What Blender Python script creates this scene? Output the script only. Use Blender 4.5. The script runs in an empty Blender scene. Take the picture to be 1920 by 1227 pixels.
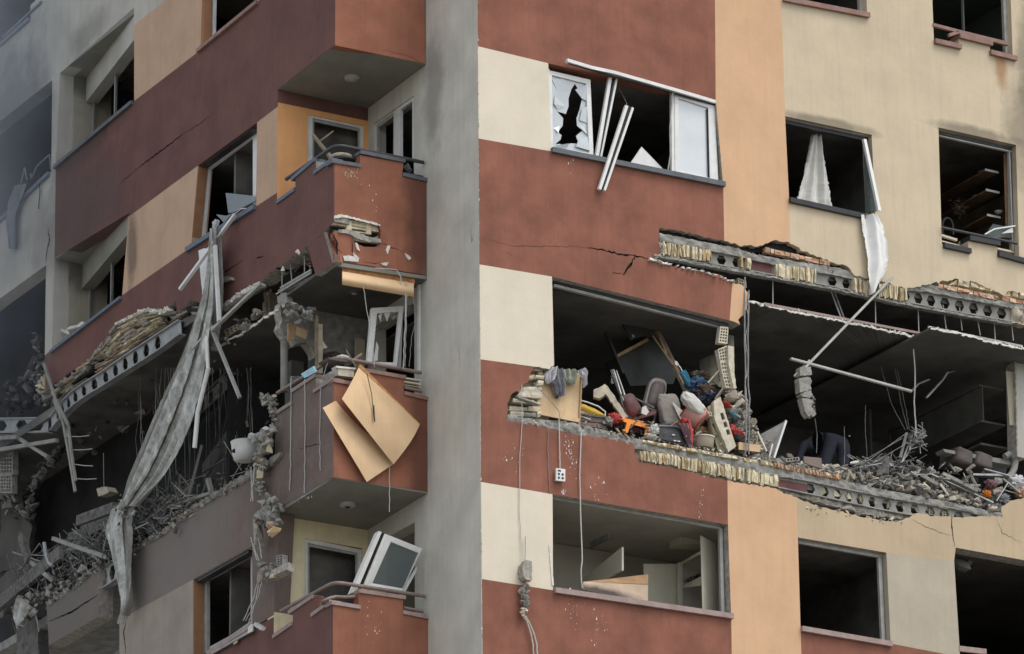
import bpy, bmesh, math, random
from mathutils import Vector, Matrix, noise
from mathutils.geometry import delaunay_2d_cdt
S = bpy.context.scene
V = Vector
rnd = random.Random(11)

# ---------------------------------------------------------------- camera, sky, sun, exposure
FPX = 9390.6
CAMP = V((-32.6237, -56.9423, -21.392))
yaw, pit, rol = math.radians(59.79816), math.radians(19.82152), math.radians(-0.52579)
CF = V((math.cos(yaw)*math.cos(pit), math.sin(yaw)*math.cos(pit), math.sin(pit)))
_r = V((math.sin(yaw), -math.cos(yaw), 0)); _u = _r.cross(CF)
CR = math.cos(rol)*_r + math.sin(rol)*_u
CU = -math.sin(rol)*_r + math.cos(rol)*_u
cd = bpy.data.cameras.new('camera'); cam = bpy.data.objects.new('camera', cd); S.collection.objects.link(cam)
cd.sensor_width = 36; cd.lens = FPX/1920*36; cd.clip_end = 3000; cd.clip_start = 1
cam.matrix_world = Matrix(((CR.x, CU.x, -CF.x, CAMP.x), (CR.y, CU.y, -CF.y, CAMP.y), (CR.z, CU.z, -CF.z, CAMP.z), (0, 0, 0, 1)))
S.camera = cam

SUNV = V((0.22, -0.42, 0.86)).normalized()        # towards the sun
w = bpy.data.worlds.new('World'); S.world = w; w.use_nodes = True
wn = w.node_tree.nodes; wl = w.node_tree.links
bg = wn['Background']; bg.inputs[1].default_value = 0.148
sky = wn.new('ShaderNodeTexSky'); sky.sky_type = 'NISHITA'; sky.sun_disc = False
sky.sun_elevation = math.asin(SUNV.z); sky.sun_rotation = math.atan2(SUNV.x, SUNV.y)
sky.air_density = 1.0; sky.dust_density = 2.0; sky.ozone_density = 1.0
# an overcast veil: the same sky with most of its blue taken out
hs = wn.new('ShaderNodeHueSaturation'); hs.inputs['Saturation'].default_value = 0.35
wl.new(sky.outputs[0], hs.inputs['Color']); wl.new(hs.outputs[0], bg.inputs[0])
sd = bpy.data.lights.new('sun', 'SUN'); sd.energy = 0.7; sd.angle = math.radians(22); sd.color = (1.0, 0.94, 0.86)
so = bpy.data.objects.new('sun', sd); S.collection.objects.link(so)
so.rotation_euler = SUNV.to_track_quat('Z', 'Y').to_euler()
S.view_settings.view_transform = 'Standard'; S.view_settings.look = 'None'; S.view_settings.gamma = 1
S.view_settings.exposure = 0.78
S.render.engine = 'CYCLES'
S.cycles.max_bounces = 6; S.cycles.diffuse_bounces = 3; S.cycles.transparent_max_bounces = 8

# ---------------------------------------------------------------- pixel of the photograph -> point on a real plane
W0 = 1.50; D1 = 3.27; DB = 1.50
def ray(px, py): return CF + CR*((px-960)/FPX) - CU*((py-613.5)/FPX)
def onx(px, py, x): d = ray(px, py); return CAMP + d*((x-CAMP.x)/d.x)
def ony(px, py, y): d = ray(px, py); return CAMP + d*((y-CAMP.y)/d.y)
def onz(px, py, z): d = ray(px, py); return CAMP + d*((z-CAMP.z)/d.z)
def R(px, py, o=0): return ony(px, py, o)             # street facade, y = 0
def L(px, py, o=0): return onx(px, py, -W0+o)         # side facade, x = -1.5
def P(px, py, o=0): return onx(px, py, o)             # pillar wall, x = 0
def N(px, py, o=0): return ony(px, py, D1+o)          # recessed wall behind balconies
def B(px, py, o=0): return ony(px, py, DB+o)          # balcony fronts
def pts(s, fn, o=0):
    """'px,py' or 'px,py,depth behind the plane' separated by spaces"""
    out = []
    for q in s.split():
        v = list(map(float, q.split(','))); out.append(fn(v[0], v[1], v[2] if len(v) > 2 else o))
    return out
def jag(ps, amp=0.02, step=0.06, axis=None, seed=0):
    """roughen an open polyline of 3D points (broken edge), staying in its plane"""
    g = random.Random(seed); out = [ps[0]]
    for a, b in zip(ps, ps[1:]):
        d = b-a; n = max(1, int(d.length/step))
        for i in range(1, n+1):
            q = a+d*(i/n)
            if i < n or b is not ps[-1]:
                side = d.normalized().cross(axis) if axis is not None else V((0, 0, 1))
                q = q+side*g.uniform(-amp, amp)+d.normalized()*g.uniform(-.3, .3)*step*(i < n)
            out.append(q)
    return out
NX, NY, NZ = V((1, 0, 0)), V((0, 1, 0)), V((0, 0, 1))

# ---------------------------------------------------------------- mesh builder
class MB:
    def __init__(s): s.v = []; s.f = []; s.m = []; s.mats = []; s.sm = []
    def mi(s, m):
        if m not in s.mats: s.mats.append(m)
        return s.mats.index(m)
    def add(s, vs, fs, m, smooth=False):
        o = len(s.v); k = s.mi(m); s.v += [V(q) for q in vs]
        for f in fs: s.f.append([o+i for i in f]); s.m.append(k); s.sm.append(smooth)
        return s
    def plate(s, outer, t, mf, ms=None, holes=(), mb=None):
        """flat piece: outline (+ holes) pushed by vector t"""
        ms = ms or mf; loops = [list(outer)]+[list(h) for h in holes]
        flat = [q for l in loops for q in l]; n = len(flat)
        # local 2D frame of the outline
        nr = V((0, 0, 0))
        for p, q in zip(loops[0], loops[0][1:]+loops[0][:1]): nr += V(p).cross(V(q))
        nr.normalize(); e1 = nr.orthogonal().normalized(); e2 = nr.cross(e1)
        ed = []; o = 0
        for l in loops: ed += [(o+i, o+(i+1) % len(l)) for i in range(len(l))]; o += len(l)
        f2 = [V((q.dot(e1), q.dot(e2))) for q in flat]
        r_ = delaunay_2d_cdt(f2, ed, [], 0, 1e-6); vo, fo, ov = r_[0], r_[2], r_[3]
        def inside(c):
            k = 0
            for i, j in ed:
                a, b = f2[i], f2[j]
                if (a.y > c.y) != (b.y > c.y) and c.x < a.x+(c.y-a.y)/(b.y-a.y)*(b.x-a.x): k ^= 1
            return k
        fo = [f for f in fo if inside(sum((vo[i] for i in f), V((0, 0)))/len(f))]
        src = [(flat[k[0]] if k else None) for k in ov]
        c0 = flat[0].dot(nr); vs3 = [p if p is not None else e1*q.x+e2*q.y+nr*c0 for p, q in zip(src, vo)]
        fr = []
        for f in fo:
            nn = (vs3[f[1]]-vs3[f[0]]).cross(vs3[f[2]]-vs3[f[0]])
            fr.append(tuple(f) if nn.dot(t) < 0 else tuple(f)[::-1])
        s.add(vs3, fr, mf)
        s.add([q+t for q in vs3], [f[::-1] for f in fr], mb or ms)
        o = 0
        for l in loops:
            k = len(l); vs = l+[q+t for q in l]
            s.add(vs, [(i, (i+1) % k, k+(i+1) % k, k+i) for i in range(k)], ms); o += k
        return s
    def ring(s, A, C, t, m):
        """four-sided frame between outline A and opening C, thickness vector t"""
        n = len(A); F = list(A)+list(C)+[q+t for q in A]+[q+t for q in C]; fs = []
        for i in range(n):
            j = (i+1) % n; fs += [(i, j, n+j, n+i), (2*n+i, 3*n+i, 3*n+j, 2*n+j), (i, 2*n+i, 2*n+j, j), (n+i, n+j, 3*n+j, 3*n+i)]
        return s.add(F, fs, m)
    def box(s, o, a, b, c, m, mats=None):
        o, a, b, c = map(V, (o, a, b, c))
        vs = [o, o+a, o+a+b, o+b, o+c, o+a+c, o+a+b+c, o+b+c]
        fs = [(0, 3, 2, 1), (4, 5, 6, 7), (0, 1, 5, 4), (1, 2, 6, 5), (2, 3, 7, 6), (3, 0, 4, 7)]
        if a.cross(b).dot(c) < 0: fs = [f[::-1] for f in fs]
        return s.add(vs, fs, m)
    def bb(s, x0, x1, y0, y1, z0, z1, m):
        return s.box((x0, y0, z0), (x1-x0, 0, 0), (0, y1-y0, 0), (0, 0, z1-z0), m)
    def bar(s, a, b, w, h, m, up=NZ, off=(0, 0)):
        a, b = V(a), V(b); d = b-a; u = V(up)-d.normalized()*V(up).dot(d.normalized())
        if u.length < 1e-4: u = NX-d.normalized()*NX.dot(d.normalized())
        u.normalize(); r = d.normalized().cross(u)
        return s.box(a-r*(w/2)-u*(h/2)+r*off[0]+u*off[1], d, r*w, u*h, m)
    def tube(s, path, r, m, n=8, smooth=True):
        path = [V(q) for q in path]; vs = []; fs = []; prev = None
        rr = r if isinstance(r, (list, tuple)) else [r]*len(path)
        for i, q in enumerate(path):
            d = (path[min(i+1, len(path)-1)]-path[max(i-1, 0)]).normalized()
            u = prev if prev is not None else (NZ if abs(d.z) < .9 else NX)
            u = (u-d*u.dot(d))
            u = u.normalized() if u.length > 1e-5 else d.orthogonal().normalized()
            prev = u; v = d.cross(u)
            for k in range(n):
                a = 2*math.pi*k/n; vs.append(q+(u*math.cos(a)+v*math.sin(a))*rr[i])
        for i in range(len(path)-1):
            for k in range(n):
                fs.append((i*n+k, i*n+(k+1) % n, (i+1)*n+(k+1) % n, (i+1)*n+k))
        s.add(vs, fs, m, smooth)
        s.add(vs[:n], [tuple(range(n))[::-1]], m); s.add(vs[-n:], [tuple(range(n))], m)
        return s
    def sheet(s, grid, t, m, mb=None, smooth=True):
        """cloth or board: grid of points (rows) given thickness vector t"""
        h = len(grid); wd = len(grid[0]); fl = [q for row in grid for q in row]
        fs = [(i*wd+j, i*wd+j+1, (i+1)*wd+j+1, (i+1)*wd+j) for i in range(h-1) for j in range(wd-1)]
        s.add(fl, fs, m, smooth); s.add([q+t for q in fl], [f[::-1] for f in fs], mb or m, smooth)
        rim = [j for j in range(wd)]+[i*wd+wd-1 for i in range(1, h)]+[(h-1)*wd+j for j in range(wd-2, -1, -1)]+[i*wd for i in range(h-2, 0, -1)]
        k = len(rim); rv = [fl[i] for i in rim]
        s.add(rv+[q+t for q in rv], [(i, (i+1) % k, k+(i+1) % k, k+i) for i in range(k)], mb or m)
        return s
    def rock(s, c, size, m, g=rnd, rot=None, smooth=False, pieces=None):
        vs, fs = ROCKS[g.randrange(len(ROCKS))]
        rt = rot or Matrix.Rotation(g.uniform(0, 6.28), 3, 'Z') @ Matrix.Rotation(g.uniform(-.9, .9), 3, 'X') @ Matrix.Rotation(g.uniform(-.9, .9), 3, 'Y')
        sz = V(size) if not isinstance(size, (int, float)) else V((size, size*g.uniform(.5, 1), size*g.uniform(.3, .8)))
        s.add([V(c)+rt @ V((q.x*sz.x, q.y*sz.y, q.z*sz.z)) for q in vs], fs, m, smooth)
        return s
ROCKS = []
for k in range(14):
    g = random.Random(100+k); bm = bmesh.new()
    for i in range(11 if k < 9 else 16):
        if k < 5: q = V((g.choice((-1, 1))*g.uniform(.3, .5), g.choice((-1, 1))*g.uniform(.25, .5), g.choice((-1, 1))*g.uniform(.2, .5)))
        else: q = V((g.gauss(0, 1), g.gauss(0, 1), g.gauss(0, 1))).normalized()*g.uniform(.35, .55)
        bm.verts.new(q)
    res = bmesh.ops.convex_hull(bm, input=bm.verts)
    bmesh.ops.delete(bm, geom=list(set(res['geom_unused']+res['geom_interior'])), context='VERTS')
    bm.verts.index_update()
    ROCKS.append(([v.co.copy() for v in bm.verts], [tuple(v.index for v in f.verts) for f in bm.faces])); bm.free()

def obj(name, b, parent=None, label=None):
    me = bpy.data.meshes.new(name)
    base = V((0, 0, 0)); pp = parent
    while pp is not None: base = base+pp.location; pp = pp.parent
    me.from_pydata([q-base for q in b.v], [], b.f)
    for m in b.mats: me.materials.append(m)
    me.polygons.foreach_set('material_index', b.m); me.polygons.foreach_set('use_smooth', b.sm)
    me.validate(); me.update()
    o = bpy.data.objects.new(name, me); S.collection.objects.link(o); o.parent = parent
    if label: o['label'] = label
    return o
def tag(o, label=None, cat=None, group=None, kind=None):
    if label: o['label'] = label
    if cat: o['category'] = cat
    if group: o['group'] = group
    if kind: o['kind'] = kind
    return o
def thing(name, label, cat, loc, group=None):
    o = bpy.data.objects.new(name, None); S.collection.objects.link(o); o.location = loc; o.empty_display_size = .1
    return tag(o, label, cat, group)
def single(name, b, label, cat, group=None):
    """a thing that is one mesh: its origin goes to its lowest point"""
    n = len(b.v); c = sum((q for q in b.v), V((0, 0, 0)))/n; c = V((c.x, c.y, min(q.z for q in b.v)))
    b.v = [q-c for q in b.v]
    o = obj(name, b); o.location = c
    return tag(o, label, cat, group)

# ---------------------------------------------------------------- materials
def _n(t, kind, **kw):
    n = t.nodes.new(kind)
    for k, v in kw.items():
        if isinstance(k, str) and hasattr(n, k): setattr(n, k, v)
    return n
def mat(name, col, rough=.8, var=.12, scale=3.0, streak=0.0, bump=.15, bscale=40, dust=0.0, dustcol=(.36, .35, .33), metal=0, soot=(), stain=None, fine=None, spec=.3, sheen=0, chips=0.0):
    m = bpy.data.materials.new(name); m.use_nodes = True; t = m.node_tree; L_ = t.links.new
    b = t.nodes['Principled BSDF']
    b.inputs['Roughness'].default_value = rough; b.inputs['Metallic'].default_value = metal
    b.inputs['Specular IOR Level'].default_value = spec
    geo = _n(t, 'ShaderNodeNewGeometry')
    def noise_(sc, det=4, vec=None, rgh=.6):
        q = _n(t, 'ShaderNodeTexNoise'); q.inputs['Scale'].default_value = sc; q.inputs['Detail'].default_value = det; q.inputs['Roughness'].default_value = rgh
        L_(vec or geo.outputs['Position'], q.inputs['Vector']); return q
    def ramp(src, a, c):
        q = _n(t, 'ShaderNodeMapRange'); q.inputs[1].default_value = a; q.inputs[2].default_value = c; L_(src, q.inputs[0]); return q.outputs[0]
    def mix(fac, a, c, mode='MIX'):
        q = _n(t, 'ShaderNodeMix', data_type='RGBA', blend_type=mode)
        if isinstance(fac, (int, float)): q.inputs[0].default_value = fac
        else: L_(fac, q.inputs[0])
        for i, z in ((6, a), (7, c)):
            if isinstance(z, tuple): q.inputs[i].default_value = (*z, 1)
            else: L_(z, q.inputs[i])
        return q.outputs[2]
    def mth(op, a, c):
        q = _n(t, 'ShaderNodeMath', operation=op)
        for i, z in ((0, a), (1, c)):
            if isinstance(z, (int, float)): q.inputs[i].default_value = z
            else: L_(z, q.inputs[i])
        return q.outputs[0]
    n1 = noise_(scale, 6)
    lo = tuple(c*(1-var*1.6) for c in col); hi = tuple(min(1, c*(1+var)) for c in col)
    cur = mix(ramp(n1.outputs['Fac'], .3, .7), lo, hi)
    nb = noise_(scale*.22, 3); cur = mix(mth('MULTIPLY', ramp(nb.outputs['Fac'], .4, .75), var*1.6), cur, tuple(c*.6 for c in col))
    if streak:
        mp = _n(t, 'ShaderNodeMapping'); mp.inputs['Scale'].default_value = (7, 7, .45); L_(geo.outputs['Position'], mp.inputs[0])
        ns = noise_(1.6, 5, mp.outputs[0]); cur = mix(mth('MULTIPLY', ramp(ns.outputs['Fac'], .48, .78), streak), cur, tuple(c*.45 for c in col))
        ns2 = noise_(3.1, 4, mp.outputs[0]); cur = mix(mth('MULTIPLY', ramp(ns2.outputs['Fac'], .5, .8), streak*.5), cur, tuple(min(1, c*1.25+.03) for c in col))
    if chips:
        nc = noise_(5.5, 8, rgh=.75); cur = mix(mth('MULTIPLY', ramp(nc.outputs['Fac'], .735, .75), chips), cur, (.62, .58, .5))
    if fine:
        nf = noise_(fine, 3); cur = mix(.35, cur, mix(nf.outputs['Fac'], tuple(c*.5 for c in col), tuple(min(1, c*1.4) for c in col)))
    if dust:
        nd = noise_(5, 7, rgh=.7); cur = mix(mth('MULTIPLY', ramp(nd.outputs['Fac'], .42, .62), dust), cur, dustcol)
    if soot or stain:
        for (c, r3, colr, st) in list(soot)+list(stain or ()):
            q = _n(t, 'ShaderNodeMapping'); q.inputs['Location'].default_value = tuple(-a/b_ for a, b_ in zip(c, r3)); q.inputs['Scale'].default_value = tuple(1/b_ for b_ in r3)
            L_(geo.outputs['Position'], q.inputs[0])
            ln = _n(t, 'ShaderNodeVectorMath', operation='LENGTH'); L_(q.outputs[0], ln.inputs[0])
            nz = noise_(1.6, 5, rgh=.65)
            d = mth('ADD', ln.outputs['Value'], mth('MULTIPLY', mth('SUBTRACT', nz.outputs['Fac'], .5), 1.5))
            k = ramp(d, 1.05, .45)
            cur = mix(mth('MULTIPLY', k, st), cur, colr)
    L_(cur, b.inputs['Base Color'])
    if bump:
        bp = _n(t, 'ShaderNodeBump'); bp.inputs['Strength'].default_value = bump; bp.inputs['Distance'].default_value = .012
        nn = noise_(bscale, 6, rgh=.7); nn2 = noise_(bscale*.12, 3)
        L_(mth('ADD', nn.outputs['Fac'], mth('MULTIPLY', nn2.outputs['Fac'], 1.5)), bp.inputs['Height']); L_(bp.outputs[0], b.inputs['Normal'])
    if sheen: b.inputs['Sheen Weight'].default_value = sheen
    return m
SOOT = (.035, .033, .031)
sootR = [((9.6, 0, 7.0), (.55, 1, 1.2), SOOT, .45), ((9.75, 0, 8.3), (.3, 1, 1.6), SOOT, .4), ((8.6, 0, 6.86), (1.0, 1, .13), SOOT, .55), ((5.9, 0, 6.5), (1.0, 1, .12), SOOT, .55)]
rust = [((9.15, 0, 8.1), (.16, 1, .55), (.33, .16, .07), .75)]
sootL = [((-1.5, 12.6, 9.6), (1, 1.6, 1.7), (.07, .075, .09), .65), ((-1.5, 9.8, 8.2), (1, 1.6, .35), SOOT, .5), ((-1.5, 8.1, 5.9), (1, .22, .9), SOOT, .6), ((-1.5, 9.8, 10.1), (1, .9, .35), SOOT, .35), ((-1.5, 10, 7.0), (1, 2.0, 1.0), (.085, .07, .07), .5)]
M = {}
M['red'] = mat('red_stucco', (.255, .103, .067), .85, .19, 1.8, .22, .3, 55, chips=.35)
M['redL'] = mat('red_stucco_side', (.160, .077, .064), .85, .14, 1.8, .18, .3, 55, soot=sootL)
M['redB'] = mat('red_stucco_balcony', (.30, .122, .074), .85, .16, 1.8, .22, .3, 55, chips=.3, stain=[((-.1, 1.5, 4.3), (.35, 1, 1.2), (.09, .04, .03), .7), ((-.1, 1.5, .9), (.3, 1, 1.2), (.09, .04, .03), .6)])
M['redG'] = mat('dusty_plum_stucco', (.175, .128, .108), .85, .16, 1.6, .25, .3, 55, dust=.2, dustcol=(.22, .215, .21), stain=[((-1.5, 6.6, .6), (1, 2.4, 1.4), (.195, .18, .162), .75), ((-1.5, 10, .6), (1, 1.6, 1.4), (.15, .138, .125), .8)])
M['cream'] = mat('cream_stucco', (.68, .61, .48), .85, .05, 1.5, .06, .25, 55)
M['tan'] = mat('tan_stucco', (.575, .48, .335), .85, .07, 1.4, .16, .25, 55, soot=sootR, stain=rust)
M['greyc'] = mat('grey_cream_stucco', (.425, .375, .285), .85, .08, 1.4, .14, .25, 55)
M['tan2'] = mat('tan_stucco_low', (.49, .38, .25), .85, .07, 1.4, .16, .25, 55)
M['peach'] = mat('peach_stucco', (.63, .40, .238), .85, .07, 1.5, .12, .25, 55)
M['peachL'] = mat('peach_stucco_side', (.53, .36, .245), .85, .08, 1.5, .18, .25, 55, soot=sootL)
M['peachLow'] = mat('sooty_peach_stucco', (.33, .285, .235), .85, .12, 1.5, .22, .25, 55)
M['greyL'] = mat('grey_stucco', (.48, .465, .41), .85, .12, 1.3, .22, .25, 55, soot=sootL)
M['pillar'] = mat('pillar_concrete', (.57, .55, .475), .85, .12, 1.3, .2, .3, 50, soot=[((0, 1.3, 6.3), (1, .35, 1.1), (.2, .19, .17), .6)])
M['orange'] = mat('orange_stucco', (.84, .42, .175), .85, .08, 2, .12, .25, 55)
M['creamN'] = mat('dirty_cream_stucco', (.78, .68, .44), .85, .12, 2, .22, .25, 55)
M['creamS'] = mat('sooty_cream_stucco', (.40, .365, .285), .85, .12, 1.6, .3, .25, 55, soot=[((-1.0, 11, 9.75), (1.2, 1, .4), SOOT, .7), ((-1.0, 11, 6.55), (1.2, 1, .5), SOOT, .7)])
M['reveal'] = mat('brown_reveal', (.34, .175, .09), .85, .12, 5, .2, .2, 40)
M['sootshade'] = mat('shaded_soot_wall', (.028, .027, .027), .95, .4, 1.6, .2, .4, 30)  # soot wall copy made darker, deep shade of the open wing put in
M['concrete'] = mat('concrete', (.30, .29, .26), .9, .3, 7, 0, .8, 60, dust=.3)
M['edge'] = mat('broken_plaster', (.42, .39, .33), .95, .35, 14, 0, .9, 70, dust=.25)
M['paper'] = mat('white_plaster_edge', (.72, .69, .62), .9, .15, 14, 0, .5, 70)
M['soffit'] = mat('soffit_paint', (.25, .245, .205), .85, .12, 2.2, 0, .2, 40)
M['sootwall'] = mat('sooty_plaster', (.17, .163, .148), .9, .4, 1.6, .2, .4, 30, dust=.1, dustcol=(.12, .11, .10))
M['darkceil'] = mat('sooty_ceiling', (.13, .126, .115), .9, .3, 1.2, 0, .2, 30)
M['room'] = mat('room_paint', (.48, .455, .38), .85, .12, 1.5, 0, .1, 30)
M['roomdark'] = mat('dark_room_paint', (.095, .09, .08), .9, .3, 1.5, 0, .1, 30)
M['brickY'] = mat('yellow_brick', (.68, .60, .42), .9, .25, 9, 0, .6, 60, dust=.22, dustcol=(.40, .37, .30))
M['brickR'] = mat('red_brick', (.52, .29, .17), .9, .25, 9, 0, .6, 60, dust=.45, dustcol=(.5, .42, .33))
M['brickP'] = mat('pale_brick', (.50, .44, .33), .9, .25, 9, 0, .6, 60, dust=.3, dustcol=(.40, .38, .34))
M['steel'] = mat('grey_primed_steel', (.29, .29, .26), .6, .3, 5, 0, .25, 40, dust=.4, dustcol=(.22, .19, .16))
M['steelL'] = mat('pale_primed_steel', (.36, .38, .38), .55, .25, 5, 0, .25, 40, dust=.3, dustcol=(.2, .19, .18))
M['dark'] = mat('dark_void', (.02, .019, .018), .95, .3, 4, 0, .3, 40)
M['sillG'] = mat('grey_sill_stone', (.115, .125, .135), .55, .15, 8, 0, .1, 60)
M['sillB'] = mat('blue_grey_coping', (.13, .155, .20), .55, .15, 8, 0, .1, 60)
M['sillK'] = mat('black_coping', (.035, .036, .038), .5, .15, 8, 0, .1, 60)
M['sillR'] = mat('reddish_coping', (.33, .235, .21), .6, .15, 8, 0, .1, 60, dust=.2, dustcol=(.45, .42, .4))
M['sillT'] = mat('terracotta_coping', (.27, .15, .115), .6, .2, 8, 0, .1, 60, dust=.15)
M['pvc'] = mat('white_window_plastic', (.74, .74, .71), .45, .06, 8, 0, .05, 30, dust=.22, dustcol=(.42, .41, .38), spec=.45)
M['pvcD'] = mat('dirty_window_plastic', (.42, .42, .39), .5, .15, 8, 0, .05, 30, dust=.4, dustcol=(.25, .24, .22), spec=.4)
M['gasket'] = mat('rubber_gasket', (.02, .02, .022), .6, .1, 8, 0, .02, 30)
M['rail'] = mat('brown_handrail', (.235, .17, .145), .45, .12, 8, 0, .05, 30, dust=.2)
M['railK'] = mat('dark_handrail', (.055, .055, .06), .4, .12, 8, 0, .05, 30)
def glass(name, col, rough, alpha):
    m = bpy.data.materials.new(name); m.use_nodes = True; t = m.node_tree; b = t.nodes['Principled BSDF']
    b.inputs['Base Color'].default_value = (*col, 1); b.inputs['Roughness'].default_value = rough
    b.inputs['Alpha'].default_value = alpha; b.inputs['Specular IOR Level'].default_value = .9; b.inputs['Coat Weight'].default_value = .6
    n = t.nodes.new('ShaderNodeTexNoise'); n.inputs['Scale'].default_value = 2.5; n.inputs['Detail'].default_value = 5
    g = t.nodes.new('ShaderNodeNewGeometry'); t.links.new(g.outputs['Position'], n.inputs['Vector'])
    r = t.nodes.new('ShaderNodeMix'); r.data_type = 'RGBA'; t.links.new(n.outputs['Fac'], r.inputs[0])
    r.inputs[6].default_value = (*[c*.8 for c in col], 1); r.inputs[7].default_value = (*[min(1, c*1.15) for c in col], 1)
    t.links.new(r.outputs[2], b.inputs['Base Color']); return m
M['glass'] = glass('window_glass', (.36, .38, .37), .12, .5)
M['glassW'] = glass('pale_glass', (.62, .66, .66), .18, .93)
M['glassC'] = glass('cracked_glass', (.55, .60, .61), .15, .85)
M['glassK'] = glass('clear_glass', (.03, .035, .035), .08, .25)
M['glassD'] = glass('dusty_glass', (.10, .13, .13), .15, .7)
# ================================================================ the setting
g_ = MB().bb(-900, 900, -900, 900, -23.2, -23.0, mat('ground_paving', (.24, .225, .20), .9, .2, .3, 0, .1, 5))
tag(obj('ground', g_), kind='structure')

# ================================================================ the building
BLD = thing('apartment_building', 'damaged apartment block with its middle storey blown open at the corner', 'building', (0, 0, -23))
TY = NY*.25; TX = NX*.25
def wallR(s, m, holes=(), jagged=(), o=0.0, name='wall', ms=None):
    q = pts(s, R, o) if isinstance(s, str) else s
    for v in q: v.x = max(v.x, .003)
    b = MB(); b.plate(q, TY, M[m], ms or M[m], [pts(h, R, o) for h in holes], M['room'])
    return obj(name, b, BLD)
def wallL(s, m, holes=(), name='side_wall', ms=None):
    q = pts(s, L) if isinstance(s, str) else s
    for v in q:
        v.y = max(v.y, DB+.003)
        if abs(v.y-D1) < .125: v.y = D1+.004
    b = MB(); b.plate(q, TX, M[m], ms or M[m], [pts(h, L) for h in holes], M['roomdark'])
    return obj(name, b, BLD)
def J(s, fn=R, amp=.018, step=.05, seed=1): return jag(pts(s, fn), amp, step, NY if fn in (R, N, B) else NX, seed)

# --- street facade -------------------------------------------------
wallR('894,-90 1340,-90 1342,186.5 1028,119 896,87', 'red')
wallR('896,87 1028,119 1033.5,284 897,260', 'cream')
crackH = ['1100,464 1130,469 1150,474 1152,478 1190,481 1222,487 1218,492 1188,487 1183,492 1181,500 1173,507 1168,516 1166,513 1170,505 1178,498 1180,485 1150,480 1128,472']
wallR(pts('897,260 1033.5,284 1356,347', R) + J('1358,452 1330,447 1310,441 1270,433 1236,427', R, .014) + J('1235,455 1241,474 1224,485', R, .01) +
      J('1224,492 1262,500 1320,511 1350,516 1373,530', R, .014, seed=4) + pts('1368,601 1035,519 898.5,496', R), 'red', ms=M['edge'])
wallR(J('1373,530 1392,535 1405,552 1402,575 1393,590 1385,601 1388,609 1368,601', R, .012), 'peach', ms=M['edge'])
wallR(pts('1340,-90 1462,-90 1465,-3 1472,218 1479.5,373', R) + J('1481,455 1455,452 1430,460 1390,462 1358,452', R, .02, seed=7) + pts('1356,347 1342,186.5', R), 'peach', ms=M['edge'])
wallR(pts('1465,-3 1626,28 1621,-95 2110,-70 2125,600', R) + J('2100,598 1980,567 1920,552 1900,545 1880,553 1860,543 1830,531 1790,523 1760,530 1720,538 1690,539 1650,527 1602,516 1587,499 1555,490 1520,478 1481,457', R, .02, seed=9) +
      pts('1479.5,373 1641,408 1634.6,253 1472,218', R), 'tan',
      holes=['1759.5,239 1905,272 1911,484 1870,474 1869,456 1815,444 1816,469 1766,458', '1745,-80 1893,-55 1899,106 1857,97 1855,80 1797,67 1799,83 1751,74'], ms=M['tan'])
wallR(pts('898.5,496 1035,519', R) + J('1039,685 1030,692 1003,688', R, .01) + pts('901,674', R), 'cream', ms=M['edge'])
wallR(pts('901,674 1003,689', R) + J('994,701 989,717 977,724 976,732 963,737 957,741 953,758 952,774 950,790 986,791 1005,797 1044,807 1087,816 1121,818 1154,824 1185,829.6 1189,838 1191,850 1198,866 1240,873 1300,887 1364,901', R, .012, .04, 5) +
      pts('1365,984 1036,927 902,904', R), 'red', ms=M['edge'])
wallR('902,904 1036,927 1037,1107 904,1086', 'cream')
wallR('904,1086 1037,1107 1371,1161 1374,1330 906,1330', 'red')
wallR(J('1364,901 1400,908 1450,915 1470,925 1493,932', R, .012, .04, 6) + pts('1496,1008 1501,1176 1506,1330 1374,1330 1371,1161 1365,984', R), 'peach', ms=M['edge'])
lowtop = J('1493,932 1520,945 1560,955 1610,968 1680,979 1700,972 1720,961 1760,970 1800,970 1840,968 1875,968 1880,950 1895,940 1920,935 2100,950', R, .014, .045, 8)
wallR(lowtop + pts('2110,1112 1960,1058 1792,1027 1789,1052 1662,1036.5 1496,1008', R), 'tan2', ms=M['edge'])
wallR('1662,1036.5 1789,1052 1799,1212 1800,1232 1670,1207', 'greyc')
wallR('1501,1176 1670,1207 1800,1232 1970,1262 2110,1290 2115,1350 1506,1330', 'red')
wallR('1960,1058 2110,1112 2110,1290 1970,1262', 'tan2')

# --- pillar wall and the recessed wall behind the balconies ---------
b = MB()
def PZ(y, z): return V((0, y, z))
b.plate([PZ(.004, -3.4), PZ(D1, -3.4), PZ(D1, 9.5), PZ(.004, 9.5)], NX*.22, M['pillar'], M['pillar'],
        [[PZ(1.88, -1.9), PZ(3.12, -1.9), PZ(3.12, -.06), PZ(1.88, -.06)], [PZ(1.88, 1.4), PZ(3.12, 1.4), PZ(3.12, 3.24), PZ(1.88, 3.24)], [PZ(1.88, 4.6), PZ(3.12, 4.6), PZ(3.12, 6.43), PZ(1.88, 6.43)]], M['room'])
obj('corner_pillar_wall', b, BLD)
def NZp(x, z): return V((x, D1, z))
def nwall(z0, z1, m, hole=None):
    b = MB(); b.plate([NZp(-W0+.004, z0), NZp(-.001, z0), NZp(-.001, z1), NZp(-W0+.004, z1)], NY*.2, M[m], M[m], [hole] if hole else [], M['room']); obj('recess_wall', b, BLD)
nwall(6.53, 9.5, 'redL')
nwall(4.15, 6.53, 'orange', [NZp(-1.0, 4.6), NZp(-.07, 4.6), NZp(-.07, 6.44), NZp(-1.0, 6.44)])
nwall(-3.4, .9, 'creamN', [NZp(-1.01, -1.85), NZp(-.08, -1.85), NZp(-.08, -.07), NZp(-1.01, -.07)])
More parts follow.
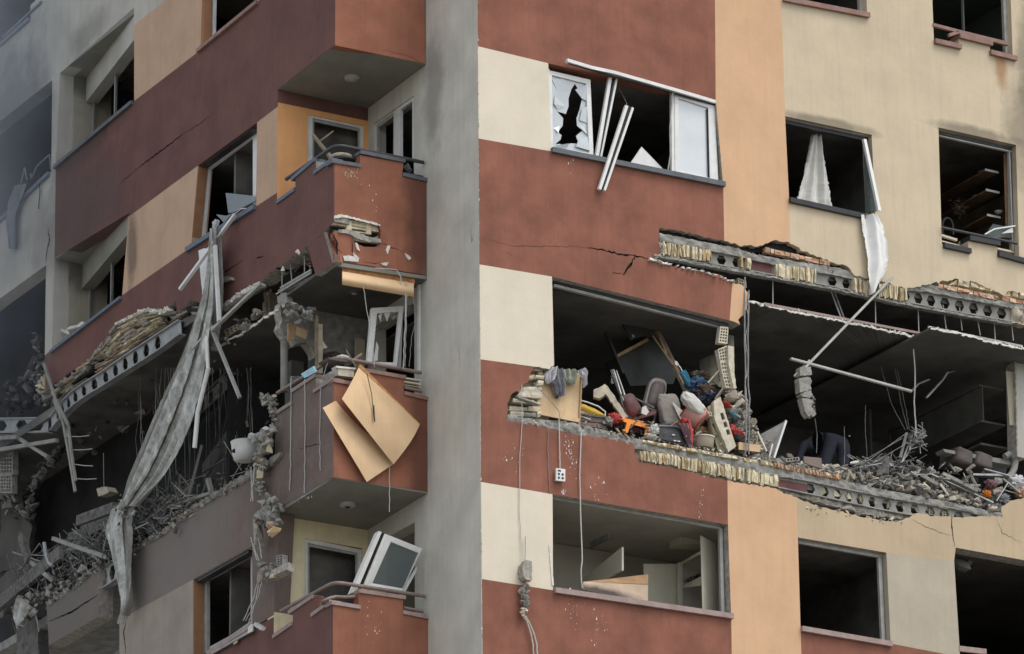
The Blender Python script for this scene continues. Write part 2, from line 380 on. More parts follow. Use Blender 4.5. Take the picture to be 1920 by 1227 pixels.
# middle storey: torn lintel only
b = MB(); b.plate(jag([NZp(-1.42, 3.44), NZp(-1.40, 3.05), NZp(-1.25, 2.78), NZp(-1.0, 2.9), NZp(-.85, 2.7), NZp(-.5, 2.85), NZp(-.25, 2.72), NZp(-.02, 2.8)], .04, .08, NY, 3)+[NZp(-.02, 3.44)], NY*.2, M['concrete'], M['edge']); obj('recess_wall', b, BLD)

# --- side facade ----------------------------------------------------
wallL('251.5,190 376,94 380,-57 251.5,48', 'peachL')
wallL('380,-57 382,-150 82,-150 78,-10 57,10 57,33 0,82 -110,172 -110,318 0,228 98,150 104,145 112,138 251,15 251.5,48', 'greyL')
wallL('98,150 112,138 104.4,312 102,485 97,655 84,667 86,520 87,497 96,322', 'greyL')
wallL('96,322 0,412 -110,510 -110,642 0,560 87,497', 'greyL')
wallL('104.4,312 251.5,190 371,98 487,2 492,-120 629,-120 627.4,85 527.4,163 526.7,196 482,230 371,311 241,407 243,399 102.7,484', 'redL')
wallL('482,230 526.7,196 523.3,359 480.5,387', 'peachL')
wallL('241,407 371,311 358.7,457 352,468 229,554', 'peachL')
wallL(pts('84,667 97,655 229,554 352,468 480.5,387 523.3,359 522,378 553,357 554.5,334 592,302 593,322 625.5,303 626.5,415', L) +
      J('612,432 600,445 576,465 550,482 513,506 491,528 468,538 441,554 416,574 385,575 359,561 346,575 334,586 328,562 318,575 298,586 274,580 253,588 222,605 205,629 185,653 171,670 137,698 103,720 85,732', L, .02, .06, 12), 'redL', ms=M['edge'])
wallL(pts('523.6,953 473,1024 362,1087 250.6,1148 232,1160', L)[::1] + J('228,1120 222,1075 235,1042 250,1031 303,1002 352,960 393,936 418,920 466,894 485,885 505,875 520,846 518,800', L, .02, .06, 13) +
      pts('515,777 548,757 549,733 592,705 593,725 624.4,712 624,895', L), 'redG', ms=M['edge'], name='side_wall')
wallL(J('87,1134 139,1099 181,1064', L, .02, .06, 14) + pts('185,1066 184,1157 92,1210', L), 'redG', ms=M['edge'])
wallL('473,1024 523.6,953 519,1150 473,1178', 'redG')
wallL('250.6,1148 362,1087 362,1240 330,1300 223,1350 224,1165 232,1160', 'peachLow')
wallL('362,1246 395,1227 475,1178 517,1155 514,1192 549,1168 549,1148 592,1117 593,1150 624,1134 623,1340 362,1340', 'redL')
# tilted broken piece of the balcony flank
b = MB(); q = pts('577,464 612.5,434 628.5,490 592,517', L, -.02); b.plate(q, NX*.1, M['redL'], M['edge'])
b.plate([q[1], q[2], q[2]+NX*.13, q[1]+NX*.1], NY*.08, M['redB'], M['edge']); obj('broken_wall_flap', b, BLD)

# --- recesses with slanted windows on the side facade ----------------
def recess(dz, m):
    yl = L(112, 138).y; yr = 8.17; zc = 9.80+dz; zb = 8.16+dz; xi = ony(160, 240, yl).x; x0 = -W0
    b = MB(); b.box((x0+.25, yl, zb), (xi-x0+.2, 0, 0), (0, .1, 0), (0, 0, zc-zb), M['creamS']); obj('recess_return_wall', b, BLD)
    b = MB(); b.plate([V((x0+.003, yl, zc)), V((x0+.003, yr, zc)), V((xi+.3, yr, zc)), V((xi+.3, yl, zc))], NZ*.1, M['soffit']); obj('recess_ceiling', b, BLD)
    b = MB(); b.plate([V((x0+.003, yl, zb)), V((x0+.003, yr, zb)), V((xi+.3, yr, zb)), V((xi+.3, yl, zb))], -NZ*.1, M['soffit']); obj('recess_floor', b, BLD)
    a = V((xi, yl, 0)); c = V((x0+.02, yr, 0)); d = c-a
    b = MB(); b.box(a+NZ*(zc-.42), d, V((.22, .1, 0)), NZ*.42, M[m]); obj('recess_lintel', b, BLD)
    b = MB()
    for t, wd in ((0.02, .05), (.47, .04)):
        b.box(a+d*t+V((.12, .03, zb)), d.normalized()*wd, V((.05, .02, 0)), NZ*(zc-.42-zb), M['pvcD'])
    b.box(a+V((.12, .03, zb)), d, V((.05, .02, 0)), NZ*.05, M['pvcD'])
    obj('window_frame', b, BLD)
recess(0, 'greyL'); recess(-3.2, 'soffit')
# lower recess of the bottom-left corner, open and dark
b = MB(); b.box(V((-W0+.05, 8.4, -.9)), V((.35, 2.2, 0)), V((.1, .02, 0)), NZ*.45, M['redG']); obj('recess_lintel', b, BLD)

# --- sills, copings ----------------------------------------------------
def sillR(x0y0, x1y1, m, h=.075, proj=.06, name='window_sill', fn=R, dep=.2):
    a = fn(*x0y0); c = fn(*x1y1); n = NY if fn in (R, B) else NX
    b = MB(); b.box(a-n*proj, c-a, n*(dep+proj), NZ*h, M[m]); return obj(name, b, BLD)
sillR((1033, 287), (1357, 352), 'sillG'); sillR((1479, 381), (1619, 412), 'sillK')
sillR((1467, 4), (1628, 35), 'sillT'); sillR((1038, 1113), (1372, 1162), 'sillR')
sillR((1501, 1185), (1670, 1214), 'sillR')
sillR((1751, 83), (1800, 94), 'sillT', name='coping'); sillR((1797, 73), (1858, 88), 'sillT', name='coping'); sillR((1855, 104), (1904, 116), 'sillT', name='coping')
sillR((1768, 466), (1818, 477), 'sillK', name='coping'); sillR((1815, 452), (1872, 463), 'sillK', name='coping'); sillR((1870, 482), (1925, 497), 'sillK', name='coping')
def sillL(a, c, m, h=.075, proj=.05, dep=.2, name='window_sill'): return sillR(a, c, m, h, proj, name, L, dep)
sillL((373, 100), (485, 8), 'sillT', .06); sillL((352, 474), (480, 393), 'sillB'); sillL((392, 1232), (473, 1180), 'sillR')
sillL((104, 318), (250, 196), 'sillG', .06); sillL((97, 664), (229, 562), 'sillB', .05)
sillL((0, 90), (57, 40), 'sillB', .06); sillL((0, 420), (94, 330), 'sillB', .07)
b = MB(); b.box(L(4, 72, -.03), L(76, 6)-L(4, 72), NX*.05, NZ*.04, M['sillB']); obj('coping', b, BLD)

# --- balconies -----------------------------------------------------------
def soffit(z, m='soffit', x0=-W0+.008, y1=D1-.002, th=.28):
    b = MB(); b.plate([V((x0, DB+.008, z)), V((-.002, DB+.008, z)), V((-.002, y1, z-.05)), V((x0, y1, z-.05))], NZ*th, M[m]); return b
BAL = []
def front(s, name='balcony', jg=None):
    b = MB(); q = pts(s, B) if isinstance(s, str) else s
    for v in q: v.x = min(max(v.x, -W0+.003), -.002)
    b.plate(q, NY*.14, M['redB'], M['redB'], (), M['room'])
    o = obj(name, b, BLD); BAL.append(o); return o
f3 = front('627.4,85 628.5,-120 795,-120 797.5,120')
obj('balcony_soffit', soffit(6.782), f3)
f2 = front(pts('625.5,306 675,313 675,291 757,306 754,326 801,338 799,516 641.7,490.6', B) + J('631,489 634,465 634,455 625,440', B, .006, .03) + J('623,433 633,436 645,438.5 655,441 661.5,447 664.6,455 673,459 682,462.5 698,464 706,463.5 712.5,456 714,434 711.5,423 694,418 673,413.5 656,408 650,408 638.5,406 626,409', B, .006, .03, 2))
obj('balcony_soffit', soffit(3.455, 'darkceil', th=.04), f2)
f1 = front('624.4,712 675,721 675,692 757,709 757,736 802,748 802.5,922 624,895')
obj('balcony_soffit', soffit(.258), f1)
f0 = front('624,1134 673,1140 672,1110 756,1124 756,1152 803,1160 804,1340 623,1340')
def cop(segs, m, parent, mL=None):
    for s in segs:
        fn, a, c = s[:3]; n = NY if fn is B else NX
        p, q = fn(*a), fn(*c); b = MB(); b.box(p-n*.025, q-p, n*.19, NZ*.055, M[(mL or m) if fn is L else m]); obj('coping', b, parent)
cop([(L, (520.5, 383), (553.6, 359)), (L, (548, 340), (591.5, 303)), (L, (590, 328), (624, 303)), (B, (621, 306), (676, 315)), (B, (674.7, 289), (759, 306)), (B, (754.6, 331), (801, 342))], 'sillG', f2, 'sillB')
cop([(L, (514, 782), (549, 759)), (L, (549, 737), (592.6, 708)), (L, (589.5, 738), (624.4, 715)), (B, (624.4, 717), (676, 727)), (B, (675, 697), (760, 712)), (B, (757, 741), (801.5, 752))], 'sillT', f1, 'rail')
cop([(L, (513, 1198), (549, 1173)), (L, (542.5, 1153), (587.5, 1122.5)), (L, (585, 1158), (620, 1132)), (B, (620, 1134), (675, 1143)), (B, (671.7, 1112), (760, 1125)), (B, (755, 1152), (803.5, 1162))], 'sillR', f0, 'sillR')
# parapet returns seen between the steps (inner faces of the parapet)
def rail(path, m, parent, r=.028): 
    b = MB(); b.tube(path, r, M[m], 10); obj('handrail', b, parent)
def arc(p, q, s, k=.16, n=6):      # rounded corner between two straight runs
    a = q+(p-q).normalized()*k; c = q+(s-q).normalized()*k
    return [p]+[a.lerp(q, t).lerp(q.lerp(c, t), t) for t in [i/n for i in range(n+1)]]+[s]
def handrail(pl, pc, pr, m, parent):
    a = L(*pl, .05); c = B(*pr, .05); z = B(*pc, .05).z
    q = V((-W0+.05, DB+.05, z)); a.z = c.z = z; rail(arc(a, q, c), m, parent)
handrail((537, 336), (632, 272), (794, 305), 'railK', f2)
handrail((520, 775), (640, 672), (790, 706), 'rail', f1)
handrail((527, 1148), (630, 1092), (796, 1118), 'rail', f0)
b = MB(); b.tube([B(754, 325, .05), B(793, 332, .05)], .02, M['railK']); obj('handrail', b, f2)
b = MB(); b.tube([B(757, 727, .05), B(790, 734, .05)], .028, M['rail']); obj('handrail', b, f1)
b = MB(); b.tube([B(756, 1140, .05), B(793, 1147, .05)], .026, M['rail']); obj('handrail', b, f0)
b = MB(); b.tube([V((-1.44, 1.95, B(640, 1121).z))]+[B(606+12*i, 1128-[0, 6, 9, 8, 8, 9][i], .08) for i in range(6)], .024, M['rail']); obj('handrail', b, f0)
for px, z, par in ((660, 6.757, f3), (652, .235, f1), (664, 3.455, f2)):
    py = {660: 145, 652: 945, 664: 545}[px]; c = onz(px, py, z)
    b = MB(); b.tube([c, c-NZ*.035, c-NZ*.05], [.115, .11, .07], M['pvcD'] if px != 664 else M['darkceil'], 20)
    lp = thing('ceiling_lamp', {660: 'round white lamp under the topmost balcony', 652: 'round white lamp with a small dark spot, under the middle balcony', 664: 'dusty round lamp on the dark ceiling of the torn open balcony'}[px], 'lamp', c-NZ*.05)
    obj('lamp_base', b, lp)
    b = MB(); b.tube([c-NZ*.05, c-NZ*.06], [.04, .03], M['gasket' if px == 652 else 'pvcD'], 12); obj('lamp_cap', b, lp)
# ================================================================ storeys, rooms
def room(x0, x1, y0, y1, z0, z1, m, mc=None, fl='roomdark', sides='lrb', name='interior_room'):
    mm = M[m]; b = MB(); t = .05
    if 'l' in sides: b.bb(x0-t, x0, y0, y1, z0, z1, mm)
    if 'r' in sides: b.bb(x1, x1+t, y0, y1, z0, z1, mm)
    if 'b' in sides: b.bb(x0-t, x1+t, y1, y1+t, z0, z1, mm)
    b.bb(x0-t, x1+t, y0, y1+t, z1, z1+t, M[mc or m]); b.bb(x0-t, x1+t, y0, y1+t, z0-t, z0, M[fl])
    return obj(name, b, BLD)
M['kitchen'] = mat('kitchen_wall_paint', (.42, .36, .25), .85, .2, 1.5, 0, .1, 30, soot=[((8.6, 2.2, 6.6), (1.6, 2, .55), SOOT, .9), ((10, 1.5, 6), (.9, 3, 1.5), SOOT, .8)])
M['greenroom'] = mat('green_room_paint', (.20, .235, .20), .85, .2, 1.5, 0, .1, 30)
M['smokeblue'] = mat('smoke_tinted_wall', (.045, .055, .075), .85, .2, 1.5, 0, .1, 30)  # dark blue of the smoke haze put into the wall colour
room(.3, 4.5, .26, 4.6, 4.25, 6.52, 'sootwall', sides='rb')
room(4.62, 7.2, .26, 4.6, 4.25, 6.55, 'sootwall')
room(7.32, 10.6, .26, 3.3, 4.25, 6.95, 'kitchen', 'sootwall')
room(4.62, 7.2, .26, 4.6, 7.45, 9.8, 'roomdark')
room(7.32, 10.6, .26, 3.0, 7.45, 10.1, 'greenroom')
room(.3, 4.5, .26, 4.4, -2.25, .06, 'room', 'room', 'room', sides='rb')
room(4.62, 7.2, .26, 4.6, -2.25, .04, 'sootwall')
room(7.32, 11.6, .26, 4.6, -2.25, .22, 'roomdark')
# side facade rooms (windows look in along x)
def roomL(y0, y1, z0, z1, m, depth=3.4, mc=None):
    x0 = -W0+.26; mm = M[m]; b = MB(); t = .05
    b.bb(x0, x0+depth, y0-t, y0, z0, z1, mm); b.bb(x0, x0+depth, y1, y1+t, z0, z1, mm); b.bb(x0+depth, x0+depth+t, y0-t, y1+t, z0, z1, mm)
    b.bb(x0, x0+depth+t, y0-t, y1+t, z1, z1+t, M[mc or m]); b.bb(x0, x0+depth+t, y0-t, y1+t, z0-t, z0, M['roomdark'])
    obj('interior_room', b, BLD)
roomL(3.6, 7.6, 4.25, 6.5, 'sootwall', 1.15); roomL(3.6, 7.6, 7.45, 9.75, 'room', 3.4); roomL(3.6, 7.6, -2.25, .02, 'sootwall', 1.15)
# rooms behind the balconies
for z0, z1 in ((4.25, 6.5), (-2.25, .0)):
    b = MB(); b.bb(-1.2, -.0, 5.2, 5.25, z0, z1, M['sootwall']); b.bb(-1.2, 0, 5.2, 5.27, z0-.01, z0, M['sootwall'])
    obj('interior_room', b, BLD)
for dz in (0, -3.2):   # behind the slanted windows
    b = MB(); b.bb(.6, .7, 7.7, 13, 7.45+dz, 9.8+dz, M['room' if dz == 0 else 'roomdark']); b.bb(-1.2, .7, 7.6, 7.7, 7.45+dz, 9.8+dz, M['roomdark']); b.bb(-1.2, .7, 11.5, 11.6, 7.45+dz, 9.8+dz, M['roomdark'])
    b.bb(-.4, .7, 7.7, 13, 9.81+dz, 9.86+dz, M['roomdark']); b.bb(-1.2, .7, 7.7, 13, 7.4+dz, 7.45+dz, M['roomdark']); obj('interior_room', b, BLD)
# far wing: rooms whose wall colour carries the blue of the smoke
for z0, z1 in ((8.0, 9.95), (11.1, 13.2)):
    b = MB(); x0 = -W0+.26
    b.bb(x0+1.6, x0+1.7, 11.2, 24, z0, z1, M['smokeblue']); b.bb(x0, x0+1.7, 11.15, 24, z1-.1, z1, M['smokeblue']); b.bb(x0, x0+1.7, 11.15, 24, z0-.1, z0, M['smokeblue']); b.bb(x0, x0+1.7, 11.1, 11.15, z0, z1, M['smokeblue'])
    obj('interior_room', b, BLD)

# decks (floor slabs) of every storey
def deck(z, m='concrete', th=.15, y0=.30, x0=-W0+.28, poly=None):
    b = MB(); q = poly or [(.26, y0), (14, y0), (14, 14), (0, 14), (0, 30), (x0, 30), (x0, D1+.25), (.26, D1+.25)]
    b.plate([V((x, y, z)) for x, y in q], -NZ*th, M[m]); return obj('floor_slab', b, BLD)
deck(-2.4); deck(7.3); deck(10.4, th=.2)
b = MB(); b.bb(.0, .28, D1+.2, 4.7, 4.25, 6.5, M['sootwall']); obj('inner_wall', b, BLD)
b = MB(); b.bb(.0, .28, D1+.2, 4.5, -2.25, 0, M['room']); obj('inner_wall', b, BLD)
deck(4.2, 'sootwall', .14, .12, -W0+.10)                # over the open storey
deck(.90, 'concrete', .14, .22, -W0+.25, [(.26, .1), (14, .1), (14, 14), (0, 14), (0, 30), (-1.24, 30), (-1.24, D1+.2), (.26, D1+.2)])
# roof slab keeps light out of the top storey
# back and inner walls of the open storey
def iw(x0, x1, y0, y1, z0=.92, z1=4.05, m='sootwall'):
    b = MB(); b.bb(x0, x1, y0, y1, z0, z1, M[m]); obj('inner_wall', b, BLD)
iw(.3, 14, 5.6, 5.7); iw(.3, .4, D1+.3, 5.6); iw(.23, .33, .1, 1.8); iw(12.5, 12.6, .3, 5.6)
iw(-.1, -.02, 5.4, 30, z1=8.3, m='sootshade'); iw(-1.2, -.02, 29, 29.1, z1=6.6)
b = MB(); b.bb(-1.24, -.1, 11.16, 30, 6.63, 6.7, M['smokeblue']); obj('interior_ceiling', b, BLD)
iw(-1.2, 0, 5.3, 5.4, .92, 3.0, 'sootshade')

# suspended ceilings of the open storey
def ceilplate(poly, z, m='darkceil', th=.03, edge='darkceil'):
    b = MB(); b.plate([V((q[0], q[1], z+(q[2] if len(q) > 2 else 0))) for q in poly], NZ*th, M[m], M[edge]); return obj('suspended_ceiling', b, BLD)
def lip(q, z):
    b = MB(); g = random.Random(len(q))
    for a, c in zip(q, q[1:]):
        k = g.uniform(-.012, .008); b.bar(a+NZ*(.012+k), c+NZ*(.012+k+g.uniform(-.008, .008)), .02, g.uniform(.018, .042), M['paper'])
        if g.random() < .4: b.rock(a+V((0, 0, .03)), g.uniform(.02, .06), M['paper'], g)
    obj('torn_ceiling_edge', b, BLD)
q = [R(x, y, .1) for x, y in ((1402, 566), (1425, 572), (1500, 588), (1600, 608), (1728, 636))]; zc_ = q[2].z
q = jag(q, .010, .05, NY, 5); ceilplate([(v.x, v.y, v.z-zc_) for v in q]+[(q[-1].x+.25, 1.4, 0), (q[-1].x+.25, 5.5, 0), (q[0].x, 5.5, 0)], zc_); lip(q, zc_)
q = [onz(x, y, 3.33) for x, y in ((1745, 617), (1790, 625), (1850, 641), (1915, 655), (1990, 670))]
q = jag(q, .012, .06, NZ, 6); ceilplate([(v.x, v.y) for v in q]+[(q[-1].x, 4.2), (q[0].x-.02, 4.2)], 3.33); lip(q, 3.33)
ceilplate([(.3, .3), (4.2, .3), (4.2, 5.5), (.3, 5.5)], 3.14, th=.04)
q = jag([V((-W0+.06, 5.15, 3.33)), V((-W0+.06, 4.3, 3.33)), V((-W0+.06, D1+.03, 3.33))], .03, .08, NZ, 8)
ceilplate([(v.x, v.y) for v in q]+[(-.1, D1+.03), (-.1, 6.2), (-1.0, 6.0)], 3.33); lip(q, 3.33)
# ceiling edge profiles and hanger rods
b = MB(); b.bar(R(1432, 570, .1), R(1728, 626, .1), .03, .035, M['railK' if 0 else 'sillR']); b.bar(R(1740, 614, .1), R(1916, 650, .1), .03, .035, M['pvcD']); obj('ceiling_profile', b, BLD)
RODS = [(1449, 535, 1449, 568), (1641, 570, 1642, 612), (1721, 583, 1723, 626), (1768, 586, 1774, 614), (1799, 591, 1804, 617), (1830, 598, 1838, 626), (1863, 603, 1866, 634), (1895, 608, 1900, 636), (1318, 497, 1318, 515)]
for a in RODS:
    b = MB(); b.tube([R(a[0], a[1]-14, .12), R(a[2], a[3]+3, .1)], .009, M['pvcD'], 6); obj('hanger_rod', b, BLD)
for a in ((529, 500, 529, 540), (543, 483, 548, 531), (571, 480, 571, 518)):
    b = MB(); b.tube([L(a[0], a[1]-6, .1), L(a[2], a[3]+5, .1)], .009, M['pvcD'], 6); obj('hanger_rod', b, BLD)

# ---------------------------------------------------------------- castellated beams
def lerpP(ps, t):
    n = len(ps)-1; t = min(max(t, 0), .99999)*n; i = int(t); return ps[i].lerp(ps[i+1], t-i)
def castell(top, bot, nrm, holes, hw, hh, m, parent=None, name='castellated_beam', fl=.12, fth=.018, cap=True, depth=.16):
    n = 10; tt = [lerpP(top, i/n) for i in range(n+1)]; tb = [lerpP(bot, i/n) for i in range(n+1)]
    hs = []
    for t in holes:
        def at(dt, v): return lerpP(tt, t+dt).lerp(lerpP(tb, t+dt), v)
        hs.append([at(-hw, .5), at(-hw*.5, .5-hh), at(hw*.5, .5-hh), at(hw, .5), at(hw*.5, .5+hh), at(-hw*.5, .5+hh)])
    b = MB(); b.plate(tt+tb[::-1], nrm*.014, M[m], M[m], hs); o = obj(name, b, parent or BLD)
    for s, ps in (('top', tt), ('bottom', tb)):
        f = MB()
        for a, c in zip(ps, ps[1:]):
            f.box(a-nrm*fl*.35, c-a, nrm*fl, NZ*(-fth if s == 'top' else fth), M[m])
        obj('flange', f, o)
    return o
def holes_at(cx, x0, x1): return [(c-x0)/(x1-x0) for c in cx]
x0, x1 = 1226, 1898
castell(pts('1226,453 1400,484 1576,518 1720,545 1898,577', R, .07), pts('1226,477 1400,509 1576,543 1720,574 1898,606', R, .07), NY,
        holes_at([1240, 1266, 1293, 1320, 1348, 1376, 1547, 1574, 1602, 1630, 1703, 1728, 1753, 1778.5, 1804, 1829, 1854, 1879], x0, x1), .0128, .34, 'steel')
castell(pts('1456,890 1560,912 1640,929 1740,946 1845,963', R, .05), pts('1456,916 1560,938 1640,956 1740,974 1845,990', R, .05), NY,
        holes_at([1515, 1541, 1566, 1591.5, 1617, 1645, 1672, 1697, 1723, 1751, 1776, 1801, 1827], 1456, 1845), .0225, .34, 'steel')
LT = '96,782 109,765 127,742 153,722 192,698 226,674 260,651 300,625 338,600'; LB = '97,808 112,790 131,768 157,748 197,724 229,703 262,683 302,657 340,628'
castell(pts(LT, L, .03), pts(LB, L, .03), NX, [.1+.069*i for i in range(12)], .019, .41, 'steelL')
castell(pts('186,1068 250,1030', L, .1), pts('187,1110 250,1068', L, .1), NX, [.15, .38, .6], .09, .33, 'steelL')
bm_s = castell([onx(-60, 785, -1.35), onx(90, 783, -1.35)], [onx(-60, 813, -1.35), onx(90, 812, -1.35)], NX, [.42, .68, .87], .075, .34, 'steelL')
# one more beam, dark, deep inside the side wing
castell([V((-.5, 9.5, 3.2)), V((-.5, 6, 3.7))], [V((-.5, 9.5, 2.9)), V((-.5, 6, 3.4))], NX, [.08+.09*i for i in range(10)], .03, .33, 'roomdark')

# ---------------------------------------------------------------- exposed concrete, brick rows
def strip(top, bot, fn, o, th, m, n=24, amp=.012, seed=1, name='broken_slab_edge'):
    """rough band between two pixel polylines, bulging irregularly"""
    g = random.Random(seed); T = pts(top, fn, o); Bt = pts(bot, fn, o); nn = -NY if fn in (R, B, N) else -NX
    rows = 6; G = []; n = int(n*1.6)
    for r_ in range(rows+1):
        row = []
        for i in range(n+1):
            p = lerpP(T, i/n).lerp(lerpP(Bt, i/n), r_/rows)
            k = amp if 0 < r_ < rows else amp*.6
            o_ = noise.noise(p*9+V((seed, 0, 0)))*1.6+noise.noise(p*23)*1.1+noise.noise(p*50)*.6
            row.append(p+nn*k*o_*1.5+V((0, 0, k*(noise.noise(p*14+V((7, seed, 0)))*1.5+g.uniform(-.4, .4)))))
        G.append(row)
    b = MB(); b.sheet(G, -nn*th, M[m], None, True)
    for i in range(int(n*.5)):
        p = lerpP(T, g.random()).lerp(lerpP(Bt, g.random()), 0) if 0 else None; t_ = g.random(); p = lerpP(T, t_).lerp(lerpP(Bt, t_), g.choice((0, 1, g.random())))
        b.rock(p+nn*g.uniform(-.01, .01), g.uniform(.01, .035)+amp, M[m], g)
    return obj(name, b, BLD)
strip('1236,437 1310,452 1383,466 1407,475 1470,487 1576,503', '1237,452 1310,466 1385,481 1407,487 1470,500 1576,518', R, .015, .15, 'concrete', 60, .010, 2)
strip('1576,503 1640,528 1705,540 1740,532 1800,548 1870,562 1925,570', '1576,518 1640,533 1705,545 1740,548 1800,559 1870,573 1925,583', R, .02, .15, 'concrete', 50, .012, 3)
strip('1226,476 1400,508 1576,542 1720,573 1898,605', '1226,481 1400,513 1576,546 1720,577 1898,609', R, -.005, .1, 'concrete', 90, .012, 4, 'rough_mortar')
strip('1898,575 1925,582', '1898,604 1925,612', R, .02, .15, 'brickP', 10, .03, 5)
strip('952,778 1000,786 1054,790 1100,799 1150,812 1190,822 1240,832 1300,843 1373,853 1450,868 1500,884 1580,900 1640,915 1720,930 1800,945 1850,958 1878,962',
      '950,795 1000,798 1054,809 1100,822 1150,828 1190,842 1240,850 1300,862 1373,876 1450,892 1500,900 1580,916 1640,929 1720,944 1800,957 1850,968 1878,970', R, .012, .13, 'concrete', 150, .014, 6)
strip('1190,836 1196,845 1240,850 1300,858 1400,880 1460,892', '1193,862 1198,868 1240,874 1300,888 1400,909 1460,918', R, .05, .1, 'concrete', 60, .012, 7)
strip('1456,915 1560,936 1640,954 1700,964 1740,970', '1456,921 1560,949 1640,968 1700,975 1740,972', R, .06, .1, 'edge', 60, .02, 8)
strip('1236,428 1270,434 1310,442 1358,453 1400,461 1430,459 1482,458 1520,478 1555,490 1587,500', '1236,437 1270,443 1310,452 1358,462 1400,473 1430,473 1482,480 1520,490 1555,499 1590,507', R, .09, .12, 'dark', 60, .012, 9, 'torn_mesh_edge')
strip('1600,518 1650,527 1690,539 1740,530 1790,523 1830,532 1870,552 1900,546 1925,554', '1600,522 1650,533 1690,544 1740,540 1790,545 1830,555 1870,562 1900,562 1925,570', R, .08, .12, 'brickP', 60, .012, 10)

RIBM = {'brickY': ['brickY', 'brickY', 'brickY2', 'brickY3'], 'brickR': ['brickR', 'brickR', 'brickR2']}
M['brickY2'] = mat('pale_yellow_brick', (.70, .62, .42), .9, .2, 12, 0, .6, 60, dust=.1)
M['brickY3'] = mat('stained_yellow_brick', (.50, .38, .20), .9, .3, 12, 0, .6, 60, dust=.3, dustcol=(.3, .27, .22))
M['brickR2'] = mat('pale_red_brick', (.66, .47, .33), .9, .2, 12, 0, .6, 60, dust=.2)
def ribs(top, bot, fn, o, m, n, dep=(.02, .06), seed=1, gap=.25, name='brick_row', ragged=.12, back='brickY3'):
    g = random.Random(seed); T = pts(top, fn, o); Bt = pts(bot, fn, o); nn = -NY if fn in (R, B, N) else -NX; b = MB(); i = 0.0
    while i < n:
        wd = g.choice((.7, 1, 1, 1.4)); a0 = i/n; a1 = min(1, (i+wd*(1-gap*g.uniform(.3, 1.3)))/n)
        t0, t1 = lerpP(T, a0), lerpP(T, a1); b0, b1 = lerpP(Bt, a0), lerpP(Bt, a1)
        u0, u1 = g.uniform(-.02, ragged), g.uniform(-.02, ragged)*1.2; d = g.uniform(*dep); d2 = g.uniform(*dep)
        vs = [t0.lerp(b0, u0)+nn*d, t1.lerp(b1, u0+g.uniform(-.05, .05))+nn*d, b1.lerp(t1, u1)+nn*d2, b0.lerp(t0, u1+g.uniform(-.05, .05))+nn*d2]
        # rounded, broken rib: mid line pushed out
        m0 = (vs[0]+vs[3])/2+nn*g.uniform(-.015, .03)+V((0, 0, g.uniform(-.03, .03))); m1 = (vs[1]+vs[2])/2+nn*g.uniform(-.015, .03)+V((0, 0, g.uniform(-.03, .03)))
        F = [vs[0], vs[1], m1, vs[2], vs[3], m0]; Bk = [q-nn*(d+.07) for q in F]
        if g.random() > .06: b.add(F+Bk, [(0, 5, 2, 1), (5, 4, 3, 2)]+[(k, (k+1) % 6, 6+(k+1) % 6, 6+k) for k in range(6)], M[g.choice(RIBM.get(m, [m]))])
        i += wd
    if back: b.plate([q+nn*-.03 for q in T]+[q+nn*-.03 for q in Bt[::-1]], nn*-.02, M[back])
    return obj(name, b, BLD)
ribs('1240,455 1331,469', '1240,481 1331,494', R, .03, 'brickY', 24, seed=2)
ribs('1387,482 1405,485', '1387,506 1405,509', R, .03, 'brickY', 4, seed=3)
ribs('1453,494 1526,506', '1453,522 1526,534', R, .03, 'brickY', 19, seed=4)
ribs('1598,521 1632,529', '1598,550 1632,558', R, .03, 'brickY', 9, seed=5)
ribs('1645,533 1700,541', '1645,560 1700,568', R, .03, 'brickY', 14, seed=6)
ribs('1434,464 1554,491', '1434,474 1554,500', R, .03, 'brickR', 12, (.01, .03), 7, .15)
ribs('1759,532 1869,556', '1759,541 1869,564', R, .02, 'brickR', 12, (.01, .03), 8, .15)
ribs('1879,556 1925,566', '1879,564 1925,574', R, .02, 'brickR', 5, (.01, .03), 9, .15)
ribs('1779,534 1794,524 1822,525 1845,534 1862,546', '1779,536 1794,535 1822,541 1845,545 1862,549', R, .03, 'brickY', 8, (.0, .03), 10, .2)
ribs('1879,554 1895,545 1925,553', '1879,556 1895,556 1925,564', R, .03, 'brickY', 5, (.0, .03), 11, .2)
ribs('1197,846 1240,851 1300,862 1365,873 1420,884', '1197,866 1240,872 1300,887 1365,900 1420,910', R, .04, 'brickY', 62, (.02, .07), 12)
ribs('1203,825 1300,842 1375,855 1450,868', '1203,831 1300,849 1375,862 1450,876', R, .0, 'brickY', 34, (.0, .03), 13, .12)
ribs('1452,868 1575,892', '1452,877 1575,901', R, .0, 'brickR', 44, (.0, .03), 14, .3)
ribs('1424,887 1457,893', '1424,911 1457,917', R, .03, 'brickY', 5, (.02, .04), 15, .1)
def brickface(s, fn, o, m, slots, n_in, th=.07, name='hollow_brick', vertical=True, parent=None):
    """hollow brick end: quad (4 px corners) with a grid of holes"""
    c = pts(s, fn, o); nn = NY if fn in (R, B, N) else NX; nx, ny = slots; hs = []
    for i in range(nx):
        for j in range(ny):
            def at(u, v): return c[0].lerp(c[1], u).lerp(c[3].lerp(c[2], u), v)
            e = .16; u0, u1 = (i+e)/nx, (i+1-e)/nx; v0, v1 = (j+e)/ny, (j+1-e)/ny
            u0, u1 = .06+u0*.88, .06+u1*.88; v0, v1 = .06+v0*.88, .06+v1*.88
            hs.append([at(u0, v0), at(u1, v0), at(u1, v1), at(u0, v1)])
    b = MB(); b.plate(c, nn*th, M[m], M[m], hs); b.plate([q+nn*(th+.002) for q in c], nn*.01, M['dark'])
    return obj(name, b, parent or BLD)
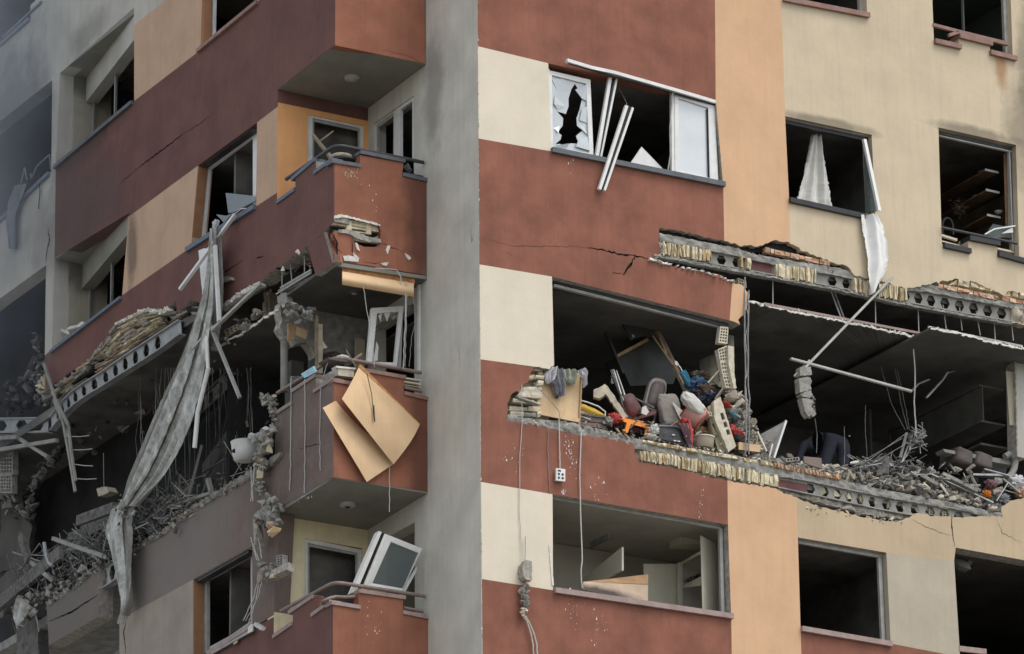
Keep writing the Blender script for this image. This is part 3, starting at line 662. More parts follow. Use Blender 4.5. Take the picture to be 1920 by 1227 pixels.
# layered brick torn open on the side facade
def layers(top, bot, fn, o, m, rows, seed=1, name='brick_row', seg=9, dep=.07, tight=1.0):
    g = random.Random(seed); T = pts(top, fn, o); Bt = pts(bot, fn, o); nn = -NY if fn in (R, B, N) else -NX; b = MB()
    for r_ in range(rows):
        t = g.uniform(0, .05)
        while t < 1:
            ln = g.uniform(.5, 1.6)/seg; t2 = min(1, t+ln); v0 = r_/rows+g.uniform(0, .25*tight)/rows; v1 = (r_+1-g.uniform(.05, .55)*tight)/rows
            if g.random() < .93:
                qs = [lerpP(T, t).lerp(lerpP(Bt, t), v0), lerpP(T, t2).lerp(lerpP(Bt, t2), v0+g.uniform(-.2, .2)/rows), lerpP(T, t2).lerp(lerpP(Bt, t2), v1), lerpP(T, t).lerp(lerpP(Bt, t), v1+g.uniform(-.2, .2)/rows)]
                d = nn*g.uniform(-.02, dep); mid0 = (qs[0]+qs[3])/2+nn*g.uniform(0, .03); mid1 = (qs[1]+qs[2])/2+nn*g.uniform(0, .03)
                F = [q+d for q in (qs[0], qs[1], mid1, qs[2], qs[3], mid0)]; Bk = [q-nn*.12 for q in F]
                b.add(F+Bk, [(0, 5, 2, 1), (5, 4, 3, 2)]+[(k, (k+1) % 6, 6+(k+1) % 6, 6+k) for k in range(6)], M[g.choice(m)])
            t = t2+g.uniform(.0, .02)
    return obj(name, b, BLD)
layers('181,664 205,632 222,608 253,591 276,582 305,580', '184,688 205,684 230,668 255,652 280,632 305,612', L, .05, ['brickY', 'brickY', 'brickP', 'edge'], 11, 3)
layers('103,722 137,702 170,680 200,668 240,656 300,622 338,595', '97,780 127,744 155,722 192,698 226,674 262,650 338,602', L, .07, ['brickP', 'edge', 'brickR', 'concrete', 'dark'], 5, 4, seg=14, dep=.09)
layers('74,702 84,690 88,720', '72,735 80,742 90,735', L, .06, ['brickY', 'edge'], 5, 5, seg=2)
layers('300,590 330,586 360,566 400,580 416,576', '330,604 345,600 370,590 400,592 420,585', L, .1, ['dark', 'edge', 'concrete'], 3, 6, seg=6)
strip('215,606 253,587 270,578 300,582 312,575', '218,609 254,592 272,584 300,590 318,582', L, -.02, .08, 'paper', 40, .02, 12, 'broken_plaster_edge')
strip('414,575 440,553 468,538 486,528', '416,582 441,560 470,545 490,535', L, -.02, .08, 'paper', 40, .018, 13, 'broken_plaster_edge')
strip('103,722 150,690 205,631', '105,725 152,694 208,636', L, 0, .06, 'edge', 50, .015, 14, 'broken_plaster_edge')
# top of the lower-left parapet: rough concrete
strip('87,1130 139,1095 181,1060', '88,1138 140,1103 182,1068', L, -.01, .3, 'concrete', 40, .03, 15)
strip('222,1040 250,1025 303,996 352,955 393,931 418,915 466,888 500,872', '223,1050 251,1034 304,1006 353,966 394,941 419,925 467,899 501,882', L, -.01, .3, 'concrete', 110, .03, 16)
strip('1235,456 1241,474 1224,486', '1239,455 1244,475 1228,488', R, .0, .1, 'edge', 12, .01, 17, 'broken_plaster_edge')
# white torn plaster on top of the fallen spandrel
ribs('1216,483 1262,497 1320,509 1376,527', '1216,490 1262,501 1320,512 1376,531', R, -.01, 'paper', 26, (.0, .035), 18, .35, 'torn_plaster', .5, None)
brickface('1384,521 1399,527 1400,540 1385,534', R, .1, 'brickP', (3, 2), 0)
# slab under the fallen spandrel: soffit and roller-blind channel
b = MB(); b.bar(R(1037, 527, .16), R(1362, 612, .16), .10, .07, M['railK']); b.bar(R(1037, 536, .17), R(1362, 616, .17), .06, .04, M['pvcD']); obj('window_head', b, BLD)
# hole in the middle balcony parapet: brick with long slots
b = MB(); b.plate(pts('626,408 713,422 713,436 625,421', B, .05), NY*.08, M['brickY']); b.plate(pts('625,432 700,446 714,440 713,458 664,452 640,438', B, .07), NY*.06, M['edge'])
obj('exposed_masonry', b, f2)
brickface('650,412 696,421 696,440 650,433', B, .03, 'brickY', (1, 3), 0, .06, parent=f2)
b = MB(); b.plate(pts('620,405 720,418 718,470 618,455', B, .125), NY*.02, M['dark']); obj('shade_backing', b, f2)  # dark sheet standing for the shade behind the parapet hole
b = MB(); b.plate(J('626,405 640,403 660,408 690,415 712,422', B, .008, .03)+J('712,425 690,419 660,412 640,408 626,411', B, .008, .03), -NY*.018, M['paper']); obj('torn_plaster', b, f2)
b = MB(); b.plate(J('634,431 660,434 690,445 712,450', B, .008, .03)+J('713,457 690,455 664,448 655,441 634,437', B, .008, .03), -NY*.03, M['edge']); obj('torn_plaster', b, f2)
for s in ('665,456 669,457 674,472 668,468', '726,461 731,462 726,478 723,470', '758,475 765,480 770,485 766,489 761,483', '642,481 652,480 672,484 671,492 645,490', '661,474 671,484 664,486', '712,494 728,493 724,499 717,498'):
    b = MB(); b.plate(J(s, B, .004, .03), -NY*.02, M['paper']); obj('torn_plaster', b, f2)
def crack(s, fn, wd=.009, seed=1, m='dark', parent=None, o=0):
    """crack drawn as a thin jagged sliver on the paint, its dark colour standing for the shade inside"""
    g = random.Random(seed); nn = -NY if fn in (R, B, N) else -NX
    ps = jag(pts(s, fn, -.0025+o), .012, .035, NY if fn in (R, B, N) else NX, seed); n = len(ps); up = []; lo = []
    for i, p in enumerate(ps):
        k = wd*(.25+.75*math.sin(math.pi*i/(n-1)))*g.uniform(.4, 1.1); d = (ps[min(i+1, n-1)]-ps[max(i-1, 0)]).normalized(); s_ = d.cross(nn)
        up.append(p+s_*k*.5); lo.append(p-s_*k*.5)
    b = MB(); b.add(up+lo, [(i, i+1, n+i+1, n+i) for i in range(n-1)], M[m]); b.add(up+lo, [(n+i, n+i+1, i+1, i) for i in range(n-1)], M[m]); obj('wall_crack', b, parent or BLD)
crack('1100,464 1130,469 1160,476 1190,480 1226,488', R, .03, 1); crack('1190,481 1183,495 1173,508 1168,516', R, .045, 2); crack('1168,514 1150,512 1146,522', R, .012, 3)
crack('905,446 960,462 1005,462 1060,462 1100,464', R, .006, 4); crack('950,472 960,480', R, .006, 5)
crack('252,320 290,292 330,262 345,250', L, .03, 6); crack('345,250 375,232 400,212', L, .012, 7); crack('225,345 252,320', L, .012, 8)
crack('90,430 93,450 88,470 86,490', L, .05, 9); crack('400,525 430,505 455,488', L, .02, 10); crack('480,485 495,480', L, .02, 11)
crack('240,1150 232,1185 236,1227', L, .03, 12); crack('92,1165 130,1150 184,1115', L, .03, 13, 'paper')
crack('620,433 632,455 632,475 640,490', B, .03, 14, parent=f2); crack('632,468 642,475', B, .015, 15, parent=f2); crack('660,448 662,475 672,488', B, .02, 16, parent=f2); crack('714,456 740,466 760,474', B, .012, 17, parent=f2); crack('682,490 700,494 728,493', B, .01, 18, parent=f2)
crack('1784,966 1785,985 1790,1025', R, .025, 19); crack('1710,975 1740,990 1785,1005', R, .008, 20); crack('1868,972 1880,1000 1915,1018', R, .008, 21)
crack('560,842 600,833', L, .012, 22); crack('720,95 760,103 795,120', B, .006, 23, parent=f3)
# paint splashes where debris scraped the wall
g = random.Random(77)
def splash(cx, cy, w_, h_, n, fn, m='paper', tilt=0):
    b = MB(); nn = -NY if fn in (R, B, N) else -NX
    for i in range(n):
        u, v = g.gauss(0, .3), g.gauss(0, .4); p = fn(cx+u*w_+v*tilt, cy+v*h_, -.003); s = abs(g.gauss(0, .004))+.0018; k = g.uniform(1, 4)
        q = [p+V((s, 0, 0)) if fn in (R, B) else p+V((0, s, 0)), p+NZ*s*k, p-(V((s, 0, 0)) if fn in (R, B) else V((0, s, 0))), p-NZ*s*g.uniform(.6, 2)]
        b.plate(q, nn*.001, M[m])
    obj('plaster_splash', b, BLD)
splash(1070, 850, 14, 50, 60, R, tilt=10); splash(960, 865, 40, 60, 14, R); splash(1120, 925, 50, 30, 16, R); splash(1056, 924, 10, 8, 24, R); splash(1315, 940, 6, 80, 20, R, tilt=-12)
splash(1080, 1140, 30, 60, 20, R); splash(1120, 1180, 30, 60, 18, R); splash(1070, 308, 20, 20, 9, R); splash(655, 325, 30, 12, 60, B, 'tan2'); splash(700, 1170, 60, 60, 14, B); splash(700, 375, 60, 40, 8, B); splash(570, 935, 30, 14, 18, L)
# ================================================================ windows (parts of the building)
def fr(outer, inner, fn, o, th, m, parent=None, name='window_frame', glassm=None, go=.03, mside=None):
    """frame = outline with a hole; optional pane"""
    nn = NY if fn in (R, B, N) else NX; b = MB(); a, c = pts(outer, fn, o), pts(inner, fn, o)
    b.ring(a, c, nn*th, M[m]); f = obj(name, b, parent or BLD)
    if glassm:
        g_ = MB(); cc = [q+nn*go for q in c]; k = sum(cc, V((0, 0, 0)))/len(cc); cc = [k+(q-k)*1.04 for q in cc]
        g_.plate(cc, nn*.006, M[glassm]); obj('pane', g_, f)
    return f
def barpx(b, a, c, w, th, m, fn, o):
    p, q = fn(*a, o) if len(a) == 2 else fn(*a), fn(*c, o) if len(c) == 2 else fn(*c)
    nn = -NY if fn in (R, B, N) else -NX; d = (q-p).normalized(); s = d.cross(nn).normalized()
    return b.box(p-s*w/2, q-p, s*w, -nn*th, M[m])
def bars(name, lst, fn, o, m, parent=None, th=.05, label=None):
    b = MB()
    for a, c, w in lst: barpx(b, a, c, w, th, m, fn, o)
    return obj(name, b, parent or BLD, label)
# torn window of the red column, upper floor
for q_ in (((1262, 171), (1263, 324), .06), ((1336, 190), (1344, 343), .06), ((1029, 130), (1032, 280), .03)): bars('window_frame', [q_], R, .06, 'pvc')
wf = fr('1029,132 1107,150 1113,292 1032,279', '1035,141 1099,157 1105,287 1037,277', R, .07, .05, 'pvc', name='sash')
star = '1078,157.5 1092,181 1087,205 1081,222 1082,236 1092,245 1080,255 1085,270 1070,269 1058,276 1050,270 1041,271 1051,262 1053,254 1046,248 1055,236 1056,222 1044,209 1061,214 1066,200 1066,185 1071,168'
b = MB(); b.plate(pts('1034,140 1100,156 1106,288 1036,278', R, .10), NY*.006, M['glassC'], None, [pts(star, R, .10)]); obj('pane', b, wf)
g = random.Random(5)
for s in ('1036,150 1060,147 1064,168 1048,176', '1040,180 1060,178 1062,200 1046,206 1038,196', '1079,168 1098,160 1100,190 1090,186', '1090,205 1102,200 1103,232 1086,226', '1038,240 1050,236 1046,250', '1084,262 1104,256 1105,284 1078,276', '1040,274 1066,270 1062,281', '1086,240 1098,236 1102,254'):
    q = pts(s, R, .09); q = [p+NY*g.uniform(-.03, .015) for p in q]; b = MB(); b.plate(q, NY*.004, M[g.choice(['glassC', 'glassW', 'glassC'])]); obj('glass_shard', b, wf)
w2 = fr('1265,170 1340,195 1346,342 1266,323', '1272,184 1328,202 1331,334 1273,319', R, .05, .05, 'pvc', name='sash', glassm='glassW')
bars('gasket', [((1327, 204), (1330, 334), .012)], R, .045, 'gasket', w2)
b = MB(); b.tube([R(1262, 170, .0), R(1256, 240, .02), R(1257, 290, .02), R(1252, 322, .03)], .012, M['pvcD'], 6); obj('gasket', b, w2)
t = thing('window_rail', 'bent white rail torn out over the head of the broken red-wall window', 'window rail', R(1061, 115, -.06))
b = MB(); ps = [R(1062, 114, -.10), R(1108, 128, -.06), R(1150, 137, -.04), R(1262, 169, -.02), R(1340, 192, .02)]
for a, c in zip(ps, ps[1:]): b.bar(a, c, .06, .05, M['pvc'])
obj('rail', b, t); b = MB(); b.bar(R(1066, 119, -.08), R(1340, 197, .04), .02, .02, M['gasket']); obj('gasket', b, t)
t = thing('window_mullion', 'pair of white mullion strips leaning inside the torn window opening', 'mullion', R(1121, 294, .1))
bars('strip', [((1146, 139), (1120, 294), .05)], R, .02, 'pvc', t); bars('strip', [((1158, 142), (1127, 295), .03)], R, .02, 'pvc', t)
bars('gasket', [((1152, 140), (1123.5, 295), .02)], R, .035, 'gasket', t)
t = thing('window_profile', 'double white window profile hanging down over the grey sill', 'window profile', R(1128, 356, -.12))
bars('strip', [((1176, 198), (1125, 355), .045)], R, -.12, 'pvc', t); bars('strip', [((1187, 202), (1134, 357), .035)], R, -.12, 'pvc', t)
bars('gasket', [((1182, 200), (1129.5, 355), .045)], R, -.10, 'gasket', t)
b = MB(); b.plate(pts('1181,308 1203,275.5 1248,322', R, .2), NY*.02, M['pvc']); single('white_board', b, 'white triangular board corner standing behind the grey sill of the red-wall window', 'board')
b = MB(); b.tube([R(1156, 162, .3), R(1166, 175, .3), R(1176, 196, .1)], .004, M['pvcD'], 5); single('wire', b, 'thin wire inside the torn window above the hanging double profile', 'wire')

# window with the white curtain
bars('window_frame', [((1472, 227), (1632, 262), .07), ((1630, 260), (1636, 405), .06)], R, .1, 'railK')
bars('window_frame', [((1472, 221), (1634, 256), .03)], R, .06, 'pvcD')
M['cloth'] = mat('white_cloth', (.62, .61, .56), .9, .08, 4, 0, .4, 90, sheen=.2, dust=.15)
M['clothW'] = mat('white_satin_cloth', (.76, .76, .73), .7, .05, 4, 0, .2, 60, sheen=.3)
M['clothD'] = mat('grimy_grey_cloth', (.33, .33, .30), .92, .3, 2.6, .8, .5, 60, dust=.6, dustcol=(.15, .14, .12))
M['clothG'] = mat('dirty_grey_cloth', (.55, .57, .54), .92, .22, 2.6, .75, .5, 60, dust=.75, dustcol=(.20, .185, .15))
M['clothS'] = mat('smoky_cloth', (.20, .22, .24), .9, .2, 3, 0, .4, 60)
def cloth(left, right, fn, o, folds, amp, m, rows=22, cols=36, seed=1, grow=1.0, ph=0):
    g = random.Random(seed); Lp = pts(left, fn, o) if isinstance(left, str) else left; Rp = pts(right, fn, o) if isinstance(right, str) else right
    nn = NY if fn in (R, B, N) else NX; fq = [g.uniform(-1, 1) for _ in range(6)]; G = []
    for i in range(rows+1):
        v = i/rows; row = []; a, c = lerpP(Lp, v), lerpP(Rp, v)
        for j in range(cols+1):
            u = j/cols
            d = math.sin(u*folds*6.283+ph+fq[0]*2*v+.6*math.sin(3*v+fq[1]*3)*u)+.45*math.sin(u*folds*2.3*6.283+fq[2]*6+2*v)+.3*noise.noise(V((u*5, v*6, seed)))
            d *= amp*(grow+(1-grow)*v)
            row.append(a.lerp(c, u)+nn*d)
        G.append(row)
    for i in range(1, rows):
        e0 = .05*noise.noise(V((i*.9, seed, 0)))+g.uniform(-.02, .02); e1 = .05*noise.noise(V((i*.9, seed+9, 0)))+g.uniform(-.02, .02)
        if i in (rows//3, rows*2//3, rows-3): e1 -= .10*g.random()
        r0 = G[i][:]; w_ = (r0[-1]-r0[0])
        for j in range(cols+1): G[i][j] = r0[j]+w_*(e0*(1-j/cols)**3+e1*(j/cols)**3)
    b = MB(); b.sheet(G, nn*.003, M[m]); return b
single('curtain', cloth('1523,252 1512,300 1502,340 1493,373', '1540,256 1548,300 1556,350 1562,390', R, .28, 2.2, .04, 'cloth', 40, 50, seed=3), 'white curtain gathered in a cone inside the black window opening', 'curtain')
single('hanging_cloth', cloth('1616,402 1618,427 1622,450 1626,480 1628,520 1633,553', '1650,403 1660,420 1666,450 1669,480 1663,508 1640,548', R, -.09, 1.3, .045, 'clothW', 40, 50, seed=9), 'white cloth draped from the dark sill down over the cream wall', 'cloth')
t = obj('window_sash', MB().rock(R(1640, 405, .1), (.04, .04, .03), M['pvcD'], random.Random(1)), BLD)
b = MB(); b.plate([R(1619, 264, .05), R(1624, 262, -.02), R(1650, 395, -.2), R(1622, 400, .1)], V((.01, .01, 0)), M['glassD']); obj('pane', b, t)
bars('sash_frame', [((1622, 261, -.03), (1650, 395, -.22), .05)], R, 0, 'pvc', t)
# sooty kitchen window
bars('window_frame', [((1760, 247), (1903, 279), .07), ((1900, 276), (1906, 478), .09)], R, .12, 'sillG')
bars('window_frame', [((1760, 254), (1900, 285), .02), ((1893, 283), (1900, 470), .02)], R, .1, 'pvcD')
bars('brick_jamb', [((1887, 288), (1892, 448), .04)], R, .3, 'brickR')
b = MB(); b.tube([R(1766, 427, -.05), R(1907, 457, -.05)], .022, M['railK'], 10); obj('handrail', b, BLD)
bars('window_frame', [((1766, 441), (1795, 450), .035), ((1766, 452), (1800, 461), .02)], R, .12, 'cream'); bars('window_frame', [((1870, 466), (1903, 473), .03)], R, .12, 'cream')
M['shelf'] = mat('shelf_wood', (.16, .10, .06), .6, .25, 6, 0, .1, 30)
M['ceram'] = mat('white_ceramic', (.6, .6, .58), .35, .05, 8, 0, .02, 30)
for k, (pa, pb, lab) in enumerate((((1836, 328), (1886, 316), 'top shelf with a white box in the sooty kitchen'), ((1824, 391), (1882, 357), 'middle shelf with a white bowl in the sooty kitchen'), ((1828, 433), (1884, 404), 'lowest shelf with a white bowl end in the sooty kitchen'))):
    xx = 9.32; z = onx(*pb, xx-.02).z; a = V((xx, .42, z)); c = V((xx, 1.75, z)); b = MB(); b.box(c, a-c, V((-.24, 0, 0)), V((0, 0, .02)), M['shelf'])
    t = thing('wall_shelf', lab, 'shelf', c); obj('shelf_board', b, t)
    b = MB(); b.box(a+V((-.25, -.01, -.005)), V((.25, 0, 0)), V((0, .01, 0)), V((0, 0, .035)), M['pvcD']); obj('bracket', b, t)
for px, py, o, s, lab in ((1834, 374, 1.3, .09, 'white bowl lying on the middle kitchen shelf'), (1873, 402, .7, .07, 'white bowl at the near end of the lowest kitchen shelf')):
    c = R(px, py, o); b = MB(); b.tube([c, c+NZ*.02, c+NZ*.045, c+NZ*.046], [s*.4, s*.8, s, s*.9], M['ceram'], 14); single('bowl', b, lab, 'bowl')
b = MB(); b.tube([R(1836, 326, 1.2), R(1852, 322, 1.1)], .05, M['ceram'], 10); single('white_jar', b, 'white jar lying on the top kitchen shelf', 'jar')
b = MB(); b.tube([R(1767, 441, .5), R(1767, 420, .5), R(1770, 412, .5), R(1776, 409, .5), R(1782, 412, .5), R(1786, 420, .5), R(1787, 441, .5)], .018, M['gasket'], 8); single('tap_spout', b, 'dark arched tap spout at the left of the sooty kitchen window', 'tap')
b = MB(); g = random.Random(8); c = R(1798, 388, .9)
for i in range(110):
    d = V((g.gauss(0, .06), g.gauss(0, .03), g.gauss(0, .08))); b.rock(c+d, (.06, .02, .01), M['shelf'] if i % 3 else M['gasket'], g)
single('dried_wreath', b, 'charred dried wreath hanging on the kitchen back wall', 'wreath')
b = MB(); b.plate([R(1848, 440, .15), R(1862, 420, .3), R(1880, 424, .25), R(1900, 430, .1), R(1898, 446, .1), R(1866, 446, .12)], NY*.01, M['glassD']); b.bar(R(1846, 440, .05), R(1864, 430, .05), .03, .02, M['pvc']); b.bar(R(1864, 430, .05), R(1903, 424, .05), .03, .02, M['pvc']); b.plate([R(1878, 438, .06), R(1899, 426, .06), R(1900, 436, .06)], NY*.01, M['pvc'])
single('broken_frame', b, 'broken white frame and grey shards lying behind the dark kitchen rail', 'broken frame')
# top right window
bars('handrail', [((1750, 46), (1799, 59), .05), ((1797, 59), (1891, 82), .06), ((1780, 66), (1798, 60), .05)], R, -.02, 'sillT')
bars('window_frame', [((1884, -40), (1890, 100), .09)], R, .1, 'pvcD'); bars('curtain_track', [((1805, -30), (1808, 58), .02)], R, .8, 'greenroom')
bars('window_frame', [((1614, -40), (1618, 26), .09)], R, .12, 'pvcD')
# window beneath, cream part
bars('window_frame', [((1497, 1015), (1655, 1043), .06), ((1650, 1045), (1657, 1203), .06)], R, .1, 'pvcD'); bars('window_frame', [((1657, 1045), (1664, 1203), .05)], R, .12, 'sillG')
# bottom right opening
bars('window_rail', [((1799, 1216), (1850, 1222), .08)], R, -.01, 'sillR')
b = MB(); b.rock(R(1800, 1060, .35), (.25, .2, .4), M['sootwall'], random.Random(2)); b.rock(R(1815, 1050, .5), (.3, .2, .25), M['sootwall'], random.Random(3)); obj('broken_ceiling', b, BLD)

# bottom window of the red column: the lit room
RB = thing('interior_wall_box', 'pale ceiling box with a dark vent grille in the room of the lowest red-column window', 'ceiling box', (2.2, 2.6, -.6))
xb = 2.30; b = MB(); b.bb(xb, 4.5, 2.1, 4.5, -.62, .05, M['room']); obj('box_body', b, RB)
b = MB(); q = [onx(1106, 1029, xb-.012), onx(1142, 1011, xb-.012), onx(1142, 999, xb-.012), onx(1106, 1017, xb-.012)]; b.plate(q, NX*.01, M['gasket']); 
for i in range(4): b.bar(q[0].lerp(q[3], (i+.5)/4)-NX*.004, q[1].lerp(q[2], (i+.5)/4)-NX*.004, .008, .006, M['pvcD'])
obj('vent_grille', b, RB)
M['melamine'] = mat('cream_melamine', (.60, .57, .45), .6, .06, 3, 0, .05, 20)
b = MB(); q = [onx(1093, 1085, 2.5), onx(1166, 1026, 2.5), onx(1166, 1070, 2.5), onx(1093, 1110, 2.5)]; b.plate(q, NX*.03, M['melamine']); single('cupboard_body', b, 'long cream cabinet side under the ceiling box', 'cabinet')
b = MB(); b.plate([R(1207, 1057.5, 1.3), R(1272, 1058, 1.3), R(1273, 1150, 1.3), R(1207, 1150, 1.3)], NY*.02, M['melamine']); single('loose_door_panel', b, 'square cream cabinet door standing open inside the lowest red-column window', 'door panel')
b = MB(); b.plate([R(*q_) for q_ in ((1167, 1029, 2.6), (1254, 1044, 2.6), (1254, 1075, 2.6), (1207, 1090, 2.6), (1140, 1090, 2.6), (1167, 1070, 2.6))], NY*.02, M['dark']); obj('cupboard_shade_plate', b, BLD)  # flat dark plate painted as the shade inside the cupboard opening
t = thing('open_cupboard', 'cream cupboard with two shelves beside the right jamb of the lit room window', 'cupboard', R(1300, 1150, .9))
def p3(s): return pts(s, R)
b = MB(); b.plate(p3('1272,1055,1.2 1280,1055,1.2 1280,1150,1.2 1272,1150,1.2'), NY*.03, M['melamine']); obj('side_panel', b, t)
for s in ('1280,1053,1.2 1314,1033,.6 1314,1039,.6 1280,1058,1.2', '1280,1098,1.2 1314,1081,.6 1314,1098,.6 1282,1101,1.2'):
    b = MB(); b.plate(p3(s), NY*.03, M['melamine']); obj('shelf', b, t)
b = MB(); b.plate(p3('1280,1058,1.25 1320,1040,1.25 1320,1160,1.25 1280,1150,1.25'), NY*.02, M['room']); obj('back_panel', b, t)
b = MB(); b.plate(p3('1276,985,1.0 1342,997,1.0 1342,1022,1.0 1276,1019,1.0'), NY*.3, M['melamine']); obj('top_box', b, t)
b = MB()
for i in range(10): b.rock(R(1286+i*3, 1090-i*1.2, .95), (.09, .06, .07), M[('sootwall', 'gasket')[i % 2]])
obj('folded_things', b, t)
b = MB(); b.plate(p3('1313,1004,.35 1342,1019,.55 1343,1147,.55 1317,1145,.35'), V((.015, .02, 0)), M['melamine'], M['pvc']); single('loose_door_panel', b, 'narrow tall cream door ajar next to the right jamb of the lit room window', 'door panel')
bars('window_frame', [((1352, 990), (1356, 1150), .05), ((1037, 934), (1352, 990), .035)], R, .12, 'pvcD')
M['ply'] = mat('birch_plywood', (.72, .50, .29), .6, .08, 2.5, .12, .08, 20, spec=.35)
M['plyE'] = mat('orange_plywood_edge', (.55, .27, .11), .7, .3, 12, 0, .2, 30)
M['plyB'] = mat('brown_plywood', (.36, .215, .11), .7, .15, 6, .2, .1, 30)
M['plyD'] = mat('scorched_plywood', (.50, .38, .27), .7, .15, 3, .2, .1, 20, soot=[((2.0, .0, -1.32), (.62, 1, .13), SOOT, .95)])
t = thing('warped_plywood', 'two warped plywood panels fanned open on the reddish sill', 'plywood panel', R(1100, 1110, .05))
b = MB(); b.plate(p3('1094,1091,.05 1150,1085,.2 1215,1077,.3 1215,1096,.25 1150,1093,.1'), NY*.012, M['plyB'], M['paper']); obj('upper_panel', b, t)
G = [[R(1094+121*u, (1091+u*6)*(1-v)+(1105+27*u)*v, .02+.05*math.sin(3*u)-.05*v) for u in [i/12 for i in range(13)]] for v in [j/6 for j in range(7)]]
b = MB(); b.sheet(G, NY*.012, M['plyD'], M['paper']); obj('lower_panel', b, t)
b = MB(); g = random.Random(4)
for i in range(60):
    px = g.uniform(1042, 1365); py = 1107+(px-1038)*.166-2; b.rock(R(px, py, g.uniform(-.02, .12)), g.uniform(.015, .045)*(1.6 if px < 1100 else 1), M[g.choice(['paper', 'edge', 'concrete'])], g)
tag(obj('sill_debris', b), 'crumbs of white plaster scattered along the reddish sill of the lit room', 'debris', kind='stuff')
bars('window_frame', [((1031, 1022), (1037, 1098), .03)], R, -.012, 'paper')

# side facade windows
fr('376,92 487,0 490,-60 379,-60', '398,75 480,7 483,-60 401,-60', L, .16, .06, 'pvc')
b = MB(); b.plate(pts('376,92 379,-60 383,-60 381,90', L, .004), NX*.14, M['reveal']); obj('jamb_reveal', b, BLD)
fr('372,311 482,230 480,387 355,466', '391,318 474,256 474,392 379,452', L, .17, .05, 'pvc')
fr('362,1087 473,1024 473,1170 362,1240', '388,1080 470,1038 470,1165 388,1225', L, .18, .05, 'pvcD')
b = MB(); b.bar(L(372, 318, .1), L(482, 238, .1), .12, .08, M['railK']); obj('window_head', b, BLD)
b = MB(); b.bar(L(364, 1093, .1), L(473, 1031, .1), .12, .10, M['railK']); obj('window_head', b, BLD)
for m_, s in (('reveal', '372,313 374,316 361,457 358.5,456'), ('reveal', '363,1090 366,1092 366,1236 363,1236')):
    b = MB(); q = pts(s, L, .004); b.plate([q[0]+V((0, -.012, 0)), q[0]+V((.15, -.012, 0)), q[3]+V((.15, -.012, 0)), q[3]+V((0, -.012, 0))], NY*.01, M[m_]); obj('jamb_reveal', b, BLD)
t = thing('glass_debris', 'dark triangular glass fragments standing in the left window above the long curtain', 'broken glass', L(440, 400, .1))
for s in ('423,362 480,368 480,376 440,398 428,400', '405,402 424,405 436,400 420,418'):
    b = MB(); b.plate(pts(s, L, .12), NX*.006, M['glassD']); obj('glass_fragment', b, t)
# windows behind the balconies
fr('577,213 682,236 682,330 577,330', '586,221 676,241 676,330 586,330', N, .02, .05, 'pvc'); fr('586,221 676,241 676,320 586,320', '589,228 672,246 672,320 589,320', N, .05, .03, 'pvcD')
fr('572,1010 678,1031 678,1120 572,1120', '577,1018 672,1037 672,1120 577,1120', N, .02, .05, 'pvc'); fr('577,1018 672,1037 672,1120 577,1120', '580,1025 667,1041 667,1120 580,1120', N, .05, .02, 'pvcD')
fr('697,232 742,204 742,300 697,300', '704,236 738,211 738,300 704,300', P, .03, .05, 'pvc')
fr('742,205 776,182 776,300 741,300', '750,206 773,190 773,300 750,300', P, .02, .05, 'pvc')
fr('706,236 742,210 741,300 706,300', '709,240 738,218 737,300 709,300', P, .05, .03, 'pvcD')
b = MB(); b.bb(.5, .52, 2.5, 2.7, 4.5, 6.0, M['pvc']); obj('inner_door', b, BLD)
bars('window_frame', [((784, 526), (784, 700), .06)], P, -.02, 'pvc')
t = thing('crossed_batten', 'crossed pale wooden battens leaning behind the blue-grey capped balcony', 'batten', N(620, 296, -.6))
bars('batten', [((588, 252), (625, 298), .035)], N, -.3, 'brickP', t); bars('batten', [((601, 264), (625, 246), .022)], N, -.27, 'brickP', t); bars('batten', [((617, 288), (626, 302), .05)], N, -.9, 'brickP', t)
c = B(640, 293, .3); b = MB(); b.tube([c-NZ*.05, c-NZ*.03, c, c+NZ*.01], [.15, .16, .15, .1], M['brickP'], 20); b.tube([c-NZ*.09+V((.05, 0, 0)), c-NZ*.07+V((.05, 0, 0))], [.2, .2], M['railK'], 18)
single('planter_tray', b, 'round stone-coloured tray on the corner of the upper balcony parapet', 'tray')
b = MB(); b.rock(B(765, 316, .1), (.14, .1, .08), M['glassD'], random.Random(1), smooth=False); single('plastic_bag', b, 'crumpled translucent bag in the notch of the upper balcony', 'bag')
# far wing
single('curtain', cloth('28,348 18,378 12,410 16,440 18,467', '50,345 44,370 32,400 30,430 31,467', L, -.08, 2, .03, 'clothS', 16, 20, 4), 'grey curtain rag hanging outside the bluish smoky window, far left', 'curtain')
t = thing('bent_window_frame', 'thin bent white window frame in the bluish smoky opening', 'window frame', L(60, 340, .05))
for a, c in (((50, 338), (45, 315)), ((45, 315), (38, 345)), ((58, 335), (68, 312)), ((68, 312), (92, 290)), ((92, 290), (94, 318)), ((58, 335), (56, 325))):
    b = MB(); barpx(b, a, c, .02, .02, 'clothS', L, .05); obj('frame_piece', b, t)
b = MB(); c = L(40, 238, .7); b.tube([c, c-NZ*.05], [.13, .1], M['pvcD'], 16); single('ceiling_lamp', b, 'round lamp on the ceiling of the smoky room, far left', 'lamp')
b = MB(); b.tube([L(72, 322, -.03), L(75, 360, -.03), L(72, 392, -.03)], .008, M['gasket'], 5); single('cable', b, 'short dark cable hanging under the smoky window sill, far left', 'cable')
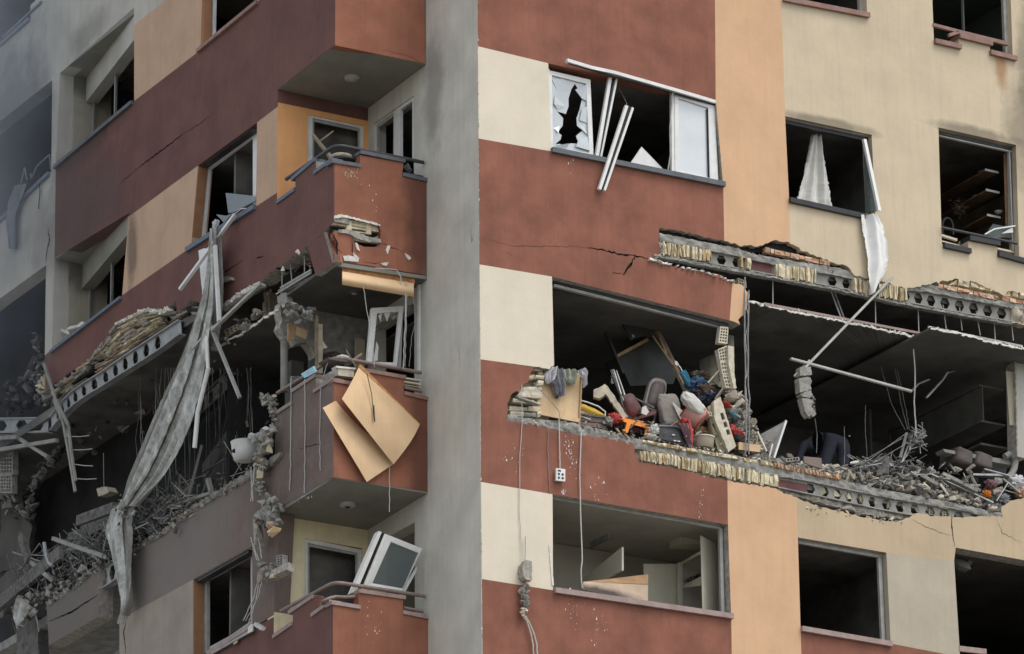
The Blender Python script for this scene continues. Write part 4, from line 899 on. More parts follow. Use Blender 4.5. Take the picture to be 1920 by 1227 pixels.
# ================================================================ contents of the torn-open flat (street side)
M['slate'] = mat('grey_fabric', (.22, .225, .24), .9, .2, 8, 0, .3, 60, sheen=.2, dust=.2)
M['sage'] = mat('sage_fabric', (.32, .34, .26), .9, .2, 8, 0, .3, 60, sheen=.2)
M['pale'] = mat('pale_fabric', (.50, .49, .50), .9, .1, 8, 0, .3, 60, sheen=.2)
M['yellow'] = mat('yellow_fabric', (.72, .46, .07), .9, .12, 8, 0, .3, 60, sheen=.2)
M['taupe'] = mat('taupe_fabric', (.28, .25, .22), .9, .2, 8, 0, .3, 60, dust=.4)
M['brownL'] = mat('brown_upholstery', (.10, .08, .075), .6, .15, 8, 0, .15, 50, dust=.25, dustcol=(.22, .2, .19))
M['burg'] = mat('burgundy_upholstery', (.12, .045, .045), .7, .15, 8, 0, .15, 50, dust=.2, dustcol=(.22, .17, .16))
M['pink'] = mat('pink_vinyl', (.56, .30, .26), .5, .12, 5, 0, .1, 30, dust=.35)
M['orangeP'] = mat('orange_plastic', (.85, .26, .03), .4, .06, 8, 0, .03, 30)
M['redP'] = mat('red_fabric', (.42, .05, .045), .7, .12, 8, 0, .2, 50)
M['blueP'] = mat('blue_denim', (.06, .115, .20), .9, .25, 12, 0, .3, 60)
M['cyanP'] = mat('blue_plastic_sheet', (.10, .36, .52), .5, .15, 12, 0, .2, 60)
M['navy'] = mat('navy_cloth', (.045, .055, .085), .9, .2, 12, 0, .3, 60)
M['navyT'] = mat('dark_navy_trousers', (.055, .056, .075), .9, .15, 10, 0, .3, 60)
M['blackP'] = mat('black_nylon', (.045, .047, .05), .55, .2, 8, 0, .2, 60, dust=.15, dustcol=(.2, .19, .18))
M['plum'] = mat('plum_cloth', (.22, .11, .13), .9, .2, 12, 0, .4, 60, dust=.3, dustcol=(.3, .25, .25))
M['wood'] = mat('wood_board', (.62, .44, .25), .65, .12, 2.5, .25, .08, 20)
M['woodE'] = mat('wood_board_edge', (.40, .27, .15), .7, .2, 8, 0, .1, 20)
M['chest'] = mat('chest_wood', (.19, .145, .125), .6, .15, 3, .1, .1, 20)
M['post'] = mat('splintered_wood', (.30, .23, .16), .85, .35, 9, .3, .5, 50)
M['metalD'] = mat('dark_sheet_metal', (.06, .063, .06), .4, .4, 1.5, 0, .05, 20, metal=.3)
M['galv'] = mat('galvanised_steel', (.42, .42, .40), .45, .2, 10, 0, .05, 20, metal=.4, dust=.3)
M['alu'] = mat('dusty_aluminium', (.46, .45, .40), .5, .15, 10, 0, .05, 20, metal=.2, dust=.35, dustcol=(.32, .30, .26))
M['greenW'] = mat('olive_cream_paint', (.34, .325, .225), .85, .15, 3, .1, .2, 40, soot=[((4.0, .8, 2.9), (.7, 1.2, .7), SOOT, .9)])
M['brickW'] = mat('pale_hollow_brick', (.60, .54, .42), .9, .15, 14, 0, .5, 60, dust=.2, dustcol=(.4, .37, .31))
M['rub'] = mat('grey_rubble', (.30, .29, .26), .95, .35, 12, 0, .8, 60, dust=.4, dustcol=(.42, .40, .36))
M['rubD'] = mat('dark_rubble', (.13, .125, .115), .95, .4, 12, 0, .8, 60, dust=.4, dustcol=(.26, .25, .23))
M['cable'] = mat('pale_cable', (.50, .50, .46), .6, .1, 20, 0, .05, 20)
M['cableG'] = mat('grey_cable', (.25, .25, .24), .6, .2, 20, 0, .05, 20)

def px(s, fn=R, o=0): return pts(s, fn, o)
def slabobj(name, s, t, m, lab, cat, fn=R, ms=None, holes=(), group=None, jg=0, o=0):
    q = px(s, fn, o); q = jag(q+[q[0]], jg, .04, NY if fn in (R, B, N) else NX, hash(len(s)) % 50)[:-1] if jg else q
    b = MB(); b.plate(q, V(t), M[m], M[ms or m], [px(h, fn, o) for h in holes]); return single(name, b, lab, cat, group)
def soft(c, sx, sy, sz, m, seed=1, wr=.12, rot=None, nu=40, nv=28, sq=2.6):
    """pillow-like lump with creases"""
    b = MB(); G = []; rt = rot or Matrix.Identity(3)
    def sp(a, e): return math.copysign(abs(a)**e, a)
    for i in range(nv+1):
        ph = -math.pi/2+math.pi*i/nv; row = []
        for j in range(nu+1):
            th = 2*math.pi*(j % nu)/nu; e = 2/sq
            p = V((sp(math.cos(ph), e)*sp(math.cos(th), e), sp(math.cos(ph), e)*sp(math.sin(th), e), sp(math.sin(ph), e)))
            k = 1+wr*noise.noise(p*2.2+V((seed*7, 0, 0)))+wr*.5*noise.noise(p*6+V((0, seed*3, 0)))-(.9*wr*max(0, .22-abs(noise.noise(p*3.1+V((seed, 5, 0)))))/.22 if wr > .2 else .25*wr*max(0, .1-abs(noise.noise(p*2.3+V((seed, 5, 0)))))/.1)
            row.append(V(c)+rt @ V((p.x*sx*k, p.y*sy*k, p.z*sz*k)))
        G.append(row)
    fl = [q for r_ in G for q in r_]; w_ = nu+1
    b.add(fl, [(i*w_+j, i*w_+j+1, (i+1)*w_+j+1, (i+1)*w_+j) for i in range(nv) for j in range(nu)], M[m], True)
    return b
def rotm(ax, deg): return Matrix.Rotation(math.radians(deg), 3, ax)

# ragged brick end at the left of the opening
layers('1003,689 1018,691', '995,702 1019,704', R, .10, ['brickY', 'edge'], 2, 21, seg=1.5, dep=.03, tight=.4)
layers('990,704 1018,704', '978,724 1016,724', R, .08, ['brickY', 'brickW', 'edge'], 2, 22, seg=1.6, dep=.04, tight=.4)
layers('977,725 1016,724', '964,746 1014,749', R, .06, ['brickW', 'brickW'], 2, 23, seg=1.2, dep=.05, tight=.3)
layers('958,748 1012,752', '953,783 1012,785', R, .09, ['brickW', 'edge', 'brickR', 'brickY'], 3, 24, seg=2, dep=.05, tight=.5)
b = MB(); b.plate(px('1003,688 1030,692 1030,786 950,786 955,740 978,722 992,700', R, .2), NY*.06, M['brickP']); obj('brick_backing', b, BLD)
b = MB(); b.rock(R(990, 752, -.02), (.38, .12, .05), M['edge'], random.Random(1), rotm('Y', 8)); single('brick_fragment', b, 'jutting grey mortar slab under the stacked pale bricks at the left torn edge', 'brick fragment')
# wardrobe panel with clothes over it
t = thing('wardrobe_panel', 'upright beige wardrobe panel at the left end of the torn flat', 'wardrobe', R(1045, 780, .15))
b = MB(); b.plate(px('1006,722,.14 1014,706,.14 1090,699,.14 1085,789,.14 1000,772,.14 1010,745,.14'), NY*.03, M['wood'], M['woodE']); obj('panel', b, t)
b = MB(); b.plate(px('1000,769,.10 1086,785,.10 1085,792,.10 999,775,.10'), NY*.03, M['wood']); obj('plinth', b, t)
b = MB(); b.plate(px('1090,697,.12 1093,697,.12 1088,799,.12 1085,799,.12'), NY*.25, M['woodE']); obj('edge_strip', b, t)
single('grey_trousers', cloth('1028,690 1022,706 1026,716 1036,722 1040,738 1046,746', '1055,692 1060,706 1061,720 1060,732 1058,742 1052,744', R, .05, 3, .035, 'slate', 26, 30, 5), 'dark grey trousers hanging over the wardrobe panel', 'trousers')
single('pale_shirt', cloth('1030,688 1022,702 1024,712 1029,720', '1046,688 1044,700 1040,712 1036,714', R, .02, 2, .03, 'pale', 18, 22, 6), 'pale grey shirt hanging at the left of the dark grey trousers', 'shirt')
single('green_shirt', cloth('1058,692 1060,704 1062,716 1068,722', '1082,693 1085,702 1082,712 1080,720', R, .05, 2.5, .03, 'sage', 18, 24, 7), 'sage green shirt bunched on the wardrobe panel', 'shirt')
single('white_scarf', cloth('1083,695 1086,704 1094,712 1094,728', '1096,690 1101,698 1099,706 1100,722', R, .02, 2, .03, 'pale', 18, 18, 8), 'white scarf knotted over the right edge of the wardrobe panel', 'scarf')
b = MB(); b.rock(R(1046, 741, .06), (.07, .06, .1), M['navy'], random.Random(3)); single('dark_sock', b, 'black sock hanging below the grey trousers', 'sock')
# quilt and chest
t = thing('folded_quilt', 'yellow and grey quilt with white piping folded on top of the brown chest', 'quilt', R(1120, 778, .25))
def band(up, lo, m, o, bulge, name, par):
    U, Lo = px(up), px(lo); G = []
    for i in range(9):
        v = i/8; G.append([lerpP(U, j/24).lerp(lerpP(Lo, j/24), v)+NY*(o-bulge*math.sin(math.pi*v)+.012*noise.noise(V((j*.5, v*4, 3)))) for j in range(25)])
    b = MB(); b.sheet(G, NY*.1, M[m]); obj(name, b, par)
band('1091,741 1116,747 1136,755 1150,764', '1091,755 1112,762 1132,772 1148,776', 'yellow', .3, .07, 'yellow_side', t)
band('1091,755 1110,761 1128,771', '1091,768 1108,774 1122,779', 'taupe', .26, .04, 'grey_side', t)
for s in ('1091,740 1116,746 1137,754 1150,764 1149,776', '1091,768 1108,774 1122,779'):
    b = MB(); b.tube([R(p.x, p.y) if 0 else p+NY*.22 for p in px(s)], .012, M['cloth'], 6); obj('piping', b, t)
t = thing('drawer_chest', 'brown wooden chest with two drawers beside the wardrobe panel', 'chest', R(1112, 800, .25))
b = MB(); b.plate(px('1088,776,.25 1135,782,.25 1136,806,.25 1088,800,.25'), NY*.4, M['chest']); obj('body', b, t)
for s in ('1089,779,.23 1133,784,.23 1133,793,.23 1089,789,.23', '1089,791,.23 1133,796,.23 1133,804,.23 1089,799,.23'):
    b = MB(); b.plate(px(s), NY*.03, M['chest'], M['chest']); obj('drawer', b, t)
b = MB(); b.plate(px('1086,775,.2 1137,781,.2 1137,784,.2 1086,778,.2'), NY*.45, M['brownL']); obj('top_board', b, t)
slabobj('concrete_slab', '1113,731 1134,721 1142,728 1177,781 1169,787 1158,771 1136,739 1124,748 1113,744', (.05, .09, 0), 'brickP', 'pale broken wall slab leaning behind the yellow quilt', 'slab', R, 'edge', jg=.008, o=.2)
for a, c, lab in (((1146, 694), (1168, 752), 'thin steel stud standing left of the burgundy chair'), ((1150, 694), (1164, 740), 'thin steel stud between two others left of the burgundy chair'), ((1155, 696), (1171, 742), 'rightmost thin steel stud beside the burgundy chair')):
    b = MB(); b.bar(R(*a, .5), R(*c, .3), .016, .03, M['galv']); single('steel_stud', b, lab, 'steel stud', 'thin steel studs')
b = MB(); b.rock(R(1147, 712, .6), (.04, .04, .16), M['glassD'], random.Random(1), Matrix.Identity(3)); single('glass_bottle', b, 'dusty bottle standing behind the thin steel studs', 'bottle')
for i, (x, y, s, m) in enumerate(((1152, 785, .09, 'redP'), (1142, 790, .07, 'taupe'))):
    single('red_cloth' if m == 'redP' else 'rag', soft(R(x, y, .2), s, s*.7, s*.9, m, i, .35), ('bright red cloth crumpled behind the orange stool', 'taupe rag crumpled at the right end of the chest')[i], 'cloth')
# chairs
def rounded(cx, cy, w_, h_, tilt, o, n=26, top=.5, s=1.0):
    P_ = []
    for i in range(n):
        a = 2*math.pi*i/n; x = math.cos(a); y = math.sin(a); x = math.copysign(abs(x)**.6, x)*w_*s; y = math.copysign(abs(y)**.6, y)*h_*s
        if y > 0: x *= 1.05
        c_, s_ = math.cos(tilt), math.sin(tilt); P_.append(R(cx+x*c_-y*s_, cy+x*s_+y*c_, o))
    return P_
def chair(name, cx, cy, w_, h_, tilt, o, m, rim, lab, seat, legs):
    t = thing(name, lab, 'chair', R(cx, cy+h_, o))
    b = MB(); b.plate(rounded(cx, cy, w_, h_, tilt, o), NY*.07, M[rim]); obj('back_shell', b, t)
    b = MB(); G0 = rounded(cx, cy, w_, h_, tilt, o-.002, s=.8); k = sum(G0, V((0, 0, 0)))/len(G0)
    r1 = [k+(q-k)*.97-NY*.03 for q in G0]; r2 = [k+(q-k)*.6-NY*.055 for q in G0]; n = len(G0)
    b.add(G0+r1+r2+[k-NY*.06], [(i, n+i, n+(i+1) % n, (i+1) % n) for i in range(n)]+[(n+i, 2*n+i, 2*n+(i+1) % n, n+(i+1) % n) for i in range(n)]+[(2*n+i, 3*n, 2*n+(i+1) % n) for i in range(n)], M[m], True)
    obj('backrest', b, t)
    b = MB(); b.plate(px(seat, R, o), NY*.35, M[m]); obj('seat', b, t)
    for a, c in legs:
        b = MB(); b.bar(R(*a, o), R(*c, o), .025, .025, M['brownL']); obj('leg', b, t)
    return t
chair('dining_chair', 1230, 741, 17, 32, .22, .55, 'brownL', 'taupe', 'dark brown padded chair with a rounded grey-rimmed back, tipped in the debris', '1208,764 1232,772 1230,782 1206,774', (((1209, 775), (1203, 793)), ((1228, 780), (1224, 797))))
chair('dining_chair', 1184, 762, 15, 24, -.45, .4, 'burg', 'brownL', 'burgundy padded chair lying behind the orange stool', '1181,781 1229,770 1231,776 1184,790', (((1190, 747), (1226, 765)), ((1186, 788), (1204, 800))))
b = MB(); b.plate(px('1204,764 1210,761 1217,772 1212,779 1203,775', R, .3), NY*.01, M['cloth']); single('paper', b, 'crumpled white papers between the two tipped chairs', 'paper')
single('grey_cushion', soft(R(1255, 770, .45), .17, .07, .24, 'taupe', 4, .12, rotm('Y', -12), sq=4), 'grey-brown square cushion leaning against the rounded chair back', 'cushion')
slabobj('white_leaflet', '1260,753 1265,757 1292,781 1276,787 1270,775', (0, .01, 0), 'paper', 'white folded sheet beside the grey-brown cushion', 'paper', o=.35)
t = thing('plastic_stool', 'small orange plastic stool at the broken floor edge', 'stool', R(1195, 812, .15))
b = MB(); b.plate(px('1168,787,.12 1171,785,.12 1180,786,.12 1215,796,.12 1218,800,.12 1216,804,.12 1178,794,.12 1170,791,.12'), V((.02, .3, .10)), M['orangeP']); obj('seat', b, t)
for s in ('1176,792,.11 1183,795,.11 1177,812,.11 1171,811,.11', '1211,801,.11 1217,803,.11 1216,817,.11 1209,817,.11', '1186,797,.36 1190,798,.36 1188,810,.36 1184,810,.36', '1206,798,.38 1210,799,.38 1209,812,.38 1205,811,.38'):
    b = MB(); b.plate(px(s), NY*.03, M['orangeP']); obj('leg', b, t)
single('fabric_bag', soft(R(1190, 806, .3), .16, .1, .07, 'burg', 7, .3), 'dark red bag slumped under the orange stool', 'bag')
# suitcase
t = thing('suitcase', 'black suitcase lying flat at the slab edge with silver clasps', 'suitcase', R(1255, 832, .1))
G = px('1220,795,.08 1268,794,.08 1281,803,.08 1291,836,.08 1262,832,.08 1232,826,.08 1222,810,.08'); b = MB(); b.plate(G, NY*.3, M['blackP']); obj('body', b, t)
b = MB(); b.plate(px('1234,806,.06 1262,806,.06 1272,812,.06 1280,830,.06 1256,827,.06 1237,823,.06'), NY*.03, M['blackP']); obj('front_pocket', b, t)
b = MB(); b.tube(px('1221,801 1240,799 1268,800 1279,806 1288,832', R, .07), .010, M['slate'], 6); obj('zip', b, t)
for x, y in ((1263, 815.5), (1266, 826.5), (1273, 827.5)):
    b = MB(); b.plate(px(f'{x-2.5},{y-1.2} {x+2.5},{y-.6} {x+2.5},{y+1.4} {x-2.5},{y+.8}', R, .045), NY*.012, M['paper']); obj('clasp', b, t)
single('plum_cloth', cloth('1266,793 1274,800 1281,812 1284,822 1293,839', '1290,794 1293,806 1295,820 1297,830 1299,840', R, .02, 3, .02, 'plum', 20, 20, 11), 'plum patterned cloth draped over the right end of the black suitcase', 'cloth')
slabobj('red_board', '1290,785 1294,786 1300,812 1299,838 1296,838 1295,812', (.02, .05, 0), 'redP', 'thin bright red board standing against the plum cloth', 'board', o=.08)
single('red_bag', soft(R(1284, 792, .2), .07, .06, .06, 'redP', 5, .3), 'red bag squeezed under the pink drum seat', 'bag')
t = thing('white_rag', 'white rag and torn packaging between the orange stool and the suitcase', 'rag', R(1222, 824, .05))
obj('rag', soft(R(1226, 806, .04), .07, .06, .07, 'cloth', 6, .5), t); obj('packaging', soft(R(1221, 820, .0), .10, .06, .035, 'paper', 8, .6), t)
# pink drum and pillow
t = thing('drum_seat', 'pink vinyl drum seat tipped over under the white pillow', 'stool', R(1305, 803, .3))
a, c = R(1288, 766, .35), R(1318, 792, .25); b = MB(); b.tube([a, a.lerp(c, .03), a.lerp(c, .5), a.lerp(c, .97), c], [.14, .17, .19, .175, .15], M['pink'], 28); obj('seat_body', b, t)
def ring(cn, ax, rr, r_, m, par, nm):
    ax = ax.normalized(); u = ax.orthogonal().normalized(); v = ax.cross(u)
    b = MB(); b.tube([cn+(u*math.cos(k*math.pi/12)+v*math.sin(k*math.pi/12))*rr for k in range(25)], r_, M[m], 6); obj(nm, b, par)
ring(a.lerp(c, .03), c-a, .17, .010, 'redP', t, 'piping'); ring(a.lerp(c, .97), c-a, .178, .010, 'redP', t, 'piping')
single('pillow', soft(R(1299, 757, .15), .20, .08, .10, 'cloth', 3, .14, rotm('Y', 36), sq=3), 'off-white pillow lying on the pink drum seat', 'pillow')
# clothes heap at the brick jamb
for i, (x, y, o, sx, sz, m, ry, nm, lab, cat) in enumerate((
    (1305, 722, .35, .20, .10, 'blueP', -15, 'jeans', 'blue jeans bundled on top of the clothes heap', 'jeans'),
    (1322, 735, .35, .22, .12, 'shelf', 10, 'brown_coat', 'brown coat heaped below the blue jeans', 'coat'),
    (1345, 722, .3, .15, .09, 'shelf', -20, 'coiled_hose', 'brown coiled hose at the foot of the hollow-brick jamb', 'hose'),
    (1327, 745, .28, .17, .08, 'navy', -25, 'navy_jacket', 'navy jacket hanging out below the brown coat', 'jacket'),
    (1318, 706, .5, .18, .06, 'post', 5, 'straw_mat', 'frayed straw mat lying behind the blue jeans', 'mat'))):
    if nm == 'coiled_hose':
        b = MB()
        for k in range(5):
            cc = R(x-4+k*2, y+k*.8, o-.03*k); b.tube([cc+V((.11*math.cos(a_*.5236), .02*k, .075*math.sin(a_*.5236)+.02*math.cos(a_))) for a_ in range(13)], .014, M['shelf' if k % 2 else 'taupe'], 6)
        single(nm, b, lab, cat)
    else: single(nm, soft(R(x, y, o), sx, .12, sz, m, i+20, .5, rotm('Y', ry), 54, 36, 2.2), lab, cat)
single('blue_sheet', cloth('1275,698 1280,706 1284,714 1290,724', '1284,694 1290,704 1294,714 1297,726', R, .3, 3, .03, 'cyanP', 16, 20, 13), 'bright blue plastic strip hanging beside the leaning wooden post', 'plastic strip')
b = MB(); b.tube([R(1269, 680, .35), R(1276, 690, .35), R(1281, 700, .3)], .008, M['pvc'], 6); b.rock(R(1268, 682, .35), (.10, .05, .06), M['paper'], random.Random(2), rotm('Y', 55)); single('dust_brush', b, 'cream brush stuck beside the leaning wooden post', 'brush')
b = MB(); b.bar(R(1327, 718, .15), R(1349, 694, .1), .02, .02, M['brickP']); single('batten', b, 'short pale batten sticking up from the clothes heap', 'batten')
b = MB(); b.bar(R(1352, 706, .15), R(1373, 691, .05), .012, .012, M['brownL']); single('dark_stick', b, 'dark thin stick crossing the hollow-brick jamb', 'stick')
b = MB(); b.bar(R(1341, 750, .2), R(1360, 724, .1), .08, .015, M['brickP']); single('batten', b, 'wide pale board leaning against the foot of the hollow-brick jamb', 'board')
single('white_box', MB().box(R(1334, 735, .2), V((.10, .03, -.03)), V((0, .08, 0)), V((0, 0, .03)), M['pvc']), 'small white box in the clothes heap under the brown hose', 'box')
# dark cupboard fallen across the room, wooden post
t = thing('fallen_cupboard', 'dark metal cupboard tipped over inside the torn flat, its door hanging open', 'cupboard', R(1200, 720, 1.2))
b = MB(); b.plate(px('1163,596,1.0 1212,582,1.0 1229,620,1.0 1183,638,1.0'), NY*.03, M['metalD']); obj('door', b, t)
b = MB(); c = R(1185.5, 631.5, .98); b.tube([c, c-NY*.03], .02, M['galv'], 10); obj('knob', b, t)
b = MB(); b.plate(px('1157,668,1.3 1226,632,1.3 1270,700,1.3 1262,720,1.3 1182,724,1.3'), NY*.4, M['metalD']); obj('body', b, t)
bars('rail', [((1157, 668), (1216, 636), .045)], R, 1.2, 'woodE', t); bars('rail', [((1137, 622), (1170, 700), .035)], R, 1.2, 'metalD', t)
t = thing('wooden_post', 'long splintered wooden post leaning through the torn flat', 'post', R(1289, 737, .4))
b = MB(); b.bar(R(1212, 578, 1.3), R(1289, 737, .35), .07, .05, M['post']); obj('post', b, t)
b = MB(); b.bar(R(1224, 630, 1.0), R(1262, 684, .6), .012, .02, M['wood']); b.bar(R(1232, 620, 1.0), R(1250, 665, .6), .01, .02, M['wood']); obj('splinter', b, t)
# hollow-brick jamb between the two rooms
t = thing('brick_jamb', 'broken hollow-brick wall stub standing between the two torn rooms', 'wall', R(1368, 728, .05))
brickface('1351,612 1366,614 1364,645 1347,643', R, .05, 'brickW', (3, 5), 0, .09, 'hollow_brick', parent=t)
brickface('1346,655 1363,648 1365,678 1350,678', R, .05, 'brickW', (3, 4), 0, .09, 'hollow_brick', parent=t)
brickface('1350,678 1366,678 1369,702 1355,703', R, .05, 'brickW', (3, 3), 0, .09, 'hollow_brick', parent=t)
brickface('1355,704 1370,704 1378,729 1361,727', R, .05, 'brickW', (3, 3), 0, .09, 'hollow_brick', parent=t)
b = MB(); b.plate(J('1365,648 1376,650 1377,698 1381,728 1376,729 1370,704 1366,678', R, .006, .05), NY*.12, M['brickW']); obj('plaster_return', b, t)
b = MB(); b.plate(px('1365,628,.2 1376,630,.2 1377,700,.2 1366,698,.2'), NY*.1, M['greenW']); obj('wall_return', b, t)
xq = R(1350, 660, .12).x; b = MB(); b.plate(jag(px('1349,660,.12 1355,707,.12 1349,725,.12')+[onx(1314, 703, xq), onx(1311, 676, xq)], .02, .1, NX, 3), NX*.05, M['greenW']); obj('inner_wall_face', b, t)
slabobj('wall_slab', '1338,752 1351,744 1380,837 1366,848 1340,786', (.02, .10, 0), 'brickW', 'tall leaning wall slab of pale hollow brick in front of the rubble slope', 'wall slab', holes=['1350,775 1356,774 1360,786 1354,788', '1356,792 1362,791 1365,800 1359,802', '1361,806 1367,805 1370,814 1364,816'], o=.04, jg=.005)
slabobj('plaster_slab', '1327,763 1341,753 1347,785 1335,796 1366,846 1347,848 1334,800', (.03, .12, 0), 'greenW', 'cream plastered face behind the leaning hollow-brick slab', 'wall slab', o=.12)
brickface('1326,772 1348,776 1349,784 1331,780', R, .08, 'brickW', (4, 1), 0, .2, 'hollow_brick', parent=t)
t = thing('washing_tub', 'low pale round tub beside the black suitcase', 'tub', R(1318, 842, .3))
c = R(1318, 842, .22); b = MB(); b.tube([c, c+NZ*.02, c+NZ*.13, c+NZ*.15], [.13, .15, .165, .17], M['greyc'], 26); obj('tub_body', b, t); b = MB(); b.tube([c+NZ*.15, c+NZ*.165], [.18, .18], M['cream'], 26); obj('rim', b, t)
single('brown_blanket', soft(R(1318, 812, .4), .2, .12, .09, 'woodE', 15, .3), 'tan blanket folded above the pale tub', 'blanket')
for i, (x, y, s, m, lab) in enumerate(((1361, 759, .07, 'redP', 'small red cloth strip at the top of the rubble slope'), (1369, 767, .05, 'redP', 'pinkish red scrap in the rubble slope'), (1382, 812, .14, 'redP', 'flat red bag at the right of the leaning brick slab'), (1388, 824, .13, 'blackP', 'black bag under the flat red bag'), (1377, 779, .07, 'cyanP', 'light blue plastic scrap in the rubble slope'))):
    single('cloth_scrap' if s < .1 else 'soft_bag', soft(R(x, y, .08), s, .06, s*.4, m, i+30, .35, rotm('Y', 28)), lab, 'cloth' if s < .1 else 'bag')
t = thing('pulled_out_box', 'orange wooden drawer at the foot of the rubble slope', 'drawer', R(1404, 846, .0))
b = MB(); b.plate(px('1386,829 1427,835 1425,848 1386,843', R, .0), NY*.03, M['wood']); obj('drawer_front', b, t)
b = MB(); b.box(R(1386, 830, .03), R(1427, 836, .03)-R(1386, 830, .03), NY*.25, -NZ*.02, M['woodE']); obj('drawer_side', b, t)
# rubble slope under the jamb
def rubble(name, sampler, n, smin, smax, mats, lab, seed=1, flat=.6, cat='rubble', extra=None, kind='stuff'):
    g = random.Random(seed); b = MB()
    for i in range(n):
        p = sampler(g); s = smin+(smax-smin)*g.random()**2.2
        b.rock(p, (s, s*g.uniform(.5, 1), s*g.uniform(.25, flat)), M[g.choice(mats)], g)
    if extra: extra(b, g)
    o = obj(name, b); return tag(o, lab, cat, kind=kind)
def slope(g):
    v = g.random(); y = 733+v*118; xl = 1356+v*22 if v > .3 else 1360; xr = 1382+v*50+(6 if v < .6 else 0); return R(g.uniform(xl, xr), y, g.uniform(.06, .5))
rubble('rubble', slope, 330, .04, .22, ['rub', 'edge', 'brickW', 'rub', 'brickP', 'concrete'], 'slope of grey concrete and pale brick rubble under the brick jamb', 3)
b = MB(); b.plate(J('1372,736 1380,738 1394,756 1404,775 1400,784 1410,800 1408,806 1418,820 1430,846 1400,848 1380,800 1366,760', lambda x_, y_, o_=0: R(x_, y_, .38), .012, .05), NY*.12, M['concrete'], M['rub']); obj('rubble_core', b, t.parent or BLD)
b = MB(); b.bar(R(1420, 810, .0), R(1437, 847, -.02), .035, .02, M['paper']); single('batten', b, 'pale batten along the right edge of the rubble slope', 'batten')
# boards, cables and the white triangular panel
t = thing('ceiling_board', 'large grey triangular panel with a white edge standing in the rubble', 'panel', R(1446, 852, .2))
b = MB(); b.plate(px('1425,815,.5 1473,789,.2 1474,790,.2 1451,858,.15 1437,842,.4'), V((.0, .02, 0)), M['greyc'] if 0 else M['pvcD']); obj('panel_face', b, t)
b = MB(); b.bar(R(1474, 789, .18), R(1451, 859, .13), .02, .03, M['pvc']); b.bar(R(1448, 833, .1), R(1442, 857, .1), .025, .02, M['paper']); obj('edge_strip', b, t)
def cab(path, r_=.006, m='cable', wob=.0, seed=1, n=14):
    g = random.Random(seed); ps = path; out = []
    for i in range(n+1):
        p = lerpP(ps, i/n); out.append(p+V((g.uniform(-wob, wob), g.uniform(-wob, wob)*.5, 0)) if 0 < i < n else p)
    b = MB(); b.tube(out, r_, M[m], 6); return b
for s, r_, m, wob, lab in (
    ('1397,520,.02 1396,600,-.05 1397,700,-.05 1399,780,-.05 1398,850,-.03', .012, 'cableG', .01, 'left of two twisted grey cables hanging past the brick jamb'),
    ('1404,545,.0 1403,600,-.05 1402,680,-.04 1405,760,-.05 1404,852,-.03', .012, 'cableG', .01, 'right of two twisted grey cables hanging past the brick jamb'),
    ('1398,560,-.03 1403,600,-.03 1397,640,-.03 1403,680,-.03 1397,720,-.03 1402,760,-.03', .006, 'cable', .008, 'thin pale wire twisted round the two grey cables'),
    ('978,722,-.01 979,790,-.02 974,870,-.02 974,960,-.02 977,1010,-.02 982,1056,-.05', .006, 'cable', .006, 'long thin cable running down the red wall to the hanging brick lump'),
    ('1028,806,-.01 1027,840,-.02 1029,880,-.02 1031,925,-.01', .005, 'cableG', .008, 'short thin grey wire left of the socket strip'),
    ('1048,785,-.02 1049,830,-.03 1050,880,-.03', .009, 'cable', .002, 'cable from which the white socket strip hangs'),
    ('1084,798,-.01 1090,812,-.03 1087,880,-.03 1088,960,-.03 1092,1040,-.03 1089,1080,-.03 1092,1103,-.02', .010, 'cable', .004, 'thick pale cable hanging down over the lit room window'),
    ('985,1006,-.03 985,1030,-.04 984,1056,-.04', .005, 'cableG', 0, 'short stiff wire standing up from the hanging brick lump'),
    ('984,1155,-.05 993,1180,-.05 999,1205,-.05 1001,1240,-.05', .010, 'cable', .004, 'left of two pale cables trailing below the hanging brick lump'),
    ('986,1155,-.05 998,1180,-.05 1006,1205,-.05 1008,1240,-.05', .010, 'cable', .004, 'right of two pale cables trailing below the hanging brick lump'),
    ('1000,718,-.05 1030,750,-.05 1049,772,-.05 1050,790,-.05', .005, 'cableG', .004, 'thin dark wire crossing the wardrobe panel'),
    ('1713,655,.1 1716,700,.1 1714,760,.1 1718,812,.1', .011, 'cable', .003, 'single pale cable hanging from the right ceiling edge'),
    ('1640,640,1.2 1655,700,1.2 1672,760,1.1 1697,806,.9', .006, 'cableG', .004, 'thin dark cable swinging into the dark right room'),
    ('1668,640,1.2 1680,700,1.2 1690,760,1.1 1702,806,.9', .006, 'cableG', .004, 'second thin cable beside the one swinging into the dark right room'),
    ('1672,650,1.2 1686,710,1.2 1698,765,1.1 1705,806,.9', .006, 'cableG', .004, 'third thin cable in the dark right room, nearest the wire tangle'),
    ('1623,760,1.0 1622,800,1.0 1626,860,.9', .005, 'cableG', .004, 'thin cable hanging to the right of the bending person'),
    ('1528,785,.5 1532,815,.6 1531,850,.6', .006, 'cableG', .003, 'wire below the chain of hanging concrete blocks'),
    ('1583,800,.9 1584,850,.8 1582,885,.7', .005, 'cableG', .003, 'thin wire in front of the bending person')):
    single('cable' if r_ > .0055 else 'wire', cab(px(s), r_, m, wob), lab, 'cable')
t = thing('socket_strip', 'white socket strip with four outlets hanging on the red wall', 'socket strip', R(1051, 903, -.04))
b = MB(); b.plate(px('1043,878,-.07 1060,880,-.07 1060,903,-.07 1043,901,-.07'), NY*.04, M['pvc']); obj('case', b, t)
for x, y in ((1048, 889), (1055, 890), (1048, 896), (1055, 897)):
    c = R(x, y, -.072); b = MB(); b.tube([c, c-NY*.003], .017, M['gasket'], 12); obj('outlet', b, t)
b = MB(); b.plate(px('1046,881 1052,882 1052,885 1046,884', R, -.073), NY*.002, M['gasket']); obj('switch', b, t)
